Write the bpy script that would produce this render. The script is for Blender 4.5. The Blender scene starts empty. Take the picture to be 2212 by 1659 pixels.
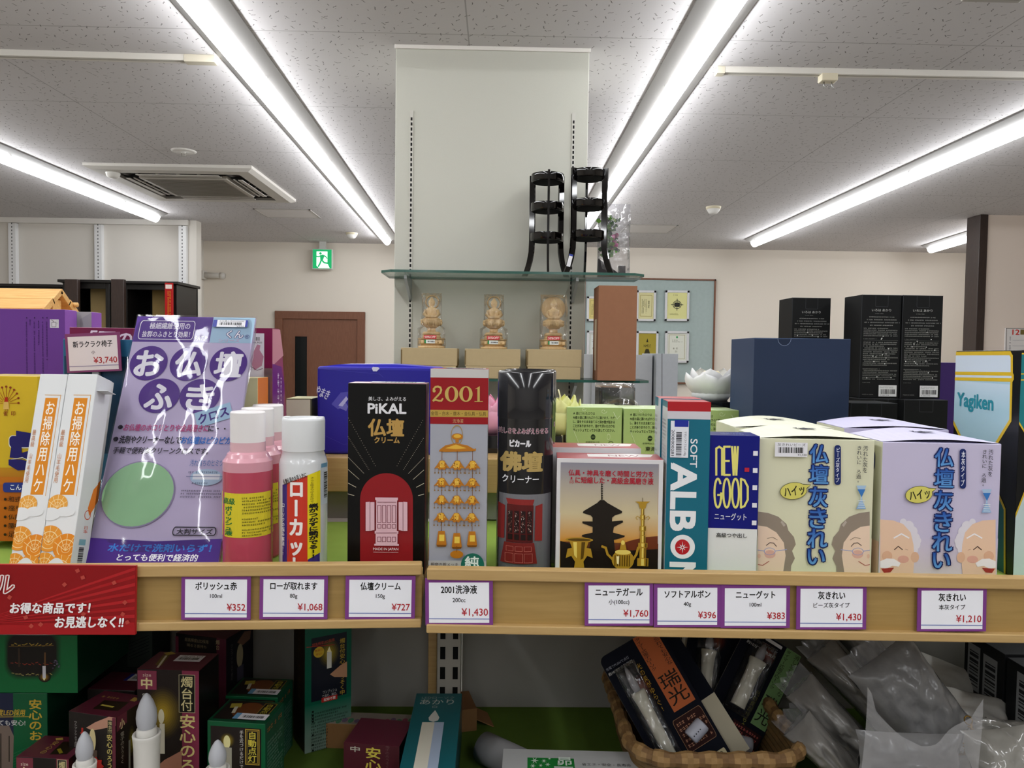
import bpy, bmesh, math, random
from mathutils import Vector, Matrix, noise
from mathutils.geometry import tessellate_polygon
R = random.Random(7)
S = bpy.context.scene
COL = S.collection
V3 = Vector
# ------------------------------------------------------------ camera
W, H, F = 2212, 1659, 1640.0
VPX, VPY, ROLL = 1075.0, 765.0, 0.0125
CAM = V3((0, 0, 1.62))
yc = V3(((VPX - W/2)/F, (H/2 - VPY)/F, -1)).normalized()      # world +Y seen by the camera
zc = V3((ROLL, 1, 0)); zc = (zc - yc*zc.dot(yc)).normalized()
xc = yc.cross(zc)
RM = Matrix((xc, yc, zc))                                      # camera -> world
cam = bpy.data.cameras.new('camera'); camo = bpy.data.objects.new('camera', cam); COL.objects.link(camo)
cam.sensor_width = 36; cam.lens = F*36/W; cam.clip_start = 0.01
camo.matrix_world = Matrix.Translation(CAM) @ RM.to_4x4()
S.camera = camo
# ------------------------------------------------------------ light and exposure
wd = bpy.data.worlds.new('world'); S.world = wd; wd.use_nodes = True
wd.node_tree.nodes['Background'].inputs[0].default_value = (0, 0, 0, 1)
S.view_settings.view_transform = 'Standard'; S.view_settings.look = 'None'
S.view_settings.gamma = 1; S.view_settings.exposure = 1.2; S.view_settings.use_curve_mapping = False
LAMP = 11.0; LY0 = -3.6                                        # tube radiance; how far the tubes reach behind the camera
S.cycles.max_bounces = 8; S.cycles.diffuse_bounces = 5; S.cycles.glossy_bounces = 4
S.cycles.transparent_max_bounces = 12; S.cycles.transmission_bounces = 4
S.cycles.caustics_reflective = False; S.cycles.caustics_refractive = False

# ------------------------------------------------------------ pixel <-> room
def ray(x, y): return RM @ V3(((x - W/2)/F, (H/2 - y)/F, -1))
def P(x, y, Y): d = ray(x, y); return CAM + d*(Y/d.y)
def PZ(x, y, z): d = ray(x, y); return CAM + d*((z - CAM.z)/d.z)
def proj(p): c = RM.transposed() @ (p - CAM); return (W/2 - F*c.x/c.z, H/2 + F*c.y/c.z)
def base(x, Y, z):
    y = 1200.0
    for _ in range(6): y = proj(V3((P(x, y, Y).x, Y, z)))[1]
    p = P(x, y, Y); p.z = z; return p

# ------------------------------------------------------------ materials
_hc = {}
def lin(h):
    if not isinstance(h, str): return h
    if h not in _hc:
        t = []
        for i in (0, 2, 4):
            c = int(h[i:i+2], 16)/255
            t.append(c/12.92 if c <= .04045 else ((c + .055)/1.055)**2.4)
        _hc[h] = tuple(t) + (1.0,)
    return _hc[h]
MATS = {}
def nmat(k):
    m = bpy.data.materials.new(k); m.use_nodes = True; MATS[k] = m
    nt = m.node_tree; return m, nt.nodes, nt.links, nt.nodes['Principled BSDF']
def inkmat(k, rough, metal=0.0, spec=.5, bump=0.0, bscale=200, coat=0.0, trans=0.0, sss=0.0, mottle=0.0, mscale=40):
    m, n, l, p = nmat(k)
    a = n.new('ShaderNodeAttribute'); a.attribute_name = 'Col'
    src = a.outputs['Color']
    if mottle:
        tc = n.new('ShaderNodeTexCoord'); nz = n.new('ShaderNodeTexNoise'); nz.inputs['Scale'].default_value = mscale
        l.new(tc.outputs['Object'], nz.inputs['Vector'])
        mr = n.new('ShaderNodeMapRange'); mr.inputs[3].default_value = 1 - mottle; mr.inputs[4].default_value = 1 + mottle
        l.new(nz.outputs[0], mr.inputs[0])
        mx = n.new('ShaderNodeVectorMath'); mx.operation = 'SCALE'
        l.new(src, mx.inputs[0]); l.new(mr.outputs[0], mx.inputs['Scale']); src = mx.outputs[0]
    l.new(src, p.inputs['Base Color'])
    p.inputs['Roughness'].default_value = rough; p.inputs['Metallic'].default_value = metal
    p.inputs['Specular IOR Level'].default_value = spec; p.inputs['Coat Weight'].default_value = coat
    p.inputs['Transmission Weight'].default_value = trans
    if sss: p.inputs['Subsurface Weight'].default_value = sss; p.inputs['Subsurface Scale'].default_value = .004; p.inputs['Subsurface Radius'].default_value = (1, 1, 1)
    if bump:
        tc = n.new('ShaderNodeTexCoord'); nz = n.new('ShaderNodeTexNoise'); nz.inputs['Scale'].default_value = bscale
        b = n.new('ShaderNodeBump'); b.inputs['Strength'].default_value = bump; b.inputs['Distance'].default_value = .002
        l.new(tc.outputs['Object'], nz.inputs['Vector']); l.new(nz.outputs[0], b.inputs['Height']); l.new(b.outputs[0], p.inputs['Normal'])
inkmat('paper', .55, spec=.2)
inkmat('gloss', .3, spec=.3)
inkmat('shiny', .12, spec=.6, coat=.3)
inkmat('lacquer', .06, spec=.45, coat=.25)
inkmat('matte', .85, spec=.15)
inkmat('wall', .9, spec=.1, bump=.12, bscale=350)
inkmat('foil', .35, metal=.55)
inkmat('steel', .3, metal=1.0)
inkmat('plastic', .4, spec=.45)
inkmat('wax', .4, spec=.35, sss=.25)
inkmat('liquid', .18, spec=.5, sss=.25)
inkmat('card', .8, spec=.15, mottle=.05, mscale=60)
inkmat('ashbag', .2, spec=.45, bump=.5, bscale=90, mottle=.25, mscale=45)
inkmat('felt', .95, spec=.05, mottle=.08, mscale=30)
inkmat('foliage', .5, spec=.3, mottle=.4, mscale=80)
inkmat('wicker', .6, spec=.3, mottle=.3, mscale=120)
def woodmat(k, c1, c2, axis, rough=.45, scale=9, dist=4):
    m, n, l, p = nmat(k)
    tc = n.new('ShaderNodeTexCoord'); mp = n.new('ShaderNodeMapping'); l.new(tc.outputs['Object'], mp.inputs['Vector'])
    mp.inputs['Scale'].default_value = axis
    nz = n.new('ShaderNodeTexNoise'); nz.inputs['Scale'].default_value = scale; nz.inputs['Detail'].default_value = 6; nz.inputs['Distortion'].default_value = dist*.1
    cr = n.new('ShaderNodeValToRGB'); cr.color_ramp.elements[0].position = .3; cr.color_ramp.elements[1].position = .7
    cr.color_ramp.elements[0].color = lin(c1); cr.color_ramp.elements[1].color = lin(c2)
    l.new(mp.outputs[0], nz.inputs['Vector']); l.new(nz.outputs[0], cr.inputs[0]); l.new(cr.outputs[0], p.inputs['Base Color'])
    p.inputs['Roughness'].default_value = rough
woodmat('beech', 'B4935E', 'C0A06A', (1.5, 25, 25), .42)
woodmat('rail', 'A08148', 'AC8C52', (1.5, 25, 25), .45)
woodmat('pine', 'D9A45E', 'EBBE78', (3, 40, 40), .5)
woodmat('doorwood', '71452E', '80523A', (30, 30, 2), .45)
woodmat('darkwood', '2A1F1C', '3A2B25', (30, 30, 2), .4)
woodmat('blackwood', '0C0A09', '151110', (30, 30, 2), .4)
woodmat('floorwood', '8C8882', '9C9890', (2, 20, 1), .4)
woodmat('hinoki', 'CFAE7C', 'DDBF90', (30, 30, 6), .5)
def emat(k, h, s):
    m, n, l, p = nmat(k); p.inputs['Base Color'].default_value = lin(h); p.inputs['Emission Color'].default_value = lin(h); p.inputs['Emission Strength'].default_value = s
emat('tube', 'F6F8FA', LAMP)
def emcol(k, s):
    m, n, l, p = nmat(k); a = n.new('ShaderNodeAttribute'); a.attribute_name = 'Col'
    l.new(a.outputs[0], p.inputs['Base Color']); l.new(a.outputs[0], p.inputs['Emission Color']); p.inputs['Emission Strength'].default_value = s
emcol('signlight', .5)
def filmmat(k, refl, rough, tint, bump, bscale, haze=0.0):
    m, n, l, p = nmat(k); out = n['Material Output']
    tr = n.new('ShaderNodeBsdfTransparent'); tr.inputs[0].default_value = lin(tint)
    gl = n.new('ShaderNodeBsdfGlossy'); gl.inputs['Roughness'].default_value = rough
    fr = n.new('ShaderNodeFresnel'); fr.inputs[0].default_value = 1.5
    ad = n.new('ShaderNodeMath'); ad.operation = 'MULTIPLY_ADD'; ad.inputs[1].default_value = .6; ad.inputs[2].default_value = refl
    l.new(fr.outputs[0], ad.inputs[0])
    base_ = tr.outputs[0]
    if haze:
        df = n.new('ShaderNodeBsdfDiffuse'); df.inputs[0].default_value = (.8, .8, .82, 1)
        mh = n.new('ShaderNodeMixShader'); mh.inputs[0].default_value = haze; l.new(tr.outputs[0], mh.inputs[1]); l.new(df.outputs[0], mh.inputs[2]); base_ = mh.outputs[0]
    mx = n.new('ShaderNodeMixShader'); l.new(ad.outputs[0], mx.inputs[0]); l.new(base_, mx.inputs[1]); l.new(gl.outputs[0], mx.inputs[2])
    if bump:
        tc = n.new('ShaderNodeTexCoord'); nz = n.new('ShaderNodeTexNoise'); nz.inputs['Scale'].default_value = bscale; nz.inputs['Detail'].default_value = 1.5
        b = n.new('ShaderNodeBump'); b.inputs['Strength'].default_value = bump; b.inputs['Distance'].default_value = .01
        l.new(tc.outputs['Object'], nz.inputs['Vector']); l.new(nz.outputs[0], b.inputs['Height'])
        for q in (gl, fr): l.new(b.outputs[0], q.inputs['Normal'])
    l.new(mx.outputs[0], out.inputs[0])
filmmat('film', .015, .06, 'FEFDFF', .55, 14)
filmmat('wrap', .015, .1, 'FFFEFC', .9, 40, .015)
filmmat('bagfilm', .04, .12, 'F0F0F2', .8, 30, .1)
filmmat('bagtop', .06, .1, 'F0F0F2', .7, 45, .22)
filmmat('glass', .0, .01, 'F1F8F4', 0, 1)
filmmat('pinkfilm', .03, .1, 'E8A8C0', 0, 1, .1)
# ceiling board: short dark tracks scattered on pale board, panel seams
CZ = 2.67
m, n, l, p = nmat('ceiling_board')
tc = n.new('ShaderNodeTexCoord'); vo = n.new('ShaderNodeTexVoronoi'); vo.voronoi_dimensions = '2D'; vo.inputs['Scale'].default_value = 27
l.new(tc.outputs['Object'], vo.inputs['Vector'])
sc = n.new('ShaderNodeVectorMath'); sc.operation = 'SCALE'; sc.inputs['Scale'].default_value = 27; l.new(tc.outputs['Object'], sc.inputs[0])
sp = n.new('ShaderNodeVectorMath'); sp.operation = 'SCALE'; sp.inputs['Scale'].default_value = 27; l.new(vo.outputs['Position'], sp.inputs[0])
sb = n.new('ShaderNodeVectorMath'); sb.operation = 'SUBTRACT'; l.new(sc.outputs[0], sb.inputs[0]); l.new(sp.outputs[0], sb.inputs[1])
sx = n.new('ShaderNodeSeparateColor'); l.new(vo.outputs['Color'], sx.inputs[0])
an = n.new('ShaderNodeMapRange'); an.inputs[3].default_value = -1.3; an.inputs[4].default_value = 1.1; l.new(sx.outputs[0], an.inputs[0])
ro = n.new('ShaderNodeVectorRotate'); ro.rotation_type = 'Z_AXIS'; l.new(sb.outputs[0], ro.inputs['Vector']); l.new(an.outputs[0], ro.inputs['Angle'])
sq = n.new('ShaderNodeSeparateXYZ'); l.new(ro.outputs[0], sq.inputs[0])
def mth(op, a, b=None):
    q = n.new('ShaderNodeMath'); q.operation = op
    for i, v in enumerate((a, b)):
        if v is None: continue
        if isinstance(v, (int, float)): q.inputs[i].default_value = v
        else: l.new(v, q.inputs[i])
    return q.outputs[0]
ln = mth('MULTIPLY', sx.outputs[1], .29)
dash = mth('MULTIPLY', mth('LESS_THAN', mth('ABSOLUTE', sq.outputs[1]), ln), mth('LESS_THAN', mth('ABSOLUTE', mth('ADD', sq.outputs[0], mth('MULTIPLY', mth('SINE', mth('MULTIPLY', sq.outputs[1], 14)), .03))), .036))
so = n.new('ShaderNodeSeparateXYZ'); l.new(tc.outputs['Object'], so.inputs[0])
def seam(v, off, per, w): return mth('LESS_THAN', mth('ABSOLUTE', mth('SUBTRACT', mth('FLOORED_MODULO', mth('ADD', v, -off + per/2), per), per/2)), w)
sm = mth('MAXIMUM', seam(so.outputs[0], -.11, 1.70, .0022), seam(so.outputs[1], 2.547, .765, .0022))
fac = mth('MAXIMUM', mth('MULTIPLY', dash, .8), mth('MULTIPLY', sm, .4))
mx = n.new('ShaderNodeMix'); mx.data_type = 'RGBA'; mx.inputs[6].default_value = lin('D2CFD0'); mx.inputs[7].default_value = lin('4A4644'); l.new(fac, mx.inputs[0])
l.new(mx.outputs[2], p.inputs['Base Color']); p.inputs['Roughness'].default_value = .95; p.inputs['Specular IOR Level'].default_value = .1

# ------------------------------------------------------------ glyphs
_fc = bpy.data.curves.new('lettering', 'FONT'); _fo = bpy.data.objects.new('lettering', _fc)
COL.objects.link(_fo); _g = {}
def glyph(s, res=3):
    k = (s, res)
    if k not in _g:
        _fc.body = s; _fc.resolution_u = res
        dg = bpy.context.evaluated_depsgraph_get(); dg.update()
        me = bpy.data.meshes.new_from_object(_fo.evaluated_get(dg))
        vs = [(v.co.x, v.co.y) for v in me.vertices]; fs = [tuple(q.vertices) for q in me.polygons]
        bpy.data.meshes.remove(me)
        if not vs: vs = [(0, 0), (.3, 0), (0, .3)]; fs = []
        bb = (min(v[0] for v in vs), min(v[1] for v in vs), max(v[0] for v in vs), max(v[1] for v in vs))
        _g[k] = (vs, fs, bb)
    return _g[k]

# ------------------------------------------------------------ mesh builder
class B:
    def __init__(s): s.v = []; s.f = []; s.m = []; s.c = []; s.s = []
    def add(s, vs, fs, col, mk='paper', sm=False, cols=None):
        o = len(s.v); s.v += [tuple(q) for q in vs]
        for f in fs:
            s.f.append([i + o for i in f]); s.m.append(mk); s.s.append(sm)
            s.c.append([cols[i] for i in f] if cols else col)
    def box(s, x0, x1, y0, y1, z0, z1, col, mk='paper', bev=.0007, cols=None, mks=None, M=None):
        bm = bmesh.new(); bmesh.ops.create_cube(bm, size=1)
        for v in bm.verts: v.co = V3(((x0 + x1)/2 + v.co.x*(x1 - x0), (y0 + y1)/2 + v.co.y*(y1 - y0), (z0 + z1)/2 + v.co.z*(z1 - z0)))
        if bev: bmesh.ops.bevel(bm, geom=bm.edges[:], offset=bev, segments=2, affect='EDGES', profile=.5)
        bm.normal_update(); bm.verts.index_update(); o = len(s.v)
        s.v += [tuple(M @ v.co) if M else tuple(v.co) for v in bm.verts]
        for f in bm.faces:
            n = f.normal; ax = max(range(3), key=lambda i: abs(n[i])); side = (('L', 'R'), ('F', 'K'), ('D', 'T'))[ax][n[ax] > 0]
            s.f.append([v.index + o for v in f.verts]); s.c.append((cols or {}).get(side, col)); s.m.append((mks or {}).get(side, mk)); s.s.append(False)
        bm.free(); return s
    def lathe(s, prof, col, mk='plastic', n=32, c=(0, 0, 0), cols=None, sy=1.0, M=None, a0=0, a1=None):
        full = a1 is None; a1 = 2*math.pi if full else a1
        cnt = n if full else n + 1; vs = []; fs = []
        for r, z in prof:
            for i in range(cnt):
                a = a0 + (a1 - a0)*i/n; q = V3((c[0] + r*math.cos(a), c[1] + r*sy*math.sin(a), c[2] + z)); vs.append(M @ q if M else q)
        for j in range(len(prof) - 1):
            for i in range(n):
                k = (i + 1) % cnt; fs.append((j*cnt + i, j*cnt + k, (j + 1)*cnt + k, (j + 1)*cnt + i))
        if cols:
            for j in range(len(prof) - 1):
                o = len(s.v); s.add(vs, fs[j*n:(j + 1)*n], cols[j], mk, True)
        else: s.add(vs, fs, col, mk, True)
        return s
    def tube(s, pts, r, col, mk='plastic', n=8, flat=1.0):
        pts = [V3(q) for q in pts]; rs = r if isinstance(r, (list, tuple)) else [r]*len(pts); vs = []; fs = []
        up = V3((0, 0, 1))
        for i, q in enumerate(pts):
            t = (pts[min(i + 1, len(pts) - 1)] - pts[max(i - 1, 0)]).normalized()
            a = t.cross(up) if abs(t.dot(up)) < .95 else t.cross(V3((0, 1, 0))); a.normalize(); b_ = a.cross(t)
            for k in range(n): w = 2*math.pi*k/n; vs.append(q + a*math.cos(w)*rs[i] + b_*math.sin(w)*rs[i]*flat)
        for i in range(len(pts) - 1):
            for k in range(n): fs.append((i*n + k, i*n + (k + 1) % n, (i + 1)*n + (k + 1) % n, (i + 1)*n + k))
        fs += [tuple(range(n))[::-1], tuple((len(pts) - 1)*n + k for k in range(n))]
        s.add(vs, fs, col, mk, True); return s
    def blob(s, c, r, col, mk='plastic', n=16, wob=0, M=None, seed=0):
        vs = []; fs = []; m_ = n//2
        for j in range(m_ + 1):
            t = math.pi*j/m_
            for i in range(n):
                a = 2*math.pi*i/n; d = V3((math.sin(t)*math.cos(a), math.sin(t)*math.sin(a), math.cos(t)))
                k = 1 + wob*noise.noise(d*2 + V3((seed, 0, 0))); q = V3((d.x*r[0]*k, d.y*r[1]*k, d.z*r[2]*k)) + V3(c); vs.append(M @ q if M else q)
        for j in range(m_):
            for i in range(n): fs.append((j*n + i, (j + 1)*n + i, (j + 1)*n + (i + 1) % n, j*n + (i + 1) % n))
        s.add(vs, fs, col, mk, True); return s
    def prism(s, poly, y0, y1, col, mk='paper', M=None, ecol=None):
        """outline in x,z given thickness y0..y1"""
        n = len(poly); vs = [V3((x, y0, z)) for x, z in poly] + [V3((x, y1, z)) for x, z in poly]
        if M: vs = [M @ q for q in vs]
        tri = tessellate_polygon([[V3((x, z, 0)) for x, z in poly]])
        s.add(vs, [tuple(t) for t in tri] + [tuple(i + n for i in t[::-1]) for t in tri], col, mk)
        s.add(vs, [(i, (i + 1) % n, n + (i + 1) % n, n + i) for i in range(n)], ecol or col, mk); return s
    def build(s, name, parent=None, mw=None):
        me = bpy.data.meshes.new(name); me.from_pydata(s.v, [], s.f)
        ks = []
        for k in s.m:
            if k not in ks: ks.append(k)
        for k in ks: me.materials.append(MATS[k])
        ix = {k: i for i, k in enumerate(ks)}
        me.polygons.foreach_set('material_index', [ix[k] for k in s.m]); me.polygons.foreach_set('use_smooth', s.s)
        at = me.color_attributes.new('Col', 'FLOAT_COLOR', 'CORNER'); buf = []
        for f, c in zip(s.f, s.c):
            if isinstance(c, list):
                for q in c: buf += lin(q)
            else: buf += list(lin(c))*len(f)
        at.data.foreach_set('color', buf); me.update()
        o = bpy.data.objects.new(name, me); COL.objects.link(o)
        if parent: o.parent = parent
        elif mw: o.matrix_world = mw
        return o
def tag(o, label, cat, group=None):
    o['label'] = label; o['category'] = cat
    if group: o['group'] = group
    return o
def thing(b, name, label, cat, mw=None, group=None): return tag(b.build(name, None, mw), label, cat, group)
def empty(name, label, cat, mw, group=None):
    o = bpy.data.objects.new(name, None); COL.objects.link(o); o.matrix_world = mw; o.empty_display_size = .05; return tag(o, label, cat, group)
def struct(b, name): o = b.build(name); o['kind'] = 'structure'; return o
def dup(o, mw, label, group=None):
    c = o.copy(); COL.objects.link(c); c.matrix_world = mw; c['label'] = label
    if group: c['group'] = group
    def kids(a, b_):
        for ch in list(a.children):
            d = ch.copy(); COL.objects.link(d); d.parent = b_; kids(ch, d)
    kids(o, c); return c

# ------------------------------------------------------------ printing on a face
class Face:
    """a flat face (or a can's side) of a thing; coordinates in photo pixels ('p') or fractions of the face ('f')"""
    def __init__(s, b, o, u, v, w, h, mw, mode='p', eps=4e-5, rad=None, mk='gloss', lift=0):
        s.b, s.o, s.u, s.v, s.w, s.h, s.mw, s.mode, s.eps, s.rad, s.mk = b, V3(o), V3(u), V3(v), w, h, mw, mode, eps, rad, mk
        s.n = s.u.cross(s.v); s.k = 2; s.lift = lift
        s.iw = mw.inverted(); s.noclip = False
    def on(s, b, lift=.0003, mk=None, mode=None):
        q = Face(b, s.o, s.u, s.v, s.w, s.h, s.mw, mode or s.mode, s.eps, s.rad, mk or s.mk, s.lift + s.eps*s.k + lift); q.noclip = True
        if 'uv' in s.__dict__: q.uv = s.uv
        return q
    def uv(s, x, y):
        if s.mode == 'f': return (x*s.w, (1 - y)*s.h)
        c = s.iw @ CAM; d = (s.iw.to_3x3() @ ray(x, y))
        t = (s.o + s.n*(s.rad*.85 if s.rad else 0) - c).dot(s.n)/d.dot(s.n); q = c + d*t - s.o
        return (q.dot(s.u), q.dot(s.v))
    def put(s, pts, fs, col, mk=None, cols=None, up=True):
        """pts in metres on the face"""
        e = s.lift + s.eps*s.k
        if s.rad and any(y < .0005 for x, y in pts):
            w_ = s.w; s.w = 1e3; q_ = [(x + 500, y - .0005) for x, y in pts]; q_, fs, cols = s.clip(q_, fs, cols); pts = [(x - 500, y + .0005) for x, y in q_]; s.w = w_
        if not s.rad and not s.noclip and any(x < -1e-6 or x > s.w + 1e-6 or y < -1e-6 or y > s.h + 1e-6 for x, y in pts): pts, fs, cols = s.clip(pts, fs, cols)
        if s.rad:
            pts = list(pts); tris = []
            for f in fs:
                for i in range(1, len(f) - 1): tris.append((f[0], f[i], f[i + 1]))
            cl = list(cols) if cols else None; out = []; lim = s.rad*.16
            while tris:
                t = tris.pop(); ed = max(range(3), key=lambda i: abs(pts[t[i]][0] - pts[t[(i + 1) % 3]][0])); a, c, d = t[ed], t[(ed + 1) % 3], t[(ed + 2) % 3]
                if abs(pts[a][0] - pts[c][0]) > lim:
                    pts.append(((pts[a][0] + pts[c][0])/2, (pts[a][1] + pts[c][1])/2)); m_ = len(pts) - 1
                    if cl: cl.append(tuple((i + j)/2 for i, j in zip(lin(cl[a]), lin(cl[c]))))
                    tris += [(a, m_, d), (m_, c, d)]
                else: out.append(t)
            fs = out; cols = cl; vs = []
            for x, y in pts:
                x = max(-.995*s.rad, min(.995*s.rad, x)); a = math.asin(x/s.rad); r = s.rad + e
                vs.append(s.o + s.u*(r*math.sin(a)) + s.v*y + s.n*(r*math.cos(a)))
        else: vs = [s.o + s.u*x + s.v*y + s.n*e for x, y in pts]
        s.b.add(vs, fs, col, mk or s.mk, False, cols)
        s.k += 1 if up else .12
    def clip(s, pts, fs, cols):
        """keep only what lies on the face"""
        P_, F_, C_ = [], [], []
        for f in fs:
            poly = [(pts[i][0], pts[i][1], lin(cols[i]) if cols else None) for i in f]
            for ax, lim, sg in ((0, 0, 1), (0, s.w, -1), (1, 0, 1), (1, s.h, -1)):
                out = []; n_ = len(poly)
                for i in range(n_):
                    a, c = poly[i], poly[(i + 1) % n_]; da, dc = (a[ax] - lim)*sg, (c[ax] - lim)*sg
                    if da >= 0: out.append(a)
                    if (da > 0 > dc) or (da < 0 < dc):
                        t = da/(da - dc); out.append((a[0] + (c[0] - a[0])*t, a[1] + (c[1] - a[1])*t, tuple(i_ + (j_ - i_)*t for i_, j_ in zip(a[2], c[2])) if cols else None))
                poly = out
                if len(poly) < 3: break
            if len(poly) >= 3:
                o = len(P_); P_ += [(q[0], q[1]) for q in poly]; C_ += [q[2] for q in poly]; F_.append(tuple(range(o, o + len(poly))))
        return P_, F_, (C_ if cols else None)
    def poly(s, pts, col, mk=None, up=True):
        q = [s.uv(*p) for p in pts]; t = tessellate_polygon([[V3((x, y, 0)) for x, y in q]])
        fs = []
        for a, b_, c in t:
            cr = (q[b_][0] - q[a][0])*(q[c][1] - q[a][1]) - (q[b_][1] - q[a][1])*(q[c][0] - q[a][0])
            fs.append((a, b_, c) if cr > 0 else (a, c, b_))
        s.put(q, fs, col, mk, None, up); return s
    def frm(s, x0, y0, x1, y1):
        xm, ym = (x0 + x1)/2, (y0 + y1)/2; c = s.uv(xm, ym)
        a, b_ = s.uv(x0, ym), s.uv(x1, ym); d, e = s.uv(xm, y1), s.uv(xm, y0)
        return c[0], c[1], abs(b_[0] - a[0]), abs(e[1] - d[1])
    def rect(s, x0, y0, x1, y1, col, mk=None, grad=None, rot=0, up=True):
        cx, cy, w, h = s.frm(x0, y0, x1, y1); a = math.radians(rot); ca, sa = math.cos(a), math.sin(a)
        q = [(cx + px*ca - py*sa, cy + px*sa + py*ca) for px, py in ((-w/2, -h/2), (w/2, -h/2), (w/2, h/2), (-w/2, h/2))]
        s.put(q, [(0, 1, 2, 3)], col, mk, [col, col, grad, grad] if grad else None, up); return s
    def ell(s, x0, y0, x1, y1, col, mk=None, n=36, rot=0, a0=0, a1=360, ring=0, up=True):
        cx, cy, w, h = s.frm(x0, y0, x1, y1); r = math.radians(rot); pts = []; full = a1 - a0 >= 360
        for i in range(n + (0 if full else 1)):
            t = math.radians(a0 + (a1 - a0)*i/n); px, py = w/2*math.cos(t), h/2*math.sin(t)
            pts.append((cx + px*math.cos(r) - py*math.sin(r), cy + px*math.sin(r) + py*math.cos(r)))
        if ring:
            m_ = len(pts); k = [(cx + (x - cx)*(1 - ring), cy + (y - cy)*(1 - ring)) for x, y in pts]
            s.put(pts + k, [(i, (i + 1) % m_, m_ + (i + 1) % m_, m_ + i) for i in range(m_ if full else m_ - 1)], col, mk, None, up)
        else: s.put(pts, [tuple(range(len(pts)))], col, mk, None, up)
        return s
    def line(s, pts, wd_, col, mk=None, closed=False, up=True):
        """stroke; wd_ in the face's coordinate units"""
        q = [s.uv(*p) for p in pts]; w0 = s.uv(pts[0][0], pts[0][1]); w1 = s.uv(pts[0][0] + wd_, pts[0][1]); hw = abs(w1[0] - w0[0])/2
        if closed: q = q + [q[0], q[1]]
        vs = []; fs = []
        for i in range(len(q) - 1):
            a, b_ = V3((*q[i], 0)), V3((*q[i + 1], 0)); t = b_ - a
            if t.length < 1e-9: continue
            t.normalize(); nn = V3((-t.y, t.x, 0))*hw; ex = t*hw*.6
            s.put([(r.x, r.y) for r in (a - nn - ex, b_ - nn + ex, b_ + nn + ex, a + nn - ex)], [(0, 1, 2, 3)], col, mk, None, False)
        s.k += .88 if up else 0; return s
    def text(s, t, x0, y0, x1, y1, col, b=0, mk=None, rot=0, sh=0, vert=False, out=None, ob=.06, res=3, grad=None):
        """text fitted into a rectangle; b = extra stroke weight in ems; out = outline colour"""
        cx, cy, w, h = s.frm(x0, y0, x1, y1); r = math.radians(rot); cr, sr = math.cos(r), math.sin(r); cells = []
        if vert:
            k = len(t); ch = h/k
            for i, c in enumerate(t):
                if c in ' \u3000': continue
                vs, fs, bb = glyph(c, res); yy = h/2 - (i + .5)*ch
                if c in 'ー〜―': cells.append(([(-(y - .38)*w, (-(x - .5))*ch + yy) for x, y in vs], fs, w))
                else:
                    ox = .22 if c in '、。' else 0
                    mx_ = (bb[0] + bb[2])/2 if ord(c) < 128 else .5
                    cells.append(([((x - mx_ + ox)*w, (y - .38 + ox)*ch + yy) for x, y in vs], fs, w))
        else:
            vs, fs, bb = glyph(t, res); kx, ky = w/max(1e-6, bb[2] - bb[0]), h/max(1e-6, bb[3] - bb[1])
            cells.append(([((x - bb[0])*kx - w/2 + sh*((y - bb[1])*ky - h/2), (y - bb[1])*ky - h/2) for x, y in vs], fs, ky))
        def layer(wt, color):
            for q, fs, em in cells:
                offs = [(0, 0)] if not wt else [(wt*em*i, wt*em*j) for i, j in ((-1, -.6), (1, -.6), (-1, .6), (1, .6), (0, 1), (0, -1))]
                for dx, dy in offs:
                    pts = [(x + dx, y + dy) for x, y in q]; pts = [(cx + x*cr - y*sr, cy + x*sr + y*cr) for x, y in pts]
                    s.put(pts, fs, color, mk, None, False)
            s.k += 1
        if out: layer(b + ob, out)
        if grad:
            for q, fs, em in cells:
                y0_, y1_ = min(y for x, y in q), max(y for x, y in q); ca, cb = lin(col), lin(grad)
                for dx, dy in ([(0, 0)] if not b else [(b*em*i, b*em*j) for i, j in ((-1, -.6), (1, -.6), (-1, .6), (1, .6))]):
                    cl = [tuple(ca[i]*(y - y0_)/(y1_ - y0_) + cb[i]*(1 - (y - y0_)/(y1_ - y0_)) for i in range(4)) for x, y in q]
                    s.put([(cx + x + dx, cy + y + dy) for x, y in q], fs, col, mk, cl, False)
            s.k += 1
        else: layer(b, col)
        return s
    def micro(s, x0, y0, x1, y1, nl, col, asp=.9, fill=1.0, seed=1, mk=None, vert=False):
        """rows of print too small to read"""
        cx, cy, w, h = s.frm(x0, y0, x1, y1); rr = random.Random(seed); vs = []; fs = []
        if vert: w, h = h, w
        lh = h/nl; ce = lh*.62
        for i in range(nl):
            yb = h/2 - (i + 1)*lh + lh*.2; x = -w/2; end = w/2 - w*(rr.random()*.5 if rr.random() < .35 else rr.random()*.04)*fill
            while x < end:
                cw = ce*asp*(.7 + .5*rr.random())
                if rr.random() > .07:
                    for (a, b_, c, d) in ((.0, .4 + .3*rr.random(), .85, .16), (.1 + .4*rr.random(), 0, .17, .95), (0, .02 + .2*rr.random(), .6 + .3*rr.random(), .14)):
                        o = len(vs); px, py = x + a*cw, yb + b_*ce
                        q = [(px, py), (px + c*cw, py), (px + c*cw, py + d*ce), (px, py + d*ce)]
                        if vert: q = [(yy, -xx) for xx, yy in q]
                        vs += [(cx + xx, cy + yy) for xx, yy in q]; fs.append((o, o + 1, o + 2, o + 3))
                x += cw*1.1
        s.put(vs, fs, col, mk); return s
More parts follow.
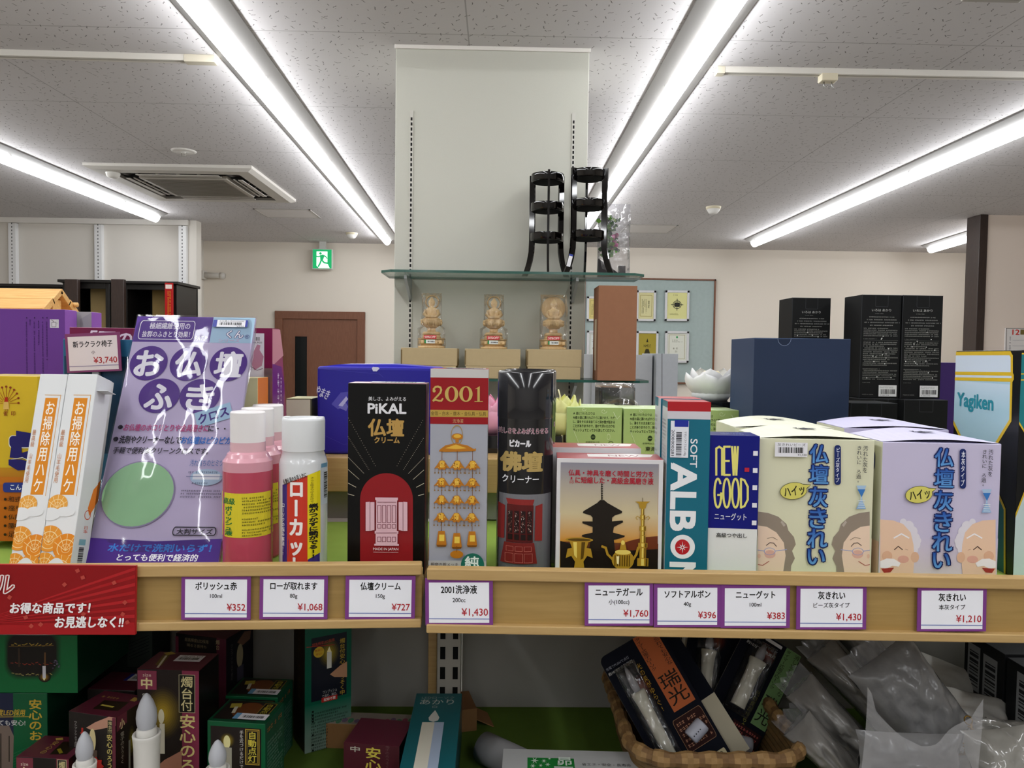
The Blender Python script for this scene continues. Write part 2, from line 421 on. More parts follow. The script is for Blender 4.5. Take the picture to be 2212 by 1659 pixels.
    def bars(s, x0, y0, x1, y1, col, nb=24, seed=3, hor=False):
        cx, cy, w, h = s.frm(x0, y0, x1, y1); rr = random.Random(seed); vs = []; fs = []; L = h if hor else w; x = 0; u = L/(nb*3.2)
        while x < L - u:
            bw = u*rr.choice((1, 1, 2, 3)); o = len(vs); a, c = x - L/2, min(L/2, x + bw - L/2)
            q = [(a, -h/2), (c, -h/2), (c, h/2), (a, h/2)] if not hor else [(-w/2, a), (w/2, a), (w/2, c), (-w/2, c)]
            vs += [(cx + i, cy + j) for i, j in q]; fs.append((o, o + 1, o + 2, o + 3)); x += bw + u*rr.choice((1, 1, 2))
        s.put(vs, fs, col); return s

# ------------------------------------------------------------ cartons placed by where they stand
MZ = 1.398                                   # mat of the upper shelf
class Carton:
    def __init__(s, x0, x1, yt, Y0, Y1=None, zb=MZ, D=.05, lean=0, col='FFFFFF', cols=None, mk='gloss', bev=.0007, mks=None, Ht=None, mode='p'):
        Y1 = Y0 if Y1 is None else Y1
        th = math.radians(lean); z0 = zb + D*math.sin(th)
        a, c = base(x0, Y0, z0), base(x1, Y1, z0); u = (c - a).normalized(); Z = V3((0, 0, 1)); d = Z.cross(u)
        v = Z*math.cos(th) + d*math.sin(th); dd = d*math.cos(th) - Z*math.sin(th); mid = (a + c)/2
        lo, hi = .005, 2.4
        if Ht is None:
            for _ in range(40):
                h = (lo + hi)/2
                if proj(mid + v*h)[1] > yt: lo = h
                else: hi = h
        else: h = Ht
        s.W, s.H, s.D = (c - a).length, h, D
        o = mid + dd*D/2
        s.mw = Matrix(((u.x, dd.x, v.x, o.x), (u.y, dd.y, v.y, o.y), (u.z, dd.z, v.z, o.z), (0, 0, 0, 1)))
        s.init(col, cols, mk, bev, mks, mode)
    @classmethod
    def at(cls, mw, w, d, h, col, cols=None, mk='gloss', bev=.0007, mks=None, mode='f'):
        s = cls.__new__(cls); s.W, s.H, s.D, s.mw = w, h, d, mw; s.init(col, cols, mk, bev, mks, mode); return s
    def init(s, col, cols, mk, bev, mks, mode):
        w, d, h = s.W/2, s.D/2, s.H
        s.b = B(); s.b.box(-w, w, -d, d, 0, h, col, mk, bev, cols, mks); s.parts = []
        X, Y, Z = V3((1, 0, 0)), V3((0, 1, 0)), V3((0, 0, 1))
        f = lambda o, u, v, a, b_: Face(s.b, o, u, v, a, b_, s.mw, mode, mk=mk if mk in ('gloss', 'paper', 'matte', 'shiny', 'card') else 'paper')
        s.F = f((-w, -d, 0), X, Z, s.W, h); s.R = f((w, -d, 0), Y, Z, s.D, h); s.L = f((-w, d, 0), -Y, Z, s.D, h); s.T = f((-w, -d, h), X, Y, s.W, s.D)
    def sub(s, name, b, label=None): s.parts.append((name, b, label))
    def sticker(s, face, x0, y0, x1, y1, band='1B2C8C', rot=0, t1='', price='', fm=None, side='l'):
        b = B(); q = face.on(b, .0003, 'gloss', fm); q.rect(x0, y0, x1, y1, 'E9E8EE'); w, h = x1 - x0, y1 - y0
        if band:
            if side == 'l': q.rect(x0, y0, x0 + w*.16, y1, band); x0 += w*.18; w *= .82
            else: q.rect(x0 - w*.14, y0, x0, y1, band); q.rect(x1, y0, x1 + w*.08, y1, band)
        if t1: q.text(t1, x0 + w*.08, y0 + h*.06, x1 - w*.06, y0 + h*.26, '222222')
        q.bars(x0 + w*.1, y0 + h*.34, x1 - w*.12, y0 + h*.74, '181818', 22)
        if price: q.text(price, x1 - w*.3, y0 + h*.79, x1 - w*.03, y0 + h*.95, '222222')
        s.sub('price_sticker', b, 'white barcode price sticker')
    def done(s, name, label, cat='box', group=None):
        s.o = thing(s.b, name, label, cat, s.mw, group)
        for nm, b, lb in s.parts:
            c = b.build(nm, s.o)
            if lb: c['label'] = lb
        return s.o
def rrect(x0, y0, x1, y1, r, n=5):
    pts = []
    for cx, cy, a in ((x1 - r, y1 - r, 0), (x0 + r, y1 - r, 90), (x0 + r, y0 + r, 180), (x1 - r, y0 + r, 270)):
        for i in range(n + 1): t = math.radians(a + 90*i/n); pts.append((cx + r*math.cos(t), cy + r*math.sin(t)))
    return pts
def T(v): return Matrix.Translation(v)
def RZ(a): return Matrix.Rotation(math.radians(a), 4, 'Z')

# ============================================================ the room
def slab(name, x0, x1, y0, y1, z0, z1, col, mk='wall', mks=None):
    return struct(B().box(x0, x1, y0, y1, z0, z1, col, mk, 0, None, mks), name)
WX0, WX1, WY0, WY1 = -5.2, 6.2, -4.2, 7.4
WALLC = 'E6DED2'
slab('floor', WX0 - .1, WX1 + .1, WY0 - .1, WY1 + .1, -.1, 0, '8A7A68', 'floorwood')
slab('ceiling', WX0 - .1, WX1 + .1, WY0 - .1, WY1 + .1, CZ, CZ + .1, 'FFFFFF', 'ceiling_board')
slab('wall_back', WX0 - .1, WX1 + .1, WY1, WY1 + .1, 0, CZ, WALLC)
slab('wall_front', WX0 - .1, WX1 + .1, WY0 - .1, WY0, 0, CZ, 'D0CCC6')
slab('wall_left', WX0 - .1, WX0, WY0, WY1, 0, CZ, WALLC)
slab('wall_right', WX1, WX1 + .1, WY0, WY1, 0, CZ, WALLC)
DWY = 6.25; DWX = P(425, 700, DWY).x
b = B(); b.box(WX0, DWX, DWY, DWY + .1, 0, CZ, 'D9D4CC', 'wall', 0); b.box(WX0, P(440, 600, WY1).x, DWY + .1, WY1, 0, CZ, 'D9D4CC', 'wall', 0); struct(b, 'wall_display')
b = B(); b.box(WX0, DWX - .06, DWY - .03, DWY, CZ - .045, CZ, 'E0DCD6', 'paper', .004); struct(b, 'trim_2')
RPY = 5.45; RPX = P(2110, 600, RPY).x
b = B(); b.box(RPX + .06, WX1, RPY, RPY + .12, 0, CZ, 'E6D8CC', 'wall', 0); struct(b, 'wall_partition')
b = B(); b.box(RPX, RPX + .06, RPY - .015, RPY + .14, 0, CZ, '3A2B25', 'darkwood', .003); struct(b, 'trim_1')
# column
CY = 2.64
cx0, cx1 = P(853, 400, CY).x, P(1270, 300, CY).x
b = B(); b.box(cx0, cx1, CY, CY + .45, 0, CZ, 'C6C6BC', 'wall', .003); struct(b, 'wall_column')
b = B(); b.box(cx0 - .004, cx1 + .004, CY - .006, CY, CZ - .014, CZ, 'E4E0DA', 'paper', .002); struct(b, 'trim_3')
# door in the back wall
dx0, dx1 = P(595, 750, WY1).x, P(789, 750, WY1).x; dz = P(690, 673, WY1).z
b = B(); fw = .075
b.box(dx0, dx0 + fw, WY1 - .03, WY1, 0, dz, '7A4A32', 'doorwood', .004).box(dx1 - fw, dx1, WY1 - .03, WY1, 0, dz, '7A4A32', 'doorwood', .004).box(dx0, dx1, WY1 - .031, WY1, dz - fw, dz, '7A4A32', 'doorwood', .004)
door = struct(b, 'door_1')
px0, px1, pz = P(638, 750, WY1).x, P(664, 750, WY1).x, P(650, 727, WY1).z
lx0, lx1 = dx0 + fw, dx1 - fw
b = B()
for q in ((lx0, px0, .0, dz - fw), (px1, lx1, .0, dz - fw), (px0, px1, pz, dz - fw), (px0, px1, 0, pz - .9)): b.box(q[0], q[1], WY1 - .014, WY1 - .001, q[2], q[3], '7A4A32', 'doorwood', .001)
leaf = b.build('door_leaf', door)
b = B(); b.box(px0, px1, WY1 - .007, WY1 - .003, pz - .9, pz, '1C1E1E', 'shiny', 0).box(px0 - .015, px0, WY1 - .018, WY1 - .004, pz - .9, pz + .015, '6B3F2A', 'doorwood', .001).box(px1, px1 + .015, WY1 - .018, WY1 - .004, pz - .9, pz + .015, '6B3F2A', 'doorwood', .001).box(px0, px1, WY1 - .018, WY1 - .004, pz, pz + .015, '6B3F2A', 'doorwood', .001)
b.build('glass_pane', leaf)
b = B(); b.tube([(lx1 - .07, WY1 - .05, 1.0), (lx1 - .18, WY1 - .05, 1.0)], .009, 'B8B8B8', 'steel').tube([(lx1 - .07, WY1 - .05, 1.0), (lx1 - .07, WY1 - .013, 1.0)], .012, 'B8B8B8', 'steel'); b.build('door_handle', leaf)
# ------------------------------------------------------------ ceiling line lights
def line_light(a, c, y_from, y_to, label):
    """a, c: two photo points on the tube's axis"""
    zt = CZ - .055; p, q = PZ(*a, zt), PZ(*c, zt); t = (q - p)/(q.y - p.y)
    s_, e_ = p + t*(y_from - p.y), p + t*(y_to - p.y); L = (e_ - s_).length; u = (e_ - s_).normalized()
    mw = Matrix(((u.y, u.x, 0, s_.x), (-u.x, u.y, 0, s_.y), (0, 0, 1, CZ), (0, 0, 0, 1)))
    r = empty('ceiling_line_light', label, 'ceiling light', mw, 'line lights on the ceiling')
    b = B(); hb = [(-.088, 0), (-.088, -.006), (-.038, -.026), (.038, -.026), (.088, -.006), (.088, 0)]; n = len(hb)
    vs = [(x, y, z) for y in (0, L) for x, z in hb]
    b.add(vs, [(i, i + 1, n + i + 1, n + i) for i in range(n - 1)], '8E8C8A', 'plastic'); b.add(vs, [tuple(range(n)), tuple(range(n, 2*n))[::-1]], '8E8C8A', 'plastic')
    k = 1.24
    for i in range(int(L/k) + 1):
        y = min(L - .02, i*k + .3); b.box(-.045, .045, y, y + .004, -.03, -.012, '7E7C7A', 'plastic', 0)
    b.build('housing', r)
    b = B(); nn = 9; d = [(.036*math.cos(math.pi + .2 + (math.pi - .4)*i/(nn - 1)), -.018 + .052*math.sin(math.pi + .2 + (math.pi - .4)*i/(nn - 1))) for i in range(nn)]
    vs = [(x, y, z) for y in (.01, L - .01) for x, z in d]
    b.add(vs, [(i, nn + i, nn + i + 1, i + 1) for i in range(nn - 1)], 'FFFFFF', 'tube'); b.add(vs, [tuple(range(nn))[::-1], tuple(range(nn, 2*nn))], 'FFFFFF', 'tube')
    o = b.build('diffuser', r); o['label'] = 'glowing white tube'
    return r
line_light((400, 0), (838, 528), LY0, 7.0, 'long glowing ceiling tube running down to the left of the white column')
line_light((1595, 0), (1312, 425), LY0, 6.8, 'long glowing ceiling tube ending behind the tall black stands on the glass shelf')
line_light((0, 345), (342, 478), LY0, 5.95, 'glowing ceiling tube ending above the dark cabinets, nearest the white display wall')
line_light((2212, 285), (1632, 529), LY0, 6.75, 'glowing ceiling tube ending above the black cartons stack')
line_light((2110, 514), (2025, 539), 5.62, 6.95, 'short stretch of glowing ceiling tube vanishing behind the brown post')
# ------------------------------------------------------------ ceiling air conditioner
def aircon(mw, label):
    r = empty('ceiling_air_conditioner', label, 'air conditioner', mw, 'ceiling air conditioners')
    w = .475; b = B()
    ring = [(-w, -w), (w, -w), (w, w), (-w, w)]; inn = .37
    def frame(b, a, c, z0, z1, col, mk='plastic'):
        A = [(-a, -a), (a, -a), (a, a), (-a, a)]; C_ = [(-c, -c), (c, -c), (c, c), (-c, c)]
        vs = [(x, y, z0) for x, y in A] + [(x, y, z1) for x, y in C_]; b.add(vs, [(i, i + 4, (i + 1) % 4 + 4, (i + 1) % 4) for i in range(4)], col, mk)
    frame(b, w, w, 0, -.016, 'CFCBC4'); frame(b, w, w - .03, -.016, -.03, 'D2CEC8'); frame(b, w - .03, inn, -.03, -.03, 'C8C4BC'); frame(b, inn, inn, -.03, -.012, '8A8680')
    b.build('panel', r)
    b = B(); b.box(-.26, .26, -.26, .26, -.034, -.012, 'B0AAA0', 'plastic', .004); frame(b, .24, .235, -.0345, -.036, '8F887C')
    for i in range(22): b.box(-.23, .23, -.228 + i*.021, -.222 + i*.021, -.037, -.034, '7C766C', 'plastic', 0)
    b.box(-.235, .235, -.235, .235, -.0348, -.034, '857E72', 'plastic', 0)
    b.build('grille', r)
    for k in range(4):
        M = Matrix.Rotation(math.pi/2*k, 4, 'Z'); b = B()
        b.box(-.24, .24, -.355, -.275, -.02, -.014, '1A1A1A', 'matte', 0, M=M)
        b.box(-.24, .24, -.345, -.318, -.033, -.029, 'BDB8B0', 'plastic', .001, M=M).box(-.24, .24, -.30, -.29, -.032, -.026, 'BDB8B0', 'plastic', .001, M=M)
        for x in (-.12, 0, .12): b.box(x - .003, x + .003, -.35, -.28, -.028, -.016, '9A958C', 'plastic', 0, M=M)
        b.build('louvre', r)
    b = B(); b.lathe([(.0, -.062), (.02, -.06), (.034, -.05), (.04, -.03)], 'D5D2CC', 'plastic', 20, (-.36, -.36, 0)); b.build('sensor', r)
    return r
ap = PZ(432, 402, CZ - .02)
ac = aircon(T((ap.x, ap.y, CZ)) @ Matrix.Scale(1.0, 4), 'square white cassette air conditioner in the ceiling above the dark cabinets')
# ------------------------------------------------------------ smaller ceiling fittings
def track(a, c, label):
    p, q = PZ(*a, CZ - .01), PZ(*c, CZ - .01); u = (q - p).normalized(); L = (q - p).length
    mw = Matrix(((u.x, -u.y, 0, p.x), (u.y, u.x, 0, p.y), (0, 0, 1, CZ), (0, 0, 0, 1)))
    b = B(); b.box(0, L, -.017, -.004, -.022, 0, 'D6D2CA', 'plastic', .001).box(0, L, .004, .017, -.022, 0, 'D6D2CA', 'plastic', .001).box(0, L, -.004, .004, -.006, 0, '5A564E', 'plastic', 0)
    o = thing(b, 'lighting_track', label, 'lighting track', mw, 'lighting tracks'); return o
t1 = track((-140, 112), (448, 128), 'white ceiling track running into the tube light left of the column')
b = B(); b.box(-.0, .11, -.0185, .0185, -.026, -.0, 'CDC6B4', 'plastic', .002); e = b.build('end_feed', t1); e.location = (PZ(395, 126, CZ).x - PZ(-140, 112, CZ).x, 0, 0)
t2 = track((1546, 152), (2330, 166), 'white ceiling track with a small hook adapter, right of the column')
b = B(); b.box(0, .03, -.0185, .0185, -.026, 0, 'CDC6B4', 'plastic', .002); b.build('end_feed', t2)
b = B(); hx = PZ(1775, 166, CZ).x - PZ(1546, 152, CZ).x
b.box(hx - .03, hx + .03, -.02, .02, -.045, -.018, 'D8CFB6', 'plastic', .004).tube([(hx - .014, 0, -.045), (hx - .014, 0, -.06), (hx - .006, 0, -.066), (hx, 0, -.058)], .0022, 'C8C8C8', 'steel', 6).tube([(hx + .014, 0, -.045), (hx + .016, 0, -.06), (hx + .022, 0, -.066)], .0022, 'C8C8C8', 'steel', 6); b.build('hook_adapter', t2)
p = PZ(397, 326, CZ); b = B(); b.lathe([(0, -.012), (.012, -.012), (.014, -.006), (.05, -.008), (.062, -.004), (.064, 0)], 'D8D5D0', 'plastic', 28); b.tube([(-.012, 0, -.01), (-.012, 0, -.026), (.012, 0, -.026), (.012, 0, -.01)], .0025, 'B0ACA6', 'steel', 6)
thing(b, 'ceiling_sprinkler', 'small round white sprinkler plate in the ceiling above the air conditioner', 'sprinkler', T((p.x, p.y, CZ)))
def smoke(px, py, label):
    p = PZ(px, py, CZ - .02); r = empty('smoke_detector', label, 'smoke detector', T((p.x, p.y, CZ)), 'smoke detectors')
    B().lathe([(0, -.018), (.05, -.018), (.052, 0)], 'D8CFB4', 'plastic', 24).build('mount', r)
    B().lathe([(0, -.05), (.02, -.05), (.032, -.042), (.04, -.03), (.046, -.018)], 'E4E2DE', 'plastic', 24).build('sensor_head', r)
smoke(760, 508, 'round cream smoke detector near the exit sign')
smoke(1541, 453, 'round cream smoke detector between the two tube lights right of the column')
def hatch(pts, label):
    q = [PZ(x, y, CZ) for x, y in pts]; c = sum(q, V3())/4; u = (q[1] - q[0]).length/2; v = abs(q[2].y - q[1].y)/2
    b = B(); g = .012
    for x0, x1, y0, y1 in ((-u, u, -v, -v + g), (-u, u, v - g, v), (-u, -u + g, -v, v), (u - g, u, -v, v)): b.box(x0, x1, y0, y1, -.004, 0, 'A8A39E', 'plastic', 0)
    r = thing(b, 'ceiling_hatch', label, 'ceiling hatch', T((c.x, c.y, CZ)), 'ceiling hatches')
    B().box(-u + g, u - g, -v + g, v - g, -.0025, 0, 'E0DCDA', 'wall', 0).build('cover', r)
hatch([(548, 451), (670, 452), (690, 470), (578, 469)], 'square access hatch in the ceiling beyond the air conditioner')
hatch([(1355, 485), (1465, 486), (1442, 503), (1340, 502)], 'square access hatch in the ceiling behind the bagged flowers')
vp = PZ(2137, 6, CZ - .02); b = B(); b.box(-.085, .085, -.17, 0, -.02, 0, 'A8A49E', 'plastic', .003)
for k in range(7): b.box(-.07, .07, -.155 + k*.021, -.148 + k*.021, -.0215, -.02, '6A665E', 'matte', 0)
thing(b, 'ceiling_vent', 'grey ceiling vent just showing at the top edge near the corner', 'vent', T((vp.x, vp.y, CZ)))
# ------------------------------------------------------------ exit sign
p0, p1 = P(674, 537, 7.3), P(718, 582, 7.3); w = p1.x - p0.x; h = p0.z - p1.z
r = empty('exit_sign', 'small green lit running-man exit sign hung from the ceiling', 'exit sign', T(((p0.x + p1.x)/2, 7.3, p1.z)))
b = B(); b.box(-w/2, w/2, 0, .05, 0, h, 'D8D8D4', 'plastic', .006).box(-.03, .03, .01, .04, h, CZ - p1.z, 'CFCFCB', 'plastic', 0); b.build('housing', r)
b = B(); f = Face(b, (-w/2 + .008, -.001, .008), (1, 0, 0), (0, 0, 1), w - .016, h - .016, r.matrix_world, 'f', 4e-4, mk='signlight')
G_, W_ = '008C50', 'E6FFF2'
f.rect(0, 0, 1, 1, G_); f.poly([(.2, .1), (.78, .1), (.78, .72), (.9, .98), (.42, .98), (.2, .98)], W_); f.poly([(.2, .86), (.2, .99), (.33, .99)], G_)
f.ell(.34, .14, .48, .27, G_); f.poly([(.38, .3), (.55, .26), (.62, .36), (.52, .62), (.4, .56)], G_)
for q in ([(.44, .33), (.3, .38), (.2, .36)], [(.56, .3), (.68, .36), (.76, .46)]): f.line(q, .055, G_)
f.line([(.45, .58), (.38, .76), (.3, .9)], .08, G_); f.line([(.5, .58), (.62, .7), (.82, .72)], .08, G_)
b.build('lit_panel', r)
# short wall pipe
p = P(440, 594, 7.33); b = B(); b.tube([(0, 0, 0), (.2, 0, -.005)], .026, 'CFCBC4', 'plastic', 14).tube([(.16, 0, -.005), (.19, 0, -.005)], .031, 'D4D0C8', 'plastic', 14).box(-.02, .01, -.03, .07, -.04, .04, 'CFCBC4', 'plastic', .004)
thing(b, 'wall_pipe', 'short white capped pipe on the wall beside the display wall', 'pipe', T((p.x, 7.33, p.z)))
# ------------------------------------------------------------ display wall uprights and dark altars
for i, (px, lb) in enumerate(((30, 'white slotted shelf upright on the display wall, the one nearest the photo edge'), (215, 'white slotted shelf upright in the middle of the display wall'), (396, 'white slotted shelf upright beside the display wall corner'))):
    p = P(px, 600, DWY - .02); b = B(); b.box(-.03, .03, -.02, .02, 0, CZ - .05, 'E2E2E2', 'plastic', .002)
    for k in range(46): b.box(-.004, .004, -.0208, -.0195, 1.35 + k*.028, 1.35 + k*.028 + .013, '6A6A6A', 'matte', 0)
    r = thing(b, 'shelf_upright', lb, 'shelf upright', T((p.x, DWY - .02, 0)), 'slotted uprights on the display wall')
def altar(x0, x1, yt, Y, D, label, back='8A7448', open_=True, lid=True):
    a, c = P(x0, yt, Y), P(x1, yt, Y); w = c.x - a.x; hz = a.z
    r = empty('altar_cabinet', label, 'cabinet', T(((a.x + c.x)/2, Y, 0)), 'dark cabinets before the display wall')
    b = B(); t = .028
    b.box(-w/2, -w/2 + t, 0, D, 0, hz - .02, '241E1C', 'blackwood', .003).box(w/2 - t, w/2, 0, D, 0, hz - .02, '241E1C', 'blackwood', .003).box(-w/2, w/2, D - .02, D, 0, hz - .02, '1A1716', 'blackwood', 0).box(-w/2, w/2, 0, D, .7, .74, '241E1C', 'blackwood', .002)
    b.box(-w/2 + t, w/2 - t, .0, .03, hz - .06, hz - .02, '1E1A19', 'blackwood', .002)
    b.build('body', r)
    B().box(-w/2 - .02, w/2 + .02, -.03, D, hz - .02, hz, '2B2826', 'blackwood', .003).build('cabinet_top', r)
    B().box(-w/2 + w*.4, w/2 - t - .03, .12, .15, .74, hz - .05, back, 'card', 0).build('back_panel', r)
    return r, w, hz, D
a1 = altar(266, 382, 607, 5.5, .38, 'dark open cabinet with the red vertical banner')
p = P(366, 660, 5.45); b = B(); b.box(-.028, .028, 0, .012, 0, .42, 'B01818', 'paper', .001)
q = Face(b, (-.028, 0, 0), (1, 0, 0), (0, 0, 1), .056, .42, T((p.x, 5.44, p.z - .26)), 'f', 3e-4)
q.rect(.1, .03, .9, .1, 'E8D8D0'); q.micro(.3, .14, .8, .95, 2, 'E0B020', .9, 1, 5, None, True)
thing(b, 'hanging_banner', 'red narrow vertical banner with yellow characters on the dark cabinet', 'banner', T((p.x, 5.44, p.z - .26)))
a2 = altar(135, 236, 604, 5.4, .4, 'dark open cabinet with a brown folded-back door, beside the pine roof', '9A845A')
for xx, ww in ((135, 29), (236, 28)):
    a, c = P(xx, 602, 5.3), P(xx + ww, 602, 5.3)
    B().box(-(c.x - a.x)/2, (c.x - a.x)/2, 0, .035, 0, a.z - .0, '4A382E', 'darkwood', .004).build('door', a2[0]).matrix_local = T(((a.x + c.x)/2 - a2[0].location.x, -.08, 0))
altar(-70, 133, 612, 5.6, .35, 'low dark cabinet whose brown top edge shows above the pine roof', '3A2B25')
# ------------------------------------------------------------ notice board on the back wall
by = WY1 - .02
p0, p1 = P(1262, 599, by), P(1541, 830, by); w, h = p1.x - p0.x, p0.z - p1.z
r = empty('notice_board', 'large grey-blue notice board with a thin brown frame on the back wall', 'notice board', T(((p0.x + p1.x)/2, by, p1.z)))
B().box(-w/2, w/2, 0, .02, 0, h, 'A9B8B6', 'felt', 0).build('cloth_panel', r)
b = B(); g = .015
for q in ((-w/2, w/2, 0, g), (-w/2, w/2, h - g, h), (-w/2, -w/2 + g, 0, h), (w/2 - g, w/2, 0, h)): b.box(q[0], q[1], -.012, .02, q[2], q[3], '8A5A40', 'doorwood', .001)
b.build('frame', r)
def cert(x0, x1, y0, y1, paper, label, kind):
    Y = by - .02; a, c = P(x0, y0, Y), P(x1, y1, Y); w, h = c.x - a.x, a.z - c.z; mw = T(((a.x + c.x)/2, Y, c.z)); g = .022
    r = empty('framed_certificate', label, 'framed certificate', mw, 'certificates on the notice board')
    b = B()
    for q in ((-w/2, w/2, 0, g), (-w/2, w/2, h - g, h), (-w/2, -w/2 + g, 0, h), (w/2 - g, w/2, 0, h)): b.box(q[0], q[1], -.008, .012, q[2], q[3], 'D4D4D6', 'plastic', .002)
    b.build('frame', r)
    b = B(); b.box(-w/2 + g, w/2 - g, 0, .004, g, h - g, paper, 'paper', 0); f = Face(b, (-w/2 + g, 0, g), (1, 0, 0), (0, 0, 1), w - 2*g, h - 2*g, mw, 'f', 3e-4, mk='paper')
    if kind == 'text':
        f.line([(.12, .1), (.88, .1), (.88, .9), (.12, .9)], .03, 'A89C60', closed=True); f.text('賞状', .62, .3, .74, .6, '3A3420', vert=True); f.micro(.2, .25, .55, .8, 4, '4A4430', .9, 1, 4, None, True)
    elif kind == 'emblem':
        f.micro(.3, .06, .7, .12, 1, '4A4430'); f.ell(.28, .3, .72, .62, '3A3A30', ring=.14); f.rect(.36, .38, .64, .54, '2A2A24'); f.line([(.5, .24), (.5, .68)], .03, '3A3A30'); f.line([(.2, .46), (.8, .46)], .03, '3A3A30'); f.micro(.15, .78, .8, .86, 2, '8A8458')
    elif kind == 'gold':
        f.poly([(.5, .18), (.56, .32), (.44, .32)], '2A2818'); f.text('NMS.E', .3, .4, .7, .5, '3A3620'); f.poly([(.42, .56), (.58, .56), (.8, .97), (.62, .97), (.5, .7), (.38, .97), (.2, .97)], '3A3620')
    else:
        f.ell(.45, .1, .55, .18, '3A9A5A'); f.micro(.25, .22, .75, .34, 2, '7A7A6A'); f.line([(.1, .06), (.9, .06), (.9, .94), (.1, .94)], .02, 'A8A070', closed=True); f.micro(.3, .5, .7, .72, 2, '8A8A7A')
    b.build('certificate', r)
cert(1268, 1300, 640, 694, 'DCCB82', 'yellow framed certificate half hidden behind the tan box', 'text')
cert(1375, 1416, 627, 694, 'D8D2A0', 'cream framed award right beside the tan box, upper row', 'text')
cert(1437, 1488, 627, 694, 'DCDA98', 'yellow framed certificate with a black round emblem, upper row', 'emblem')
cert(1268, 1300, 714, 784, 'D6DAD6', 'pale framed certificate half hidden below the yellow one', 'seal')
cert(1375, 1421, 715, 785, 'A8983A', 'gold framed plaque with a dark tower motif beside the tan box', 'gold')
cert(1437, 1487, 715, 784, 'DCDED2', 'white framed certificate with a small green seal, lower row', 'seal')
a, c = P(1446, 799, by - .04), P(1459, 835, by - .04); b = B(); b.box(0, c.x - a.x, 0, .04, 0, a.z - c.z, '8A5A40', 'doorwood', .004).box(.012, c.x - a.x - .02, -.002, .0, .02, a.z - c.z - .02, 'D8D6D0', 'paper', 0)
thing(b, 'small_picture_frame', 'small brown picture frame low on the notice board', 'picture frame', T((a.x, by - .042, c.z)))
# calendar on the partition
a, c = P(2172, 708, RPY - .01), P(2262, 790, RPY - .01); w, h = c.x - a.x, a.z - c.z; mw = T((a.x, RPY - .012, c.z))
b = B(); b.box(0, w, 0, .01, 0, h, 'E4E0DE', 'paper', .001); f = Face(b, (0, 0, 0), (1, 0, 0), (0, 0, 1), w, h, mw, 'p', 3e-4, mk='paper')
f.text('12', 2187, 712, 2202, 723, 'D02A1E', .02); f.rect(2204, 712, 2226, 723, '7A6A3A')
f.micro(2179, 727, 2184, 760, 1, '5A5A6A', 1, 1, 2, None, True)
for k in range(5): f.line([(2187, 735 + k*12), (2258, 735 + k*12.4)], .8, 'B8B8BC')
f.line([(2172.5, 709), (2261, 709.5)], 1.4, '8A8480')
f.line([(2173.5, 709), (2172.5, 790)], 1.4, '8A8480')
thing(b, 'wall_calendar', 'white wall calendar with a red 12 on the partition beside the brown post', 'calendar', mw)

# ============================================================ column: slot strips, glass shelves and what stands on them
for px, lb in ((888, 'slotted strip on the column side nearest the exit sign'), (1237, 'slotted strip on the column behind the black stands')):
    p = P(px, 400, CY - .002); b = B(); b.box(-.006, .006, 0, .004, .9, 2.45, 'C8C6BE', 'plastic', 0)
    for k in range(60): b.box(-.0028, .0028, -.0006, .0002, 1.4 + k*.0172, 1.4 + k*.0172 + .0105, '222222', 'matte', 0)
    r = thing(b, 'shelf_strip', lb, 'shelf strip', T((p.x, CY - .0035, 0)), 'slotted strips let into the column')
def glass_shelf(z, Yf, x0, x1, label, brk):
    a, c = x0, x1; t = .008; ch = .035; Yb = CY - .004
    r = empty('glass_shelf', label, 'glass shelf', T(((a + c)/2, (Yf + Yb)/2, z)), 'glass shelves on the column'); w = (c - a)/2; d = (Yb - Yf)/2
    poly = [(-w, -d + ch), (-w + ch, -d), (w - ch, -d), (w, -d + ch), (w, d), (-w, d)]; n = len(poly); b = B()
    vs = [(x, y, 0) for x, y in poly] + [(x, y, t) for x, y in poly]
    b.add(vs, [tuple(range(n))[::-1], tuple(range(n, 2*n))], 'FFFFFF', 'glass'); b.add(vs, [(i, (i + 1) % n, n + (i + 1) % n, n + i) for i in range(n)], '2E5A50', 'shiny'); b.build('glass_pane', r)
    for px in brk:
        x = P(px, 600, CY).x - r.location.x; b = B()
        b.prism([(-d - .0 + .06, -.003), (d, -.003), (d, -.075), (d - .012, -.075), (-d + .06, -.014)], -.0045, .0045, 'B4B8BC', 'steel', T((x, 0, 0)) @ RZ(90)); b.build('bracket', r)
G1 = 1.8755; G2 = 1.541
glass_shelf(G1, 2.42, P(820, 588, 2.42).x, P(1396, 596, 2.42).x, 'upper glass shelf on the column carrying the two black stands', (888, 1237))
glass_shelf(G2 - .008, 2.42, P(828, 822, 2.42).x, P(1406, 824, 2.42).x, 'lower glass shelf on the column under the brown cartons', (888, 1237))
G1 += .008
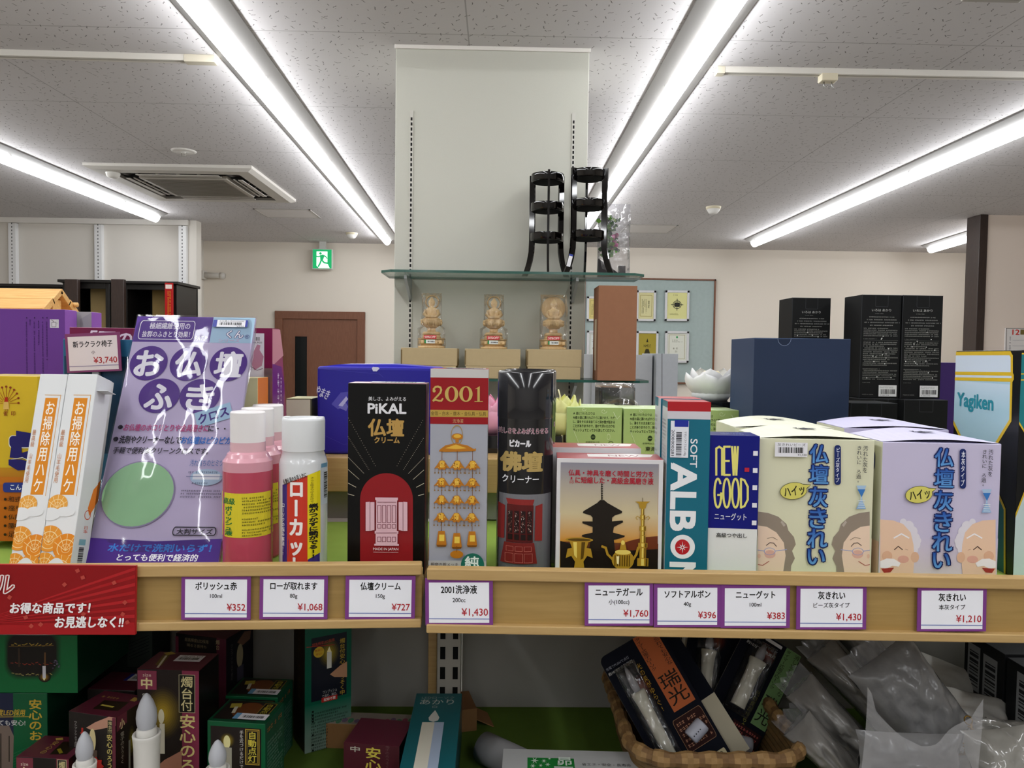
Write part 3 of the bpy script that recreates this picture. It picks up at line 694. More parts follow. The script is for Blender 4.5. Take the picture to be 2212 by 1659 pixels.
# three-tier black stands
def stand(px, Y, hz, rad, rot, label):
    p = base(px, Y, G1); r = empty('tiered_stand', label, 'stand', T((p.x, Y, G1)) @ RZ(rot), 'black three-tier stands')
    for z in (.335*hz, .63*hz, .915*hz):
        k_ = .026*hz/.34; b = B(); b.lathe([(rad*.9, z - .001), (rad*.97, z), (rad, z + .003), (rad, z + k_)], '060404', 'lacquer', 40); b.lathe([(rad, z + k_), (rad*.965, z + k_)], '060404', 'lacquer', 40); b.lathe([(rad*.965, z + k_), (rad*.95, z + .004)], '060404', 'lacquer', 40)
        b.lathe([(0, z - .001), (rad*.9, z - .001)], '050505', 'matte', 40); b.lathe([(rad*.95, z + .004), (0, z + .004)], '0A0808', 'matte', 40); b.build('tray', r)
    for k in range(3):
        a = math.radians(90 + 120*k); pr = []
        for z, q in ((0, 1.5), (.06, 1.33), (.14, 1.17), (.24, 1.05), (.35, 1.02), (.6, 1.02), (.9, 1.03), (1.0, 1.03)): pr.append((q*rad, z*hz))
        vs = []; fs = []; t = .0095; wd = .0036
        for q, z in pr:
            for dq, dw in ((-t, -wd), (t, -wd), (t, wd), (-t, wd)):
                rr = q + dq; vs.append((rr*math.cos(a) - dw*math.sin(a), rr*math.sin(a) + dw*math.cos(a), z))
        for i in range(len(pr) - 1):
            for j in range(4): fs.append((i*4 + j, i*4 + (j + 1) % 4, (i + 1)*4 + (j + 1) % 4, (i + 1)*4 + j))
        fs += [(3, 2, 1, 0), tuple(len(pr)*4 - 4 + j for j in range(4))]
        b = B(); b.add(vs, fs, '060404', 'lacquer'); b.build('leg', r)
    return r
s1 = stand(1180, 2.53, .333, .054, 180, 'black lacquered three-tier stand at the middle of the column, the leftmost of the pair')
s2 = stand(1268, 2.485, .337, .056, 0, 'black lacquered three-tier stand beside the bagged flowers, with a white tag on its foot')
b = B(); b.box(-.006, .006, -.0015, .0015, 0, .034, 'E6E6EA', 'paper', 0).box(-.006, .006, -.0016, .0016, .034, .04, '3A4AA0', 'paper', 0)
o = b.build('price_sticker', s2); o.matrix_local = T((-.066, -.045, .02)) @ Matrix.Rotation(math.radians(14), 4, 'Y'); o['label'] = 'white barcode price sticker'
# flowers in a clear zip bag
def pillow(w, h, t, nu=18, nv=22, pu=4, wr=.0, seed=0, pinch=.0):
    """bag outline: x across, z up, belly along y; returns verts, faces"""
    vs = []; fs = []
    for side in (-1, 1):
        for j in range(nv + 1):
            for i in range(nu + 1):
                u, v = -1 + 2*i/nu, -1 + 2*j/nv
                k = max(0, (1 - abs(u)**pu))*max(0, (1 - abs(v)**pu)); k = k**.6
                x = u*w/2*(1 - pinch*(1 - v*v)); z = v*h/2*(1 - pinch*.6*(1 - u*u))
                y = side*t/2*k
                if wr: q = V3((u*2.2 + seed, v*2.6, side)); nz = noise.noise(q*1.5)*.7 + noise.noise(q*4)*.3; y += wr*t*nz*(.25 + k); x += wr*.12*w*noise.noise(q*1.1 + V3((9, 0, 0)))
                vs.append((x, y, z))
    m_ = (nu + 1)*(nv + 1)
    for s_ in (0, 1):
        for j in range(nv):
            for i in range(nu):
                a = s_*m_ + j*(nu + 1) + i; f = (a, a + 1, a + nu + 2, a + nu + 1); fs.append(f if s_ == 0 else f[::-1])
    return vs, fs
p0, p1 = base(1305, 2.5, G1), base(1364, 2.5, G1); w = p1.x - p0.x; hh = .248
r = empty('bagged_flowers', 'artificial flowers with green leaves in a clear zip bag on the upper glass shelf', 'bag of flowers', T(((p0.x + p1.x)/2 - .004, 2.575, G1)))
vs, fs = pillow(w + .02, hh, .035, wr=.08); b = B(); b.add([(x, y, z + hh/2) for x, y, z in vs], fs, 'FFFFFF', 'bagfilm', True); b.build('zip_bag', r)
b = B(); rr = random.Random(4)
for k in range(170):
    c = V3((-.014 + rr.gauss(0, .012), rr.gauss(0, .006), .07 + rr.random()*.13)); a = rr.random()*6.28; tl = rr.uniform(-.6, 1); L_ = .013 + rr.random()*.012; d = V3((math.cos(a)*.8, math.sin(a)*.35, tl)).normalized(); s_ = d.cross(V3((0, 1, .2))).normalized()*L_*.32
    b.add([c, c + d*L_*.5 + s_, c + d*L_, c + d*L_*.5 - s_], [(0, 1, 2, 3)], rr.choice(('2E5A22', '4A7A2A', '6A9A3A', '1E3A1E', '7AA040')), 'foliage')
b.tube([(-.016, 0, .01), (-.016, 0, .08), (-.014, 0, .15)], .003, '3A5A2A', 'plastic', 6); b.build('foliage', r)
b = B()
for k in range(16):
    c = (.002 + rr.gauss(0, .006), -.004 + rr.gauss(0, .003), .095 + rr.random()*.05); b.blob(c, (.006, .004, .007), rr.choice(('B03A7A', 'D86AA0', '9A2A60')), 'foliage', 8, .5, seed=k)
b.build('pink_blossom', r)
b = B(); b.prism([(-.052, 0), (.045, 0), (.02, .012), (-.052, .062)], -.012, .012, '2A2628', 'paper').box(.018, .04, -.011, .011, .004, .04, '4A4648', 'paper', .001); b.build('black_holder', r)
# three pairs of brown cartons and the carved figures on them
for i, (x0, x1, yt, ybr) in enumerate(((868, 985, 751, .6), (1006, 1122, 753, .6), (1140, 1254, 754, .6))):
    nm = ('nearest the exit sign', 'in the middle of the glass shelf', 'beside the tan box')[i]
    a, c = P(x0, 790, 2.45), P(x1, 790, 2.45); w = c.x - a.x; ztop = P(x0, yt, 2.45).z; ht = ztop - G2; d = .13
    for lv, (z0, z1, e) in enumerate(((0, ht*.41, .0), (ht*.41 + .0005, ht, .003))):
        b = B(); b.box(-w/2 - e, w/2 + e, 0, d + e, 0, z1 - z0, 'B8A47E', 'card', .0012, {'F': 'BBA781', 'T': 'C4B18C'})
        if lv: b.box(-w/2 - e - .0006, -w/2 - e + .004, -.0004, .001, .004, z1 - z0 - .006, '7A6848', 'card', 0)
        thing(b, 'cardboard_box', 'plain brown cardboard box %s, %s of its pair' % (nm, ('lower one', 'upper one')[lv]), 'cardboard box', T(((a.x + c.x)/2, 2.45, G2 + z0)), 'brown cartons on the glass shelf')
    # figure
    mw = T(((a.x + c.x)/2 + (.002, .002, .0)[i], 2.51, ztop + .0005)); lab = ('carved pale wood seated figure in clear wrap with a ring halo, nearest the exit sign', 'carved pale wood seated figure in clear wrap, ring halo, on the middle cartons', 'carved pale wood seated figure in clear wrap with a leaf-shaped backing')[i]
    mw = mw @ Matrix.Scale(1.07, 4)
    r = empty('carved_figure', lab, 'carved figure', mw, 'carved wooden figures on cartons')
    b = B()
    def tier(b, r0, r1, z0, z1): b.lathe([(0, z0), (r0, z0), (r1, z1), (0, z1)], 'E0C69A', 'hinoki', 8, sy=.78, a0=0)
    tier(b, .041, .041, 0, .006); tier(b, .035, .033, .006, .012); tier(b, .038, .039, .012, .026); tier(b, .04, .042, .026, .03); tier(b, .03, .026, .03, .042); tier(b, .03, .024, .042, .05); tier(b, .013, .013, .05, .064)
    for k in range(5): b.box(-.028 + k*.0135, -.02 + k*.0135, -.0325, -.03, .014, .023, 'A8844E', 'hinoki', .001)
    b.build('pedestal', r)
    b = B(); b.lathe([(0, .062), (.016, .062), (.026, .07), (.033, .083), (.03, .083), (.02, .078), (0, .078)], 'D2AC74', 'hinoki', 20, sy=.8)
    for k in range(12):
        an_ = 2*math.pi*k/12; b.blob((.028*math.cos(an_), .022*math.sin(an_), .078), (.006, .005, .009), 'D2AC74', 'hinoki', 8)
    b.build('lotus_seat', r)
    b = B(); prof = [(.03, .079), (.031, .085), (.027, .09), (.018, .094), (.0165, .105), (.019, .114), (.0175, .12), (.009, .124), (.006, .127), (.0085, .131), (.0105, .138), (.0095, .145), (.006, .149), (.0045, .152), (.002, .155), (0, .156)]
    b.lathe([(0, .079)] + prof, 'CBA06A', 'hinoki', 20, sy=.72)
    for sx in (-1, 1): b.tube([(sx*.017, -.002, .116), (sx*.022, -.006, .104), (sx*.014, -.014, .096), (0, -.017, .095)], [.006, .006, .005, .004], 'CBA06A', 'hinoki', 8); b.blob((sx*.018, -.008, .084), (.016, .011, .006), 'CBA06A', 'hinoki', 10)
    b.blob((0, -.0085, .138), (.002, .0025, .003), 'CBA06A', 'hinoki', 6)
    b.build('seated_figure', r)
    b = B()
    if i < 2:
        pts = [(.02*math.cos(t*.2618), .016, .142 + .02*math.sin(t*.2618)) for t in range(25)]; b.tube(pts, .0028, 'B88E58', 'hinoki', 8); b.tube([(0, .016, .085), (0, .016, .123)], .003, 'B88E58', 'hinoki', 6)
    else:
        pts = []
        for t in range(28):
            a_ = math.radians(-60 + 300*t/27); pts.append((.037*math.cos(a_), .127 + .036*math.sin(a_)))
        b.prism(pts + [(-.014, .085), (.014, .085)], .015, .02, 'C09A64', 'hinoki')
    b.build('halo', r)
    vs, fs = pillow(.086, .168, .06, wr=.13, seed=i*5); b = B(); b.add([(x*(1.0 if z < -.02 else .72 + .0*z) if i < 2 else x*(1 if z < .05 else .95), y, z + .084) for x, y, z in vs], fs, 'FFFFFF', 'wrap', True); b.build('clear_wrap', r)
    b = B(); f = Face(b, (-.02, -.036, .028), (1, 0, 0), (0, 0, 1), .038, .011, mw, 'f', 1e-4); b.box(-.02, .018, -.036, -.0355, .028, .039, 'C8243A', 'gloss', 0); f.text('50%OFF', .06, .2, .94, .82, 'F8E8E0', .015); o = b.build('discount_sticker', r); o['label'] = 'red sticker reading 50%OFF'
    b = B(); f = Face(b, (-.018, -.036, .014), (1, 0, 0), (0, 0, 1), .032, .011, mw, 'f', 1e-4); b.box(-.018, .014, -.036, -.0355, .014, .025, 'E4E8E4', 'gloss', 0); f.rect(0, 0, .14, 1, '2A8A4A'); f.bars(.3, .3, .95, .7, '222222', 12); o = b.build('price_sticker', r); o['label'] = 'white barcode price sticker'
# tan tall box
p = base(1329, 2.38, G2)
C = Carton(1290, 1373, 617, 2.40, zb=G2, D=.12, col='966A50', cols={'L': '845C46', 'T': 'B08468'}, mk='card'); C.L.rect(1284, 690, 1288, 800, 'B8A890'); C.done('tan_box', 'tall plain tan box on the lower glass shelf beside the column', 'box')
# pale grey cartons behind the lower glass shelf
Y = 3.0
for x0, x1, yt, Yq, col, lb in ((1264, 1392, 766, 3.02, 'B6B8BC', 'tall pale grey box standing right behind the tan box'), (1400, 1446, 764, 2.98, 'B4B8BE', 'tall narrow pale grey box beyond the tan box')):
    C = Carton(x0, x1, yt, Yq, zb=0, D=.3, col=col, cols={'T': 'D8DADC'}, mk='card')
    C.F.line([((x0*.35 + x1*.65), yt), ((x0*.35 + x1*.65), yt + 300)], 2, '7A7C80'); C.done('grey_box', lb, 'box', 'pale grey boxes behind the glass shelf')

# ============================================================ the gondola in front
LT = 1.412                                                     # top of the shelf lips
LZ = 1.12                                                      # lower shelf
gp0, gp1 = PZ(300, 1222, LT), PZ(911, 1218, LT)                # front edge of the left shelf
gq0, gq1 = PZ(922, 1228, LT - .002), PZ(2212, 1249, LT - .002) # front edge of the right shelf
def shelf(a, c, x_to, z, label, ext0, ext1):
    u = (c - a); u.z = 0; u.normalize(); d = V3((-u.y, u.x, 0)); L = (c - a).length; o = a - u*ext0; L = L + ext0 + ext1
    mw = Matrix(((u.x, d.x, 0, o.x), (u.y, d.y, 0, o.y), (0, 0, 1, 0), (0, 0, 0, 1)))
    r = empty('gondola_shelf', label, 'shelf', mw, 'upper shelf boards of the gondola')
    B().box(0, L, .0305, x_to, z - .047, z - .0255, 'B8965E', 'beech', .001).build('board', r)
    b = B(); b.box(0, L, .0, .012, z - .0115, z, 'B8965E', 'beech', .0012); b.box(0, L, .007, .03, z - .0555, z - .0115, 'A8874E', 'rail', 0).box(0, L, .0, .03, z - .0642, z - .0555, 'B8965E', 'beech', .0012); b.build('price_rail', r)
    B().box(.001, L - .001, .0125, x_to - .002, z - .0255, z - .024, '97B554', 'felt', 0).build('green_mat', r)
    return r, u, d, o
SL = shelf(gp0, gp1, .30, LT, 'upper wooden shelf with a green mat, the section under the pouch and black carton', .55, 0)
SR = shelf(gq0, gq1, .74, LT - .002, 'upper wooden shelf with a green mat, the section under the cream and lilac boxes', 0, .2)
MZ = LT - .024 + .0002; MZR = LT - .002 - .024 + .0002
# raised back shelf
RZ_ = 1.477; RY = 1.045
rx0, rx1 = -.78, .50
r = empty('display_riser', 'raised wooden back shelf carrying the blue wrapped carton and lotus candles', 'shelf', T(((rx0 + rx1)/2, RY, 0))); w = (rx1 - rx0)/2
B().box(-w, w, 0, .4, RZ_ - .012, RZ_, 'B8965E', 'beech', .001).build('board', r)
b = B(); b.box(-w, w, -.014, 0, RZ_ - .047, RZ_, 'B8965E', 'beech', .0012).build('front_edge', r)
b = B(); b.box(-w, w, .012, .03, MZ + .0, RZ_ - .012, '9A9A94', 'plastic', 0).build('support_panel', r)
# uprights, back panels, lower shelf
ux = P(971, 1420, 1.04).x
b = B(); b.box(-.016, .016, 0, .03, 0, 1.362, 'B0ACA2', 'plastic', .001)
for k in range(16):
    for sx in (-.0087, .0087): b.box(sx - .0035, sx + .0035, -.0006, .0004, .92 + k*.028, .92 + k*.028 + .017, '141414', 'matte', 0)
thing(b, 'gondola_upright', 'pale slotted steel upright behind the teal candle box', 'shelf upright', T((ux, 1.03, 0)))
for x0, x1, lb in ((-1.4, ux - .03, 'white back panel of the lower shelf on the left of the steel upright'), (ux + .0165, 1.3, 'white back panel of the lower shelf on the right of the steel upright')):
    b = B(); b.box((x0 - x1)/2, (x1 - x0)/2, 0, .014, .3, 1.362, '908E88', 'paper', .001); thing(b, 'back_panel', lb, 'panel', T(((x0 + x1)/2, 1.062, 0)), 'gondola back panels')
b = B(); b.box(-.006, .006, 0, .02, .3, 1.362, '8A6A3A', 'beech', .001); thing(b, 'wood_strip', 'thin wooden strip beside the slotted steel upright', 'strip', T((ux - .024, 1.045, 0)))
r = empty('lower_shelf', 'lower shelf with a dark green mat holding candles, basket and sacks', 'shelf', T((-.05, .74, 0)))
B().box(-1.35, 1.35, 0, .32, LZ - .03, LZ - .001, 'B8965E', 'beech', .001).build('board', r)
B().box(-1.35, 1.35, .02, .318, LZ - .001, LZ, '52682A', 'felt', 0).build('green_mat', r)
# ------------------------------------------------------------ price cards in the rail
def card(x0, y0, x1, y1, lines, label, sh):
    a, u, d, o = sh; pc = P((x0 + x1)/2, y1, .74); n = d
    # plane just in front of the groove
    q0 = o + d*.002; rr_ = lambda px, py: CAM + ray(px, py)*((q0 - CAM).dot(n)/ray(px, py).dot(n))
    A, C_, D_ = rr_(x0, y1), rr_(x1, y1), rr_((x0 + x1)/2, y0); w = (C_ - A).length; h = D_.z - (A.z + C_.z)/2
    uu = (C_ - A); tilt = uu.z/w; mid = (A + C_)/2; ud = V3((u.x, u.y, tilt)).normalized(); v = V3((0, 0, 1)) - ud*ud.z; v.normalize(); dd = v.cross(ud)
    mw = Matrix(((ud.x, dd.x, v.x, mid.x), (ud.y, dd.y, v.y, mid.y), (ud.z, dd.z, v.z, mid.z), (0, 0, 0, 1)))
    b = B(); b.box(-w/2, w/2, 0, .0012, 0, h, '7E3F88', 'gloss', .0002); f = Face(b, (-w/2, 0, 0), (1, 0, 0), (0, 0, 1), w, h, mw, 'f', 4e-5, mk='gloss')
    f.rect(.055, .09, .945, .945, 'F3F4FA')
    name, size, price, k = lines
    def em(t, xm, yb, e, col, bb_, right=False, q=.93):
        g = glyph(t)[2]; kw = (g[2] - g[0])*e*h/w*q; x0 = xm - kw if right else xm - kw/2; f.text(t, x0, yb - g[3]*e, x0 + kw, yb - g[1]*e, col, bb_)
    em(name, .5, .31, .19, '161616', .02, False, .8); em(size, .5, .505, .125, '222222', .012); em(price, .925, .79, .215, 'B3202A', .008, True)
    f.line([(.055, .855), (.945, .862)], .011, '6A78B8')
    thing(b, 'price_card', label, 'price card', mw, 'purple-edged price cards')
for c_ in ((391, 1243, 541, 1339, ('ポリッシュ赤', '100ml', '¥352', .55), 'price card reading 352 yen under the pink bottles', SL),
           (560, 1243, 707, 1338, ('ローが取れます', '80g', '¥1,068', .72), 'price card reading 1,068 yen under the white spray can', SL),
           (745, 1244, 896, 1338, ('仏壇クリーム', '150g', '¥727', .58), 'price card reading 727 yen under the black carton', SL),
           (919, 1249, 1065, 1351, ('2001洗浄液', '200cc', '¥1,430', .62), 'price card reading 1,430 yen at the joint of the two shelves', SR),
           (1263, 1256, 1411, 1352, ('ニューテガール', '小(100cc)', '¥1,760', .72), 'price card reading 1,760 yen under the pagoda box', SR),
           (1412, 1261, 1557, 1355, ('ソフトアルボン', '40g', '¥396', .68), 'price card reading 396 yen under the teal carton', SR),
           (1557, 1262, 1706, 1357, ('ニューグット', '100ml', '¥383', .54), 'price card reading 383 yen under the dark blue carton', SR),
           (1720, 1263, 1871, 1360, ('灰きれい', 'ビーズ灰タイプ', '¥1,430', .41), 'price card reading 1,430 yen under the cream box', SR),
           (1981, 1267, 2130, 1364, ('灰きれい', '本灰タイプ', '¥1,210', .41), 'price card reading 1,210 yen under the lilac box', SR)):
    card(*c_)
# red sale banner over the rail
a, u, d, o = SL; q0 = o - d*.004
rr_ = lambda px, py: CAM + ray(px, py)*((q0 - CAM).dot(d)/ray(px, py).dot(d))
A, C_, D_ = rr_(-140, 1370), rr_(293, 1371), rr_(293, 1222); w = (C_ - A).length; h = D_.z - C_.z; mid = (A + C_)/2; ud = (C_ - A).normalized(); v = V3((0, 0, 1)) - ud*ud.z; v.normalize(); dd = v.cross(ud)
mw = Matrix(((ud.x, dd.x, v.x, mid.x), (ud.y, dd.y, v.y, mid.y), (ud.z, dd.z, v.z, mid.z), (0, 0, 0, 1)))
b = B(); b.box(-w/2, w/2, 0, .003, 0, h, 'A81A1C', 'gloss', .0004); f = Face(b, (-w/2, 0, 0), (1, 0, 0), (0, 0, 1), w, h, mw, 'f', 4e-5)
f.rect(0.002, .003, .998, .997, '8E1418'); rr = random.Random(5)
for k in range(11):
    t = -.1 + k*.115; f.poly([(.18, 1.0 - .15), (max(.01, min(.995, .995)), max(.02, t)), (.995, max(.03, min(.99, t + .05)))], ('A81C20', 'B22226')[k % 2]) if t < .93 else None
f.rect(.002, .86, .998, .998, 'A41A1E')
for k in range(13): x, y = .34 + rr.random()*.62, .04 + rr.random()*.86; f.rect(x, y, x + .02, y + .05, 'B8483E', rot=rr.uniform(20, 60))
f.mode = 'p'
f.text('ル', -8, 1243, 32, 1281, '9A1A1C', .0, sh=.15, out='F2E6E2', ob=.05)
f.text('お得な商品です！', 24, 1301, 196, 1324, 'F6F2F2', .03, sh=.12, rot=.5); f.text('お見逃しなく!!', 121, 1331, 268, 1355, 'F6F2F2', .03, sh=.12, rot=.5)
thing(b, 'sale_banner', 'red sale banner with white slanted lettering hung over the shelf rail', 'banner', mw)

# ============================================================ upper shelf, front row (left to right)
# yellow seat carton at the photo edge
C = Carton(-70, 84, 812, .875, D=.07, col='D2B02A', cols={'T': 'E0C878'}, mk='gloss'); f = C.F
f.rect(-60, 1030, 82, 1340, 'A83A18', grad='C2701E'); f.rect(-60, 1010, 82, 1030, 'B87820', grad='C08A22'); f.poly([(-60, 1055), (84, 1035), (84, 1090), (-60, 1075)], 'B5611C'); f.poly([(-60, 1180), (40, 1200), (20, 1240), (-60, 1240)], '8A2430')
for i in range(11):
    a = math.radians(-8 + i*19.6); x, y = 14 - 27*math.cos(a), 866 - 31*math.sin(a)
    f.line([(14 - 8*math.cos(a), 870 - 9*math.sin(a)), (x, y)], 1.1, '9A4A18'); f.ell(x - 2.6, y - 2.2, x + 2.6, y + 2.6, '8A3A18', up=False)
f.k += 1; f.poly([(12, 858), (17, 858), (19, 868), (10, 868)], 'A82A18'); f.poly([(9, 868), (19, 868), (21, 884), (8, 884)], 'D8B060'); f.line([(12, 884), (12, 891)], 1, '9A4A18'); f.line([(17, 884), (17, 891)], 1, '9A4A18')
f.text('雀', 8, 888, 17, 898, '8A3A18', .01); f.text('印', 25, 888, 34, 898, '8A3A18', .01)
f.poly(rrect(20, 940, 72, 968, 9), 'E8E4D8'); f.poly(rrect(21.5, 941.5, 72, 966, 8), '25216A'); f.poly([(36, 930), (72, 936), (72, 950), (36, 946)], '25216A'); f.poly([(28, 950), (48, 952), (48, 978), (62, 974), (72, 986), (72, 992), (22, 988)], '25216A')
f.line([(26, 992), (50, 988), (72, 998)], 1.5, 'E8E4D8'); f.poly([(20, 992), (48, 992), (72, 1000), (72, 1014), (40, 1016), (20, 1004)], '25216A')
f.poly(rrect(8, 1042, 80, 1063, 6), '2A3A8C'); f.text('こんな', 24, 1046, 60, 1058, 'EDEDF4', .01)
for i, t in enumerate(('和式', '座り', '仏前', '腰痛', '足の')): y = 1078 + i*19; f.ell(10, y - 3, 16, y + 3, '221A14', up=False); f.text(t, 20, y - 6, 46, y + 6, '2A2018', .006)
C.done('seat_carton', 'yellow and orange carton with a peacock print, behind the white brush boxes', 'box')
# brush boxes
def brush(C):
    f = C.F; w = C.W; f.mode = 'f'
    O = 'D8861E'
    f.rect(.33, .13, .78, .64, O)
    f.line([(.3, .115), (.87, .115), (.87, .645)], .02, 'D8A050')
    f.text('お掃除用ハケ', .385, .145, .725, .632, 'F6EFE2', .014, vert=True)
    f.text('最高級　山羊毛使用', .06, .3, .2, .58, 'C07A42', vert=True, res=2)
    rr = random.Random(2)
    asp = f.h/f.w
    def fan(cx, cy, r, col, k0):
        f.ell(cx - r, cy - r/asp, cx + r, cy + r/asp, col, n=30)
        for q in (.35, .68): f.ell(cx - r*q, cy + (.12 - q)*r/asp, cx + r*q, cy + (.12 + q)*r/asp, 'F0D49A', ring=.09, n=24)
        for k in range(5): a = math.radians(20 + 35*k); f.line([(cx, cy + .3*r/asp), (cx + r*.95*math.cos(a), cy - r*.95*math.sin(a)/asp)], .016, 'F0D49A', up=False)
        f.k += 1
    for (cx, cy, r, c_) in ((.3, .69, .33, 'E3A040'), (.2, .86, .42, 'DE9230'), (.78, .9, .42, 'DA8420'), (.15, .985, .36, 'DE922C'), (.7, 1.0, .4, 'DE8E28')):
        fan(cx, cy, r, c_, 0)
        if cy < .75: f.ell(-.2, .705, .45, .77, 'DCDEDF'); f.ell(.3, .7, .9, .75, 'DCDEDF')
    n = 12; f.poly([(.2 + .7*i/n, .9999 - .045*math.sin(math.pi*i/n)) for i in range(n + 1)], 'DCDEDF')
    g = C.R; g.mode = 'f'; g.poly([(.55, .7), (.75, .6), (.98, .57), (.98, .69), (.7, .74)], 'DE7A2C'); g.ell(.4, .71, .8, .76, 'C8502A', ring=.18); g.text('日本', .45, .79, .75, .83, 'C8502A', vert=True)
    g.rect(.3, .86, .7, .89, '7AA6B4'); g.bars(.35, .9, .65, .99, '222222', 18, hor=True)
C = Carton(20, 83, 808, .775, zb=MZ, D=.032, lean=16, col='DCDEDF', cols={'R': 'D4D6D8'}, mk='paper', mode='f'); brush(C)
C.done('brush_box', 'white brush box with an orange strip, next to the yellow carton', 'box', 'leaning white brush boxes')
C = Carton(84, 152, 808, .775, zb=MZ, D=.032, lean=16, col='DCDEDF', cols={'R': 'D4D6D8'}, mk='paper', mode='f'); brush(C)
b = B(); b.box(C.W/2 - .0005, C.W/2 + .012, -.013, .004, C.H - .018, C.H - .0175, 'D8DADC', 'paper', 0, M=Matrix.Rotation(math.radians(0), 4, 'Y')); C.sub('tuck_flap', b)
o2 = C.done('brush_box', 'white brush box with an orange strip, next to the clear pouch', 'box', 'leaning white brush boxes')
b = Carton(94, 162, 812, .8125, zb=MZ, D=.032, lean=16, col='DCDEDF', cols={'R': 'D4D6D8'}, mk='paper', mode='f'); brush(b)
b.done('brush_box', 'white brush box tucked behind the other two, its top corner showing', 'box', 'leaning white brush boxes')
# big clear pouch with the lilac insert card
C = Carton(182, 472, 685, .805, zb=MZ, D=.004, lean=24.5, col='C4B8D8', mk='paper', bev=.0003); f = C.F
c0 = C.F
AN = ((0, 684), (.125, 739), (.15, 748), (.305, 818), (.47, 893), (.54, 925), (.587, 951), (.633, 975), (.69, 997), (.87, 1141), (.885, 1149), (.918, 1164), (.94, 1184), (.973, 1205), (1, 1224))
def cardv(y):
    for (a, p_), (c, q_) in zip(AN, AN[1:]):
        if y <= c or c == 1: return cuv(370, p_ + (q_ - p_)*(y - a)/(c - a))[1]
cuv = f.uv; cmode = Face(f.b, f.o, f.u, f.v, f.w, f.h, f.mw, 'p'); cuv = cmode.uv
f.uv = lambda x, y: (x*f.w, cardv(y))
Pp = '533088'; Lc = 'BDB0D2'
f.mode = 'f'; f.rect(.0, .0, 1, .125, '5A3C90'); f.rect(.645, .0, 1, .125, 'A8C8E0')
f.text('極細繊維使用の', .12, .03, .46, .062, 'EDE8F4', .01); f.text('抜群のふきとり効果！', .07, .072, .47, .102, 'EDE8F4', .01); f.line(rrect(.04, .022, .5, .112, .02, 3), .006, 'EDE8F4', closed=True); f.text('PAT.P', .52, .095, .62, .116, 'E0DCEC')
f.text('くん', .78, .065, .92, .102, 'F4F4FA', .02, out='3A2A7A', ob=.05); f.text('®', .935, .085, .975, .105, '5A5A9A'); f.text('シリーズ', .72, .105, .9, .123, 'D8A8C8')
for i, ch in enumerate('お仏壇'):
    x = (.02, .35, .68)[i]; f.ell(x, .15, x + .31, .315, Pp); f.text(ch, x + .05, .175, x + .265, .292, 'F0EEF6', .03)
for i, ch in enumerate('ふき'):
    x = (.15, .48)[i]; f.ell(x, .305, x + .33, .47, Pp); f.text(ch, x + .06, .335, x + .275, .45, 'F0EEF6', .03)
f.rect(.64, .44, .93, .515, 'A4C6E0', rot=20); f.text('クロス', .66, .455, .9, .5, '43307E', .03, rot=20)
f.ell(.035, .53, .075, .548, '2A2634'); f.text('お仏壇のホコリとりや金具磨きに', .085, .525, .76, .555, 'B84A82', .02, sh=.12); f.text('に・・・', .76, .53, .95, .553, '2A2634', .02)
f.ell(.02, .577, .06, .595, '2A2634'); f.text('洗剤やクリーナーなしで', .07, .572, .555, .603, '2A2634', .02, sh=.12); f.text('お仏壇はピカピカ', .56, .572, .95, .603, '2A70C8', .02, sh=.12)
f.text('手軽で便利なクリーンクロスです。', .04, .617, .79, .648, '2A2634', .016, sh=.12)
f.ell(.02, .688, .58, .87, '9A8EB4', rot=12)
b = B(); q = f.on(b, .0003, 'felt'); q.uv = f.uv; q.ell(.027, .692, .573, .866, '9CCB9C', rot=12); C.sub('green_cloth', b, 'green cloth showing through the oval window')
f.text('汚れ落ちのヒミツ', .66, .683, .92, .705, '4A78B8'); f.ell(.68, .71, .93, .755, 'A8C4DE', ring=.08); f.ell(.68, .71, .93, .755, 'B0C8E0'); f.rect(.7, .724, .91, .739, 'E4E8F0'); f.line([(.65, .731), (.96, .731)], .004, '5A6A9A')
f.micro(.66, .715, .9, .724, 1, '4A5A7A', seed=2); f.micro(.7, .745, .9, .753, 1, '4A5A7A'); f.micro(.63, .765, .94, .79, 3, '4A4460', seed=6)
f.line(rrect(.62, .868, .945, .902, .016, 4), .008, '2A2634', closed=True); f.text('大判サイズ', .65, .873, .92, .897, '2A2634', .03)
f.poly([(0, .918), (.5, .925), (1, .917), (1, 1), (0, 1)], '4A2A86'); f.text('水だけで洗剤いらず！', .16, .93, .93, .952, '3A7CD0', .03, sh=.12); f.text('とっても便利で経済的', .24, .962, .84, .985, 'EEEAF6', .02, sh=.12)
C.sticker(f, .69, .018, .93, .052, '23329A', t1='お仏壇ふき033204490', price='¥550', side='lr')
w, h = C.W + .004, C.H + .003
vs, fs = pillow(w, h, .012, 26, 40, wr=.16, seed=2); b = B(); b.add([(x, y - .001, z + h/2) for x, y, z in vs], fs, 'FFFFFF', 'film', True); C.sub('clear_sleeve', b, 'clear shiny plastic sleeve')
C.done('cloth_pouch', 'large clear pouch with a lilac card and green oval window beside the pink bottles', 'pouch')
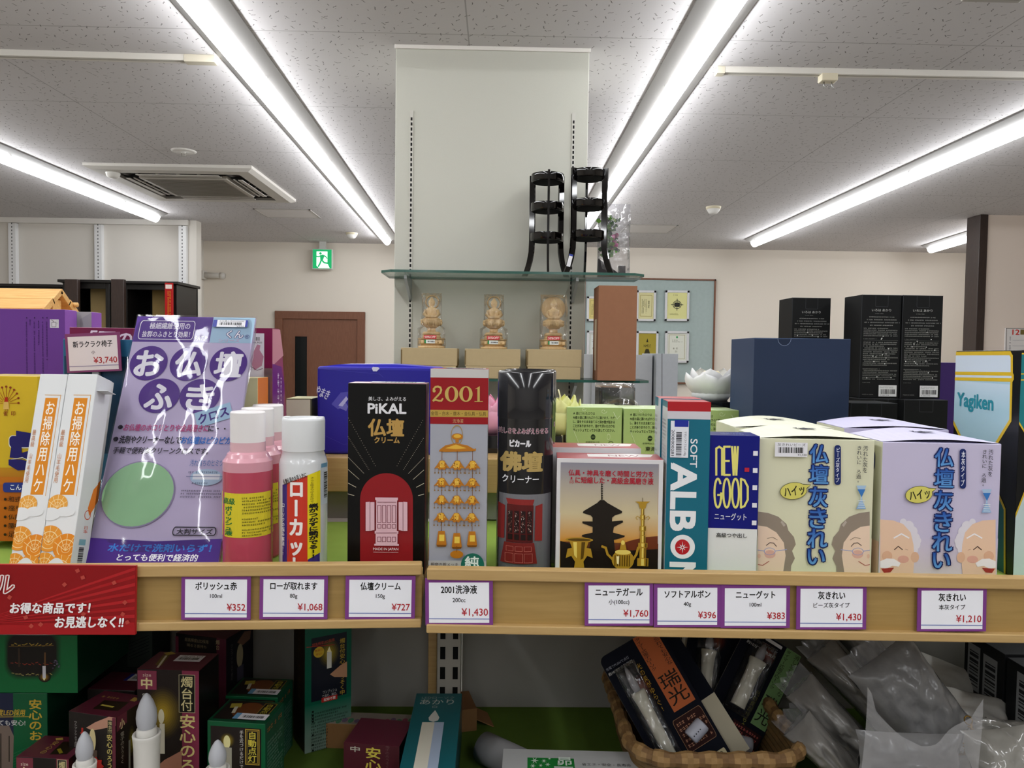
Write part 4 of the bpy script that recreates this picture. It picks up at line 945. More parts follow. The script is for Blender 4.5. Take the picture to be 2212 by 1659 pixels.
# pink polish bottles
def bottle():
    r = bpy.data.objects.new('polish_bottle', None); COL.objects.link(r)
    Rb, E, Hn = .0253, .0105, .1201
    b = B(); pr = [(0, 0), (Rb - .002, 0), (Rb, .003), (Rb, .0935 + E), (Rb, .0955 + E), (Rb, Hn - .004), (Rb - .003, Hn), (.0205, Hn + .004), (.018, Hn + .006), (.018, Hn + .016)]
    pr = [(r_, z) for r_, z in pr]; b.lathe(pr, 'C05068', 'liquid', 40, cols=['B8485E']*4 + ['D49AA8']*1 + ['DDA6B2']*3 + ['DDB4BC']); b.build('bottle_body', r)
    b = B(); f = Face(b, (0, 0, .028 + E), (1, 0, 0), (0, 0, 1), 2*Rb, .046, Matrix.Identity(4), 'f', 5e-5, Rb, lift=.0002, mk='paper')
    def A(x): return x   # label coordinates: x in -1..1 across the front, as arc sine
    f.uv = lambda x, y: (x*Rb, (1 - y)*.047)
    f.rect(-.995, 0, .995, 1, 'D8C832'); f.text('高級', -.93, .12, -.5, .26, '2A7038', .02); f.text('ポリッシュ液', -.88, .3, -.58, .95, '2A7038', .03, vert=True)
    f.micro(-.22, .08, .93, .48, 6, '4A4A20', seed=3); f.micro(-.22, .54, .93, .74, 3, '4A4A20', seed=8); f.micro(-.22, .78, .93, .97, 3, '4A4A20', seed=9)
    b.build('label', r)
    b = B(); n = 60; vs = []; fs = []
    for z in (0, .034):
        for i in range(n): a = 2*math.pi*i/n; q = .0176 + (.00025 if i % 2 else 0); vs.append((q*math.cos(a), q*math.sin(a), z))
    fs = [(i, (i + 1) % n, n + (i + 1) % n, n + i) for i in range(n)]; b.add(vs, fs, 'E6E2E2', 'plastic', True)
    b.lathe([(.0176, .034), (.0168, .0355), (0, .0358)], 'EAE6E6', 'plastic', 40); o = b.build('cap', r); o.location = (0, 0, Hn + .0125); o['label'] = 'white ribbed screw cap'
    return r
bt = bottle(); x = base(535.5, .806, MZ).x; bt.location = (x, .806, MZ); bt.rotation_euler = (0, 0, math.radians(18)); bpy.context.view_layer.update(); tag(bt, 'pink polish bottle with a yellow label, front one beside the pouch', 'bottle', 'pink polish bottles')
dup(bt, T((base(556.5, .8585, MZ).x, .8585, MZ)) @ RZ(12), 'pink polish bottle standing second, half hidden behind the front one')
dup(bt, T((base(578.5, .911, MZ).x, .911, MZ)) @ RZ(20), 'pink polish bottle standing rearmost of the three')
# white spray can
Yc = .812; x = base(655, Yc, MZ).x; Rs = .0253; mw = T((x, Yc, MZ)); r = empty('spray_can', 'white spray can with red and yellow slanted lettering beside the pink bottles', 'spray can', mw)
zs = lambda y: P(655, y, Yc - Rs).z - MZ
zc_, zsld, zt = zs(978), zs(1006), zs(906)
b = B(); b.lathe([(0, 0), (Rs - .001, 0), (Rs, .002), (Rs, zsld), (Rs - .0012, zsld + .004), (Rs - .004, zc_ - .001), (.0222, zc_)], 'D4D6D8', 'shiny', 44); b.build('can_body', r)
b = B(); b.lathe([(.0222, zc_), (.0224, zt - .003), (.0218, zt - .0005), (.0195, zt), (.019, zt - .0015), (0, zt - .0018)], 'D8DADB', 'plastic', 44)
for k in range(2): b.box(-.0215 + k*.036, -.0145 + k*.036, -.004, .004, zt - .001, zt + .0009, 'D8DADB', 'plastic', .0008)
b.build('cap', r)
b = B(); f = Face(b, (0, 0, 0), (1, 0, 0), (0, 0, 1), 2*Rs, .2, mw, 'p', 5e-5, Rs, lift=.0001)
f.poly([(609, 1048), (687, 1018), (687, 1300), (609, 1300)], '3A2A7A'); f.poly([(621, 1043), (666, 1026), (666, 1300), (621, 1300)], 'C83A28'); f.poly([(665, 1026), (688, 1018), (688, 1197), (665, 1208)], 'E4D222')
f.text('仏壇仏具のお手入れに', 610, 1027, 665, 1040, '3A3430', .01, rot=20); f.text('ローカット', 625, 1034, 659, 1240, 'F2EEEC', .045, vert=True); f.text('さっと吹きつけるだけで', 670, 1030, 677, 1086, '3A3A1A', vert=True, res=2); f.text('蝋がつかずに艶がでる!!', 667, 1088, 684, 1206, '181818', .03, vert=True)
f.text('ローソクの悩み解消!!', 610, 1086, 617, 1200, 'F0EEF4', .01, vert=True, res=2)
b.build('label', r)
b = B(); f = Face(b, (0, 0, 0), (1, 0, 0), (0, 0, 1), 2*Rs, .2, mw, 'p', 5e-5, Rs, lift=.0006); f.rect(689, 1004, 704, 1094, 'C8D0D8'); f.rect(689, 1004, 704, 1013, '6A9AB8'); f.bars(693, 1022, 699, 1080, '222222', 20, hor=True); o = b.build('price_sticker', r); o['label'] = 'white barcode price sticker'
# black polish carton
C = Carton(750, 917, 828, .79, zb=MZ, D=.037, col='030304', cols={'R': '5A1420', 'T': 'C89AA0', 'L': '0A090A'}, mk='gloss'); f = C.F
f.text('美しさ、よみがえる', 796, 857, 877, 866, 'D8D8DA', .01)
f.text('PiKAL', 795, 872, 877, 893, 'E4E4E8', .03); f.text('仏壇', 796, 905, 872, 942, 'B8924E', .03); f.text('クリーム', 809, 944, 863, 957, 'B8924E', .03)
n = 24; arch = [(778 + 0, 1260)] + [(835 - 57*math.cos(math.pi*i/n), 1079 - 57*math.sin(math.pi*i/n)) for i in range(n + 1)] + [(892, 1260)]
f.poly(arch, '8E1A20')
for s_ in (-1, 1):
    for (xa, ya, xb, yb) in ((858, 1006, 919, 898), (872, 1014, 919, 940), (883, 1022, 919, 985), (893, 1035, 919, 1012), (900, 1052, 919, 1042), (904, 1070, 919, 1066)):
        m_ = 22
        for k in range(m_):
            t = k/m_; X_ = xa + (xb - xa)*t; Y_ = ya + (yb - ya)*t; X_ = X_ if s_ > 0 else 835*2 - X_ - 1
            if 752 < X_ < 916: f.rect(X_ - .55, Y_ - .55, X_ + .55, Y_ + .55, 'C8C0A8', up=False)
f.k += 1
PK = 'DDB6C0'
f.rect(811, 1074, 860, 1080, PK); f.rect(813, 1080, 858, 1146, PK); f.rect(810, 1146, 861, 1152, PK); f.rect(812, 1152, 859, 1174, PK); f.rect(809, 1174, 862, 1178, PK)
for s_ in (-1, 1): q = lambda x: 835.5 + s_*x; f.poly([(q(26), 1084), (q(35), 1084), (q(35), 1146), (q(26), 1144)], PK); f.poly([(q(36), 1083), (q(45), 1084), (q(45), 1146), (q(36), 1146)], PK)
for k in range(4): x_ = 816 + k*10.6; f.line([(x_, 1091), (x_ + 7.5, 1091), (x_ + 7.5, 1128), (x_, 1128)], 1.0, '7A3A48', closed=True, up=False); f.line([(x_, 1132), (x_ + 7.5, 1132), (x_ + 7.5, 1140), (x_, 1140)], 1, '7A3A48', closed=True, up=False); f.line([(x_, 1159), (x_ + 7.5, 1159), (x_ + 7.5, 1169), (x_, 1169)], 1, '7A3A48', closed=True, up=False)
f.line([(816, 1084), (856, 1084)], 1, '7A3A48'); f.line([(813, 1150), (858, 1150)], 1, '7A3A48')
f.text('MADE IN JAPAN', 807, 1182, 861, 1189, 'E8D8DA', .008); f.rect(807, 1191, 861, 1191.7, 'E8D8DA')
b = B(); q = C.T.on(b, .0003, 'gloss', 'f'); q.rect(.25, .1, .95, .75, 'E9E8EE'); q.bars(.4, .2, .85, .6, '222222', 18); C.sub('price_sticker', b, 'white barcode price sticker')
C.done('polish_carton', 'black polish carton with a dark red arch and gold characters', 'box')
# 2001 carton
C = Carton(926, 1050, 797, .792, zb=MZR, D=.04, col='A9AAB2', cols={'T': 'B8343C', 'R': 'A8A8AC', 'F': 'A4A6B0'}, mk='gloss'); f = C.F
f.rect(924, 797, 1057, 816, 'C9C7C4'); f.rect(924, 816, 1057, 886, '94161E'); f.rect(926, 886, 1055, 901, 'C8A850', 'foil'); f.text('金箔・白木・唐木・金仏具・仏具', 931, 889, 1050, 898, '6A5420', .006, res=2); f.rect(925, 901, 1055, 916, '94161E'); f.text('洗浄液', 978, 905, 1001, 914, 'C8A070')
Gd, GD = 'D8BC6A', 'foil'
def serif_digit(f, ch, x0, y0, x1, y1, col, mk):
    w, h = x1 - x0, y1 - y0; q = lambda x, y: (x0 + x*w, y0 + y*h)
    if ch == '0':
        n = 30; po = [(.5 + .5*math.cos(2*math.pi*i/n), .5 + .5*math.sin(2*math.pi*i/n)) for i in range(n)]; pi_ = [(.5 + .24*math.cos(2*math.pi*i/n), .5 + .43*math.sin(2*math.pi*i/n)) for i in range(n)]
        pts = [f.uv(*q(x, y)) for x, y in po + pi_]; f.put(pts, [(i, n + i, n + (i + 1) % n, (i + 1) % n) for i in range(n)], col, mk)
    elif ch == '1':
        f.poly([q(.36, .1), q(.62, 0), q(.62, 1), q(.36, 1)], col, mk); f.poly([q(.08, .2), q(.36, .1), q(.5, .05), q(.36, .17)], col, mk); f.poly([q(.05, .95), q(.95, .95), q(.95, 1), q(.05, 1)], col, mk)
    else:
        f.line([q(.12, .3), q(.12, .18), q(.28, .05), q(.5, .03), q(.72, .08), q(.8, .24), q(.72, .42), q(.5, .6), q(.25, .78), q(.08, .93)], w*.17, col, mk); f.line([q(.08, .93), q(.3, .87), q(.6, .93), q(.82, .93), q(.93, .8)], w*.15, col, mk); f.ell(*q(.02, .2), *q(.3, .4), col, mk)
for ch, x0, x1 in (('2', 934, 958), ('0', 961, 990), ('0', 992, 1021), ('1', 1024, 1044)): serif_digit(f, ch, x0, 834, x1, 868, Gd, GD)
OR, OD, OL = 'B8741E', '7A4A12', 'E0B040'
def ornament(f, cx, cy, s, seed):
    rr = random.Random(seed)
    f.poly([(cx - 18*s, cy + 9*s), (cx - 12*s, cy + 2*s), (cx - 5*s, cy - 9*s), (cx + 5*s, cy - 9*s), (cx + 12*s, cy + 2*s), (cx + 18*s, cy + 9*s), (cx + 10*s, cy + 8*s), (cx + 5*s, cy + 13*s), (cx, cy + 10*s), (cx - 5*s, cy + 13*s), (cx - 10*s, cy + 8*s)], OR)
    f.poly([(cx - 6*s, cy - 6*s), (cx, cy - 9*s), (cx + 6*s, cy - 6*s), (cx + 4*s, cy + 7*s), (cx - 4*s, cy + 7*s)], OL)
    for k in range(9): x, y = cx + rr.uniform(-9, 9)*s, cy + rr.uniform(-6, 8)*s; f.ell(x - 1.5*s, y - 1.2*s, x + 1.5*s, y + 1.2*s, rr.choice((OD, OL, 'F0D070')), n=8, up=False)
    f.k += 1
    for k in range(5): x = cx + (-16 + 8*k)*s; f.line([(x, cy + 9*s), (x, cy + 17*s)], .7, OD, up=False); f.ell(x - 1.6, cy + 17*s, x + 1.6, cy + 21*s, '8A6A3A', n=8, up=False)
f.ell(974, 918, 1000, 962, 'A88A50', ring=.1, n=28); f.ell(976, 936, 1000, 950, OR); f.ell(980, 938, 996, 946, OL); f.rect(984, 948, 991, 956, OR)
f.poly([(950, 971), (962, 962), (985, 957), (1010, 962), (1024, 970), (1028, 968), (1028, 974), (1010, 975), (964, 976), (948, 975)], OR); f.poly([(962, 968), (985, 960), (1008, 968), (985, 970)], OL)
for ci, cx in enumerate((955, 988, 1021)):
    f.line([(cx, 974), (cx - 1, 1155)], 1.2, OD)
    for k in range(4): ornament(f, cx - k*.6, 1003 + k*37.5, .95, ci*9 + k)
    y = 1146 if ci != 1 else 1150; f.poly([(cx - 8, y), (cx + 6, y), (cx + 10, y + 30), (cx - 12, y + 30)], OR); f.rect(cx - 6, y + 8, cx + 5, y + 22, 'E8C850'); f.poly([(cx - 12, y + 30), (cx + 10, y + 30), (cx + 8, y + 34), (cx - 10, y + 34)], OD)
f.ell(973, 1187, 1001, 1204, OR); f.line([(987, 1178), (987, 1190)], 1.2, OD)
f.ell(996, 1193, 1046, 1243, '1E6A5A'); f.text('純', 1005, 1200, 1034, 1222, 'E8F0EC', .03); f.rect(926, 1209, 1050, 1230, 'B4B2B0'); f.ell(996, 1193, 1046, 1243, '1E6A5A'); f.text('純', 1005, 1200, 1034, 1222, 'E8F0EC', .03); f.text('銀磨き銀メッキ', 931, 1213, 990, 1221, '4A3A30', res=2)
b = B(); q = C.T.on(b, .0003, 'gloss', 'f'); q.rect(.25, .1, .95, .85, 'E9E8EE'); q.rect(.25, .1, .36, .85, '8AB8D8'); q.bars(.42, .2, .9, .7, '222222', 18); C.sub('price_sticker', b, 'white barcode price sticker')
C.done('cleaner_carton', 'tall red and silver carton marked 2001 with a gold hanging ornament', 'box')
# black spray can
def black_can(px, Y, r0, first):
    x = base(px, Y, MZR).x; mw = T((x, Y, MZR)); r = empty('black_can', first, 'spray can', mw, 'black altar cleaner cans'); zz = lambda y: P(px, y, Y - r0).z - MZR
    zj, zt = zz(906), zz(802)
    B().lathe([(0, 0), (r0 - .001, 0), (r0, .003), (r0, zj)], '131316', 'shiny', 48).build('can_body', r)
    b = B(); b.lathe([(r0, zj), (r0 + .0004, zj + .001), (r0 + .0002, zt - .002), (r0 - .001, zt), (r0 - .003, zt + .0003), (r0 - .0035, zt - .003), (0, zt - .003)], '1C1C20', 'shiny', 48); b.lathe([(r0 - .0012, zt), (r0 - .003, zt + .0006)], 'C8CACC', 'film', 48); b.build('cap', r)
    b = B(); f = Face(b, (0, 0, 0), (1, 0, 0), (0, 0, 1), 2*r0, .25, mw, 'p', 5e-5, r0, lift=.0001)
    f.rect(1071, 1067, 1190, 1260, '5A5A5E', grad='77777C')
    f.text('美しさをよみがえらせる', 1077, 924, 1184, 937, '7A2038', .004, out='E4D0D8', ob=.035); f.text('ピカール', 1102, 950, 1146, 964, 'E4E2E6', .05); f.text('佛壇', 1083, 976, 1170, 1017, 'B49A5E', .05); f.text('クリーナー', 1086, 1026, 1163, 1042, 'EAEAEE', .012)
    RD, RB = '8A2A28', '5A1A1A'
    f.poly([(1094, 1076), (1154, 1078), (1150, 1090), (1098, 1088)], RD); f.poly([(1096, 1088), (1152, 1090), (1150, 1170), (1094, 1170)], RB)
    f.poly([(1078, 1088), (1092, 1092), (1090, 1164), (1076, 1166)], RD); f.poly([(1156, 1092), (1171, 1088), (1170, 1168), (1154, 1166)], RD)
    rr = random.Random(3)
    for k in range(4):
        x_ = 1098 + k*13.5; f.rect(x_, 1102, x_ + 9.5, 1150, '241414')
        for j in range(30): xx, yy = x_ + .8 + rr.random()*7, 1103 + rr.random()*44; f.line([(xx, yy), (xx + rr.uniform(-2, 2), yy + rr.uniform(-3, 3))], .9, rr.choice(('C8B8B0', '8A5A50', '6A3A34')), up=False)
        f.k += 1; f.rect(x_, 1152, x_ + 9.5, 1164, '1C1010')
    f.poly([(1092, 1170), (1152, 1170), (1158, 1215), (1084, 1215)], '742220')
    for k in range(3): f.line([(1096 + k*18, 1178), (1110 + k*18, 1178), (1110 + k*18, 1188), (1096 + k*18, 1188)], .8, 'B86A60', closed=True); f.line([(1094 + k*19, 1193), (1110 + k*19, 1193), (1110 + k*19, 1212), (1094 + k*19, 1212)], .8, 'B86A60', closed=True)
    b.build('label', r); return r
c1 = black_can(1131, .818, .0302, 'black spray can with a red altar picture, front one beside the 2001 carton')
dup(c1, T((base(1140, .885, MZR).x, .885, MZR)) @ RZ(25), 'second black spray can standing behind the front black can')
# pagoda box
def pagoda(x0, x1, yt, Y0, Y1, D):
    return Carton(x0, x1, yt, Y0, Y1, zb=MZR, D=D, col='D8D6D8', cols={'T': 'A8202C', 'L': 'B8A8B0', 'F': 'DCDADC'}, mk='gloss')
C = pagoda(1199, 1428, 991, .792, .785, .045); f = C.F
f.rect(1210, 1001, 1421, 1240, 'D8A23C', grad='9C9498'); f.rect(1210, 1001, 1421, 1110, 'CFC09A', grad='8E8C98'); f.rect(1210, 1110, 1421, 1172, 'CE8E2C', grad='CFC09A'); f.rect(1210, 1172, 1421, 1240, '281A14', grad='6A3A20')
f.poly([(1330, 1180), (1360, 1168), (1395, 1160), (1421, 1158), (1421, 1240), (1330, 1240)], '6A3018'); f.poly([(1210, 1168), (1260, 1182), (1340, 1190), (1421, 1186), (1421, 1260), (1210, 1260)], '1A1412')
DK = '1E1812'
f.line([(1300, 1040), (1300, 1082)], 1.4, DK)
for k in range(9): f.rect(1298, 1046 + k*3.8, 1302.5, 1048 + k*3.8, DK)
f.poly([(1296, 1080), (1305, 1080), (1312, 1086), (1344, 1104), (1343, 1108), (1328, 1113), (1322, 1118), (1322, 1126), (1345, 1124), (1346, 1128), (1326, 1138), (1324, 1150), (1350, 1157), (1348, 1160), (1326, 1166), (1328, 1190), (1272, 1190), (1276, 1166), (1256, 1158), (1258, 1155), (1280, 1150), (1280, 1138), (1258, 1130), (1258, 1126), (1280, 1126), (1280, 1118), (1276, 1113), (1259, 1108), (1260, 1104), (1290, 1086)], DK)
f.text('仏具・神具を磨く時間と労力を', 1228, 1016, 1411, 1029, 'B01E34', .018); f.text('に短縮した・高級金属磨き液', 1243, 1031, 1411, 1045, 'B01E34', .018); f.text('1', 1233, 1030, 1236, 1035, 'B01E34'); f.rect(1231, 1036.5, 1239, 1037.2, 'B01E34'); f.text('10', 1231, 1039, 1239, 1044, 'B01E34')
GO, GL, GDk = 'B08A2A', 'E8D06A', '5A4210'
# candlestick, incense burner, kettle printed in gold
f.poly([(1371, 1083), (1405, 1083), (1397, 1087), (1394, 1098), (1382, 1098), (1379, 1087)], GO); f.line([(1388, 1075), (1388, 1084)], 1, GDk)
for (y0, y1, w_) in ((1098, 1112, 3.5), (1112, 1122, 5.5), (1122, 1136, 4), (1136, 1146, 7), (1146, 1156, 5), (1156, 1172, 6), (1172, 1182, 10), (1182, 1205, 7), (1205, 1222, 12)): f.rect(1388 - w_, y0, 1388 + w_, y1, GO); f.rect(1388 - w_*.3, y0 + 1, 1388 + w_*.2, y1 - 1, GL, up=False); f.rect(1388 + w_*.5, y0 + 1, 1388 + w_*.85, y1, GDk, up=False); f.k += 1
for s_ in (-1, 1): f.line([(1388 + s_*6, 1118), (1388 + s_*12, 1114), (1388 + s_*15, 1118), (1388 + s_*12, 1122)], 1.4, GO)
f.ell(1221, 1160, 1281, 1170, GO); f.ell(1226, 1162, 1276, 1168, GDk); f.poly([(1230, 1168), (1272, 1168), (1266, 1184), (1268, 1200), (1260, 1212), (1262, 1225), (1240, 1225), (1242, 1212), (1234, 1200), (1236, 1184)], GO); f.poly([(1238, 1170), (1246, 1170), (1246, 1205), (1240, 1198)], GL); f.poly([(1256, 1170), (1264, 1170), (1260, 1205), (1254, 1208)], GDk); f.poly([(1226, 1184), (1236, 1182), (1238, 1198), (1222, 1204)], GO); f.poly([(1266, 1182), (1276, 1184), (1280, 1204), (1264, 1198)], GO)
f.ell(1321, 1187, 1369, 1230, GO); f.ell(1328, 1186, 1362, 1197, GL); f.poly([(1338, 1187), (1341, 1172), (1346, 1164), (1350, 1172), (1353, 1187)], GO); f.ell(1341, 1166, 1349, 1176, GL); f.line([(1322, 1206), (1312, 1196), (1308, 1182), (1300, 1179)], 5, GO); f.line([(1368, 1206), (1374, 1196), (1378, 1182), (1384, 1180)], 5, GO)
for k in range(7): f.rect(1327 + k*5.2, 1198, 1329 + k*5.2, 1222, GDk)
f.poly([(1331, 1200), (1337, 1200), (1336, 1218), (1332, 1216)], 'F8EAB0')
C.T.mode = 'f'; C.T.poly([(.3, .2), (.75, .05), (.95, .15), (.9, .6), (.6, .75), (.3, .7)], 'E8E2DE'); C.T.text('NEW', .5, .3, .8, .6, '8A2A34')
C.done('metal_polish_box', 'white-edged box with a pagoda at sunset and gold altar ware, front one', 'box', 'pagoda polish boxes')
C = pagoda(1190, 1380, 967, .843, .84, .045); C.T.mode = 'f'; C.T.poly([(.3, .2), (.75, .05), (.95, .15), (.9, .6), (.6, .75), (.3, .7)], 'E8E2DE'); C.T.text('NEW', .5, .3, .8, .6, '8A2A34')
C.done('metal_polish_box', 'pagoda polish box behind the front one, only its red top showing', 'box', 'pagoda polish boxes')
# teal cartons
def teal(x0, x1, yt, Y0, Y1, D): return Carton(x0, x1, yt, Y0, Y1, zb=MZR, D=D, col='1C6C80', cols={'T': 'B4323A', 'L': 'C8CCD4', 'F': '176A80'}, mk='gloss')
C = teal(1434.5, 1527, 868, .787, .783, .043); f = C.F
for q in (C.F, C.L): q.rect(1380, 866, 1540, 888, 'B02028'); q.rect(1380, 888, 1540, 905, 'CFCCD2') if q is C.F else None
C.L.rect(1417, 840, 1445, 875, '2A7088'); C.L.micro(1426, 900, 1438, 1010, 14, '9A9AA4', vert=False, seed=7)
LT_ = 'EDEEF2'
f.text('SOFT', 1491, 948, 1505, 1008, LT_, .0) if False else None
def vtext(f, s, x0, y0, x1, y1, col, b=0):
    """a line turned a quarter clockwise, reading downwards"""
    cx, cy, w, h = f.frm(x0, y0, x1, y1); vs, fs, bb = glyph(s, 3); kx, ky = h/(bb[2] - bb[0]), w/(bb[3] - bb[1])
    for dx, dy in ([(0, 0)] if not b else [(b*i*w, b*j*w) for i in (-1, 1) for j in (-1, 1)]):
        f.put([(cx + (y - bb[1])*ky - w/2 + dx, cy - ((x - bb[0])*kx - h/2) + dy) for x, y in vs], fs, col, None, None, False)
    f.k += 1
vtext(f, 'SOFT', 1491, 948, 1506, 1010, LT_, .012); vtext(f, 'ALB', 1450, 1002, 1502, 1145, LT_, .045)
f.ell(1448, 1155, 1501, 1207, LT_); f.ell(1458, 1165, 1490, 1198, 'B8202A')
for k in range(8):
    a = math.pi*k/4; L_ = 13 if k % 2 == 0 else 9; f.poly([(1474 + math.cos(a)*L_, 1182 + math.sin(a)*L_), (1474 + math.cos(a + .5)*2.5, 1182 + math.sin(a + .5)*2.5), (1474 + math.cos(a - .5)*2.5, 1182 + math.sin(a - .5)*2.5)], LT_)
vtext(f, 'N', 1448, 1216, 1500, 1262, LT_, .045)
b = B(); q = f.on(b, .0003, 'gloss'); q.rect(1448, 909, 1487, 988, 'E6E8F0'); q.rect(1457, 907, 1487, 922, '23309A'); q.bars(1460, 932, 1472, 985, '222230', 24, hor=True); vtext(q, 'ヤギ)ソフトアルボン40g', 1476, 932, 1483, 984, '333340'); vtext(q, '2000000281', 1450, 928, 1456, 984, '333340'); C.sub('price_sticker', b, 'white barcode price sticker with a blue band')
C.done('teal_carton', 'teal carton with a red top and white sideways lettering, front one', 'box', 'teal cartons')
C = teal(1420, 1508, 861, .833, .83, .043); C.L.rect(1400, 850, 1422, 872, '2A7088'); C.L.micro(1408, 890, 1419, 1000, 12, '9A9AA4', seed=17); C.done('teal_carton', 'teal carton behind the front one, showing its pale side', 'box', 'teal cartons')
# dark blue carton
C = Carton(1526, 1633, 941, .786, .781, zb=MZR, D=.04, col='E4E4E2', cols={'T': '1A1E78', 'F': 'E2E4E4', 'R': '2A2E8A', 'L': 'D8D8D8'}, mk='gloss'); f = C.F
NB = '0A1278'
f.rect(1533, 941, 1642, 1142, NB); f.rect(1531, 941, 1637, 1142, NB)
YL = 'E6DE7A'
def tall(f, s, x0, y0, x1, y1, col, wd_):
    k = (x1 - x0)/len(s); g = 2.2
    for i, ch in enumerate(s):
        a, c = x0 + i*k + g, x0 + (i + 1)*k - g; m_ = (a + c)/2; ym = (y0 + y1)/2
        if ch == 'O' or ch == 'G':
            n = 26; st = range(n + 1) if ch == 'O' else range(3, n + 1)
            pts = [(m_ + (c - a)/2*math.cos(-2*math.pi*i_/n), ym + (y1 - y0)/2*math.sin(-2*math.pi*i_/n)) for i_ in st]; f.line(pts, wd_, col)
            if ch == 'G': f.line([(m_, ym + 4), (c, ym + 4), (c, ym + 12)], wd_, col)
        elif ch == 'N': f.line([(a, y1), (a, y0 + 4), (m_, y0), (c, y0 + 4), (c, y1)], wd_, col)
        elif ch == 'E': f.line([(c, y0), (a, y0), (a, y1), (c, y1)], wd_, col); f.line([(a, ym), (c - 2, ym)], wd_, col)
        elif ch == 'W': f.line([(a, y0), (a + (c - a)*.27, y1), (m_, y0), (a + (c - a)*.73, y1), (c, y0)], wd_, col)
        elif ch == 'D': f.line([(a, y0), (a, y1), (m_, y1 - 3), (c, ym + 14), (c, ym - 14), (m_, y0 + 3), (a, y0)], wd_, col)
tall(f, 'NEW', 1545, 965, 1596, 1026, YL, 4.5); tall(f, 'GOOD', 1541, 1034, 1617, 1096, YL, 4.5)
f.text('ニューグット', 1543, 1108, 1612, 1123, 'E6E6F0', .006); f.text('高級つや出し', 1547, 1151, 1613, 1161, '2A2A2A', .012)
f.rect(1608, 1010, 1618, 1019, 'B8243A')
for i, y in enumerate((974, 1011, 1048, 1086, 1124)): x = 1636.5 - i*.75; f.rect(x - 10, y, x, y + 10, 'E8E8F0', up=False)
f.k += 1; C.T.mode = 'f'; C.T.text('NEW GOOD', .3, .3, .75, .7, '9AA0D8')
C.done('wax_carton', 'dark blue and white carton with tall yellow letters', 'box')
# ash cleaner boxes
def old_lady(f, cx, cy, s, clip0, clip1):
    cl = lambda pts: [(min(clip1, max(clip0, x)), y) for x, y in pts]
    E = lambda x0, y0, x1, y1, col, a0=0, a1=360, n=24: f.poly(cl([((x0 + x1)/2 + (x1 - x0)/2*math.cos(math.radians(a0 + (a1 - a0)*i/n)), (y0 + y1)/2 + (y1 - y0)/2*math.sin(math.radians(a0 + (a1 - a0)*i/n))) for i in range(n + (0 if a1 - a0 >= 360 else 1))]), col)
    return cl, E
def half_face(f, side, x_edge, kind):
    """half a smiling elderly face in the lower corner; side +1: the face looks out at the left edge, -1: at the right edge"""
    X = lambda d: x_edge + side*d
    if kind == 'lady':
        hair = [(0, 1105), (22, 1108), (44, 1116), (62, 1132), (66, 1146), (78, 1160), (82, 1176), (74, 1190), (80, 1206), (72, 1222), (70, 1262), (0, 1262)]
        f.poly([(X(d), y) for d, y in hair], '94877A'); f.poly([(X(d), y) for d, y in ((0, 1135), (20, 1138), (40, 1150), (56, 1172), (60, 1200), (54, 1240), (44, 1262), (0, 1262))], 'ECD2BC'); f.poly([(X(d), y) for d, y in ((52, 1124), (60, 1134), (56, 1138), (49, 1128))], 'B8ADA2')
        f.ell(min(X(14), X(38)), 1188, max(X(14), X(38)), 1206, 'DDAFA0'); f.ell(min(X(13), X(38)), 1183, max(X(13), X(38)), 1199, '9CA4D0', ring=.12); f.line([(X(38), 1190), (X(62), 1187)], 1.6, '9CA4D0'); f.line([(X(0), 1188), (X(13), 1190)], 1.6, '9CA4D0')
        f.line([(X(18), 1178), (X(26), 1172), (X(34), 1173), (X(40), 1180)], 1.5, '4A3A34'); f.line([(X(20), 1163), (X(32), 1160), (X(42), 1166)], .9, '7A6A5A'); f.line([(X(0), 1219), (X(10), 1221), (X(24), 1212)], 1.4, 'B05A50'); f.ell(min(X(-1), X(6)), 1196, max(X(0), X(6)), 1206, 'E4BCA4')
    else:
        for d, y, r in ((62, 1136, 11), (69, 1148, 12), (74, 1162, 12), (76, 1176, 11), (74, 1188, 8), (50, 1127, 7), (82, 1168, 7)): f.ell(min(X(d - r), X(d + r)), y - r, max(X(d - r), X(d + r)), y + r, 'D2CEDE' if r > 12 else 'DEDAE6', up=False)
        f.k += 1
        f.poly([(X(d), y) for d, y in ((0, 1122), (28, 1124), (50, 1132), (66, 1150), (72, 1176), (74, 1205), (70, 1262), (0, 1262))], 'E8C6AC'); f.ell(min(X(66), X(84)), 1192, max(X(66), X(84)), 1215, 'DEB498')
        f.ell(min(X(38), X(62)), 1200, max(X(38), X(62)), 1216, 'DDA898'); f.line([(X(30), 1162), (X(46), 1153), (X(62), 1162)], 3, 'F2EEF2'); f.line([(X(31), 1187), (X(39), 1180), (X(48), 1187)], 1.8, '3A2A26'); f.line([(X(54), 1186), (X(60), 1188)], .8, 'B08A78'); f.ell(min(X(4), X(26)), 1190, max(X(4), X(26)), 1212, 'DDB094')
        f.poly([(X(d), y) for d, y in ((0, 1212), (14, 1206), (30, 1207), (44, 1216), (40, 1224), (26, 1222), (14, 1228), (0, 1226))], 'F0ECF0'); f.poly([(X(d), y) for d, y in ((2, 1228), (30, 1226), (22, 1236), (8, 1237))], 'A03A34')
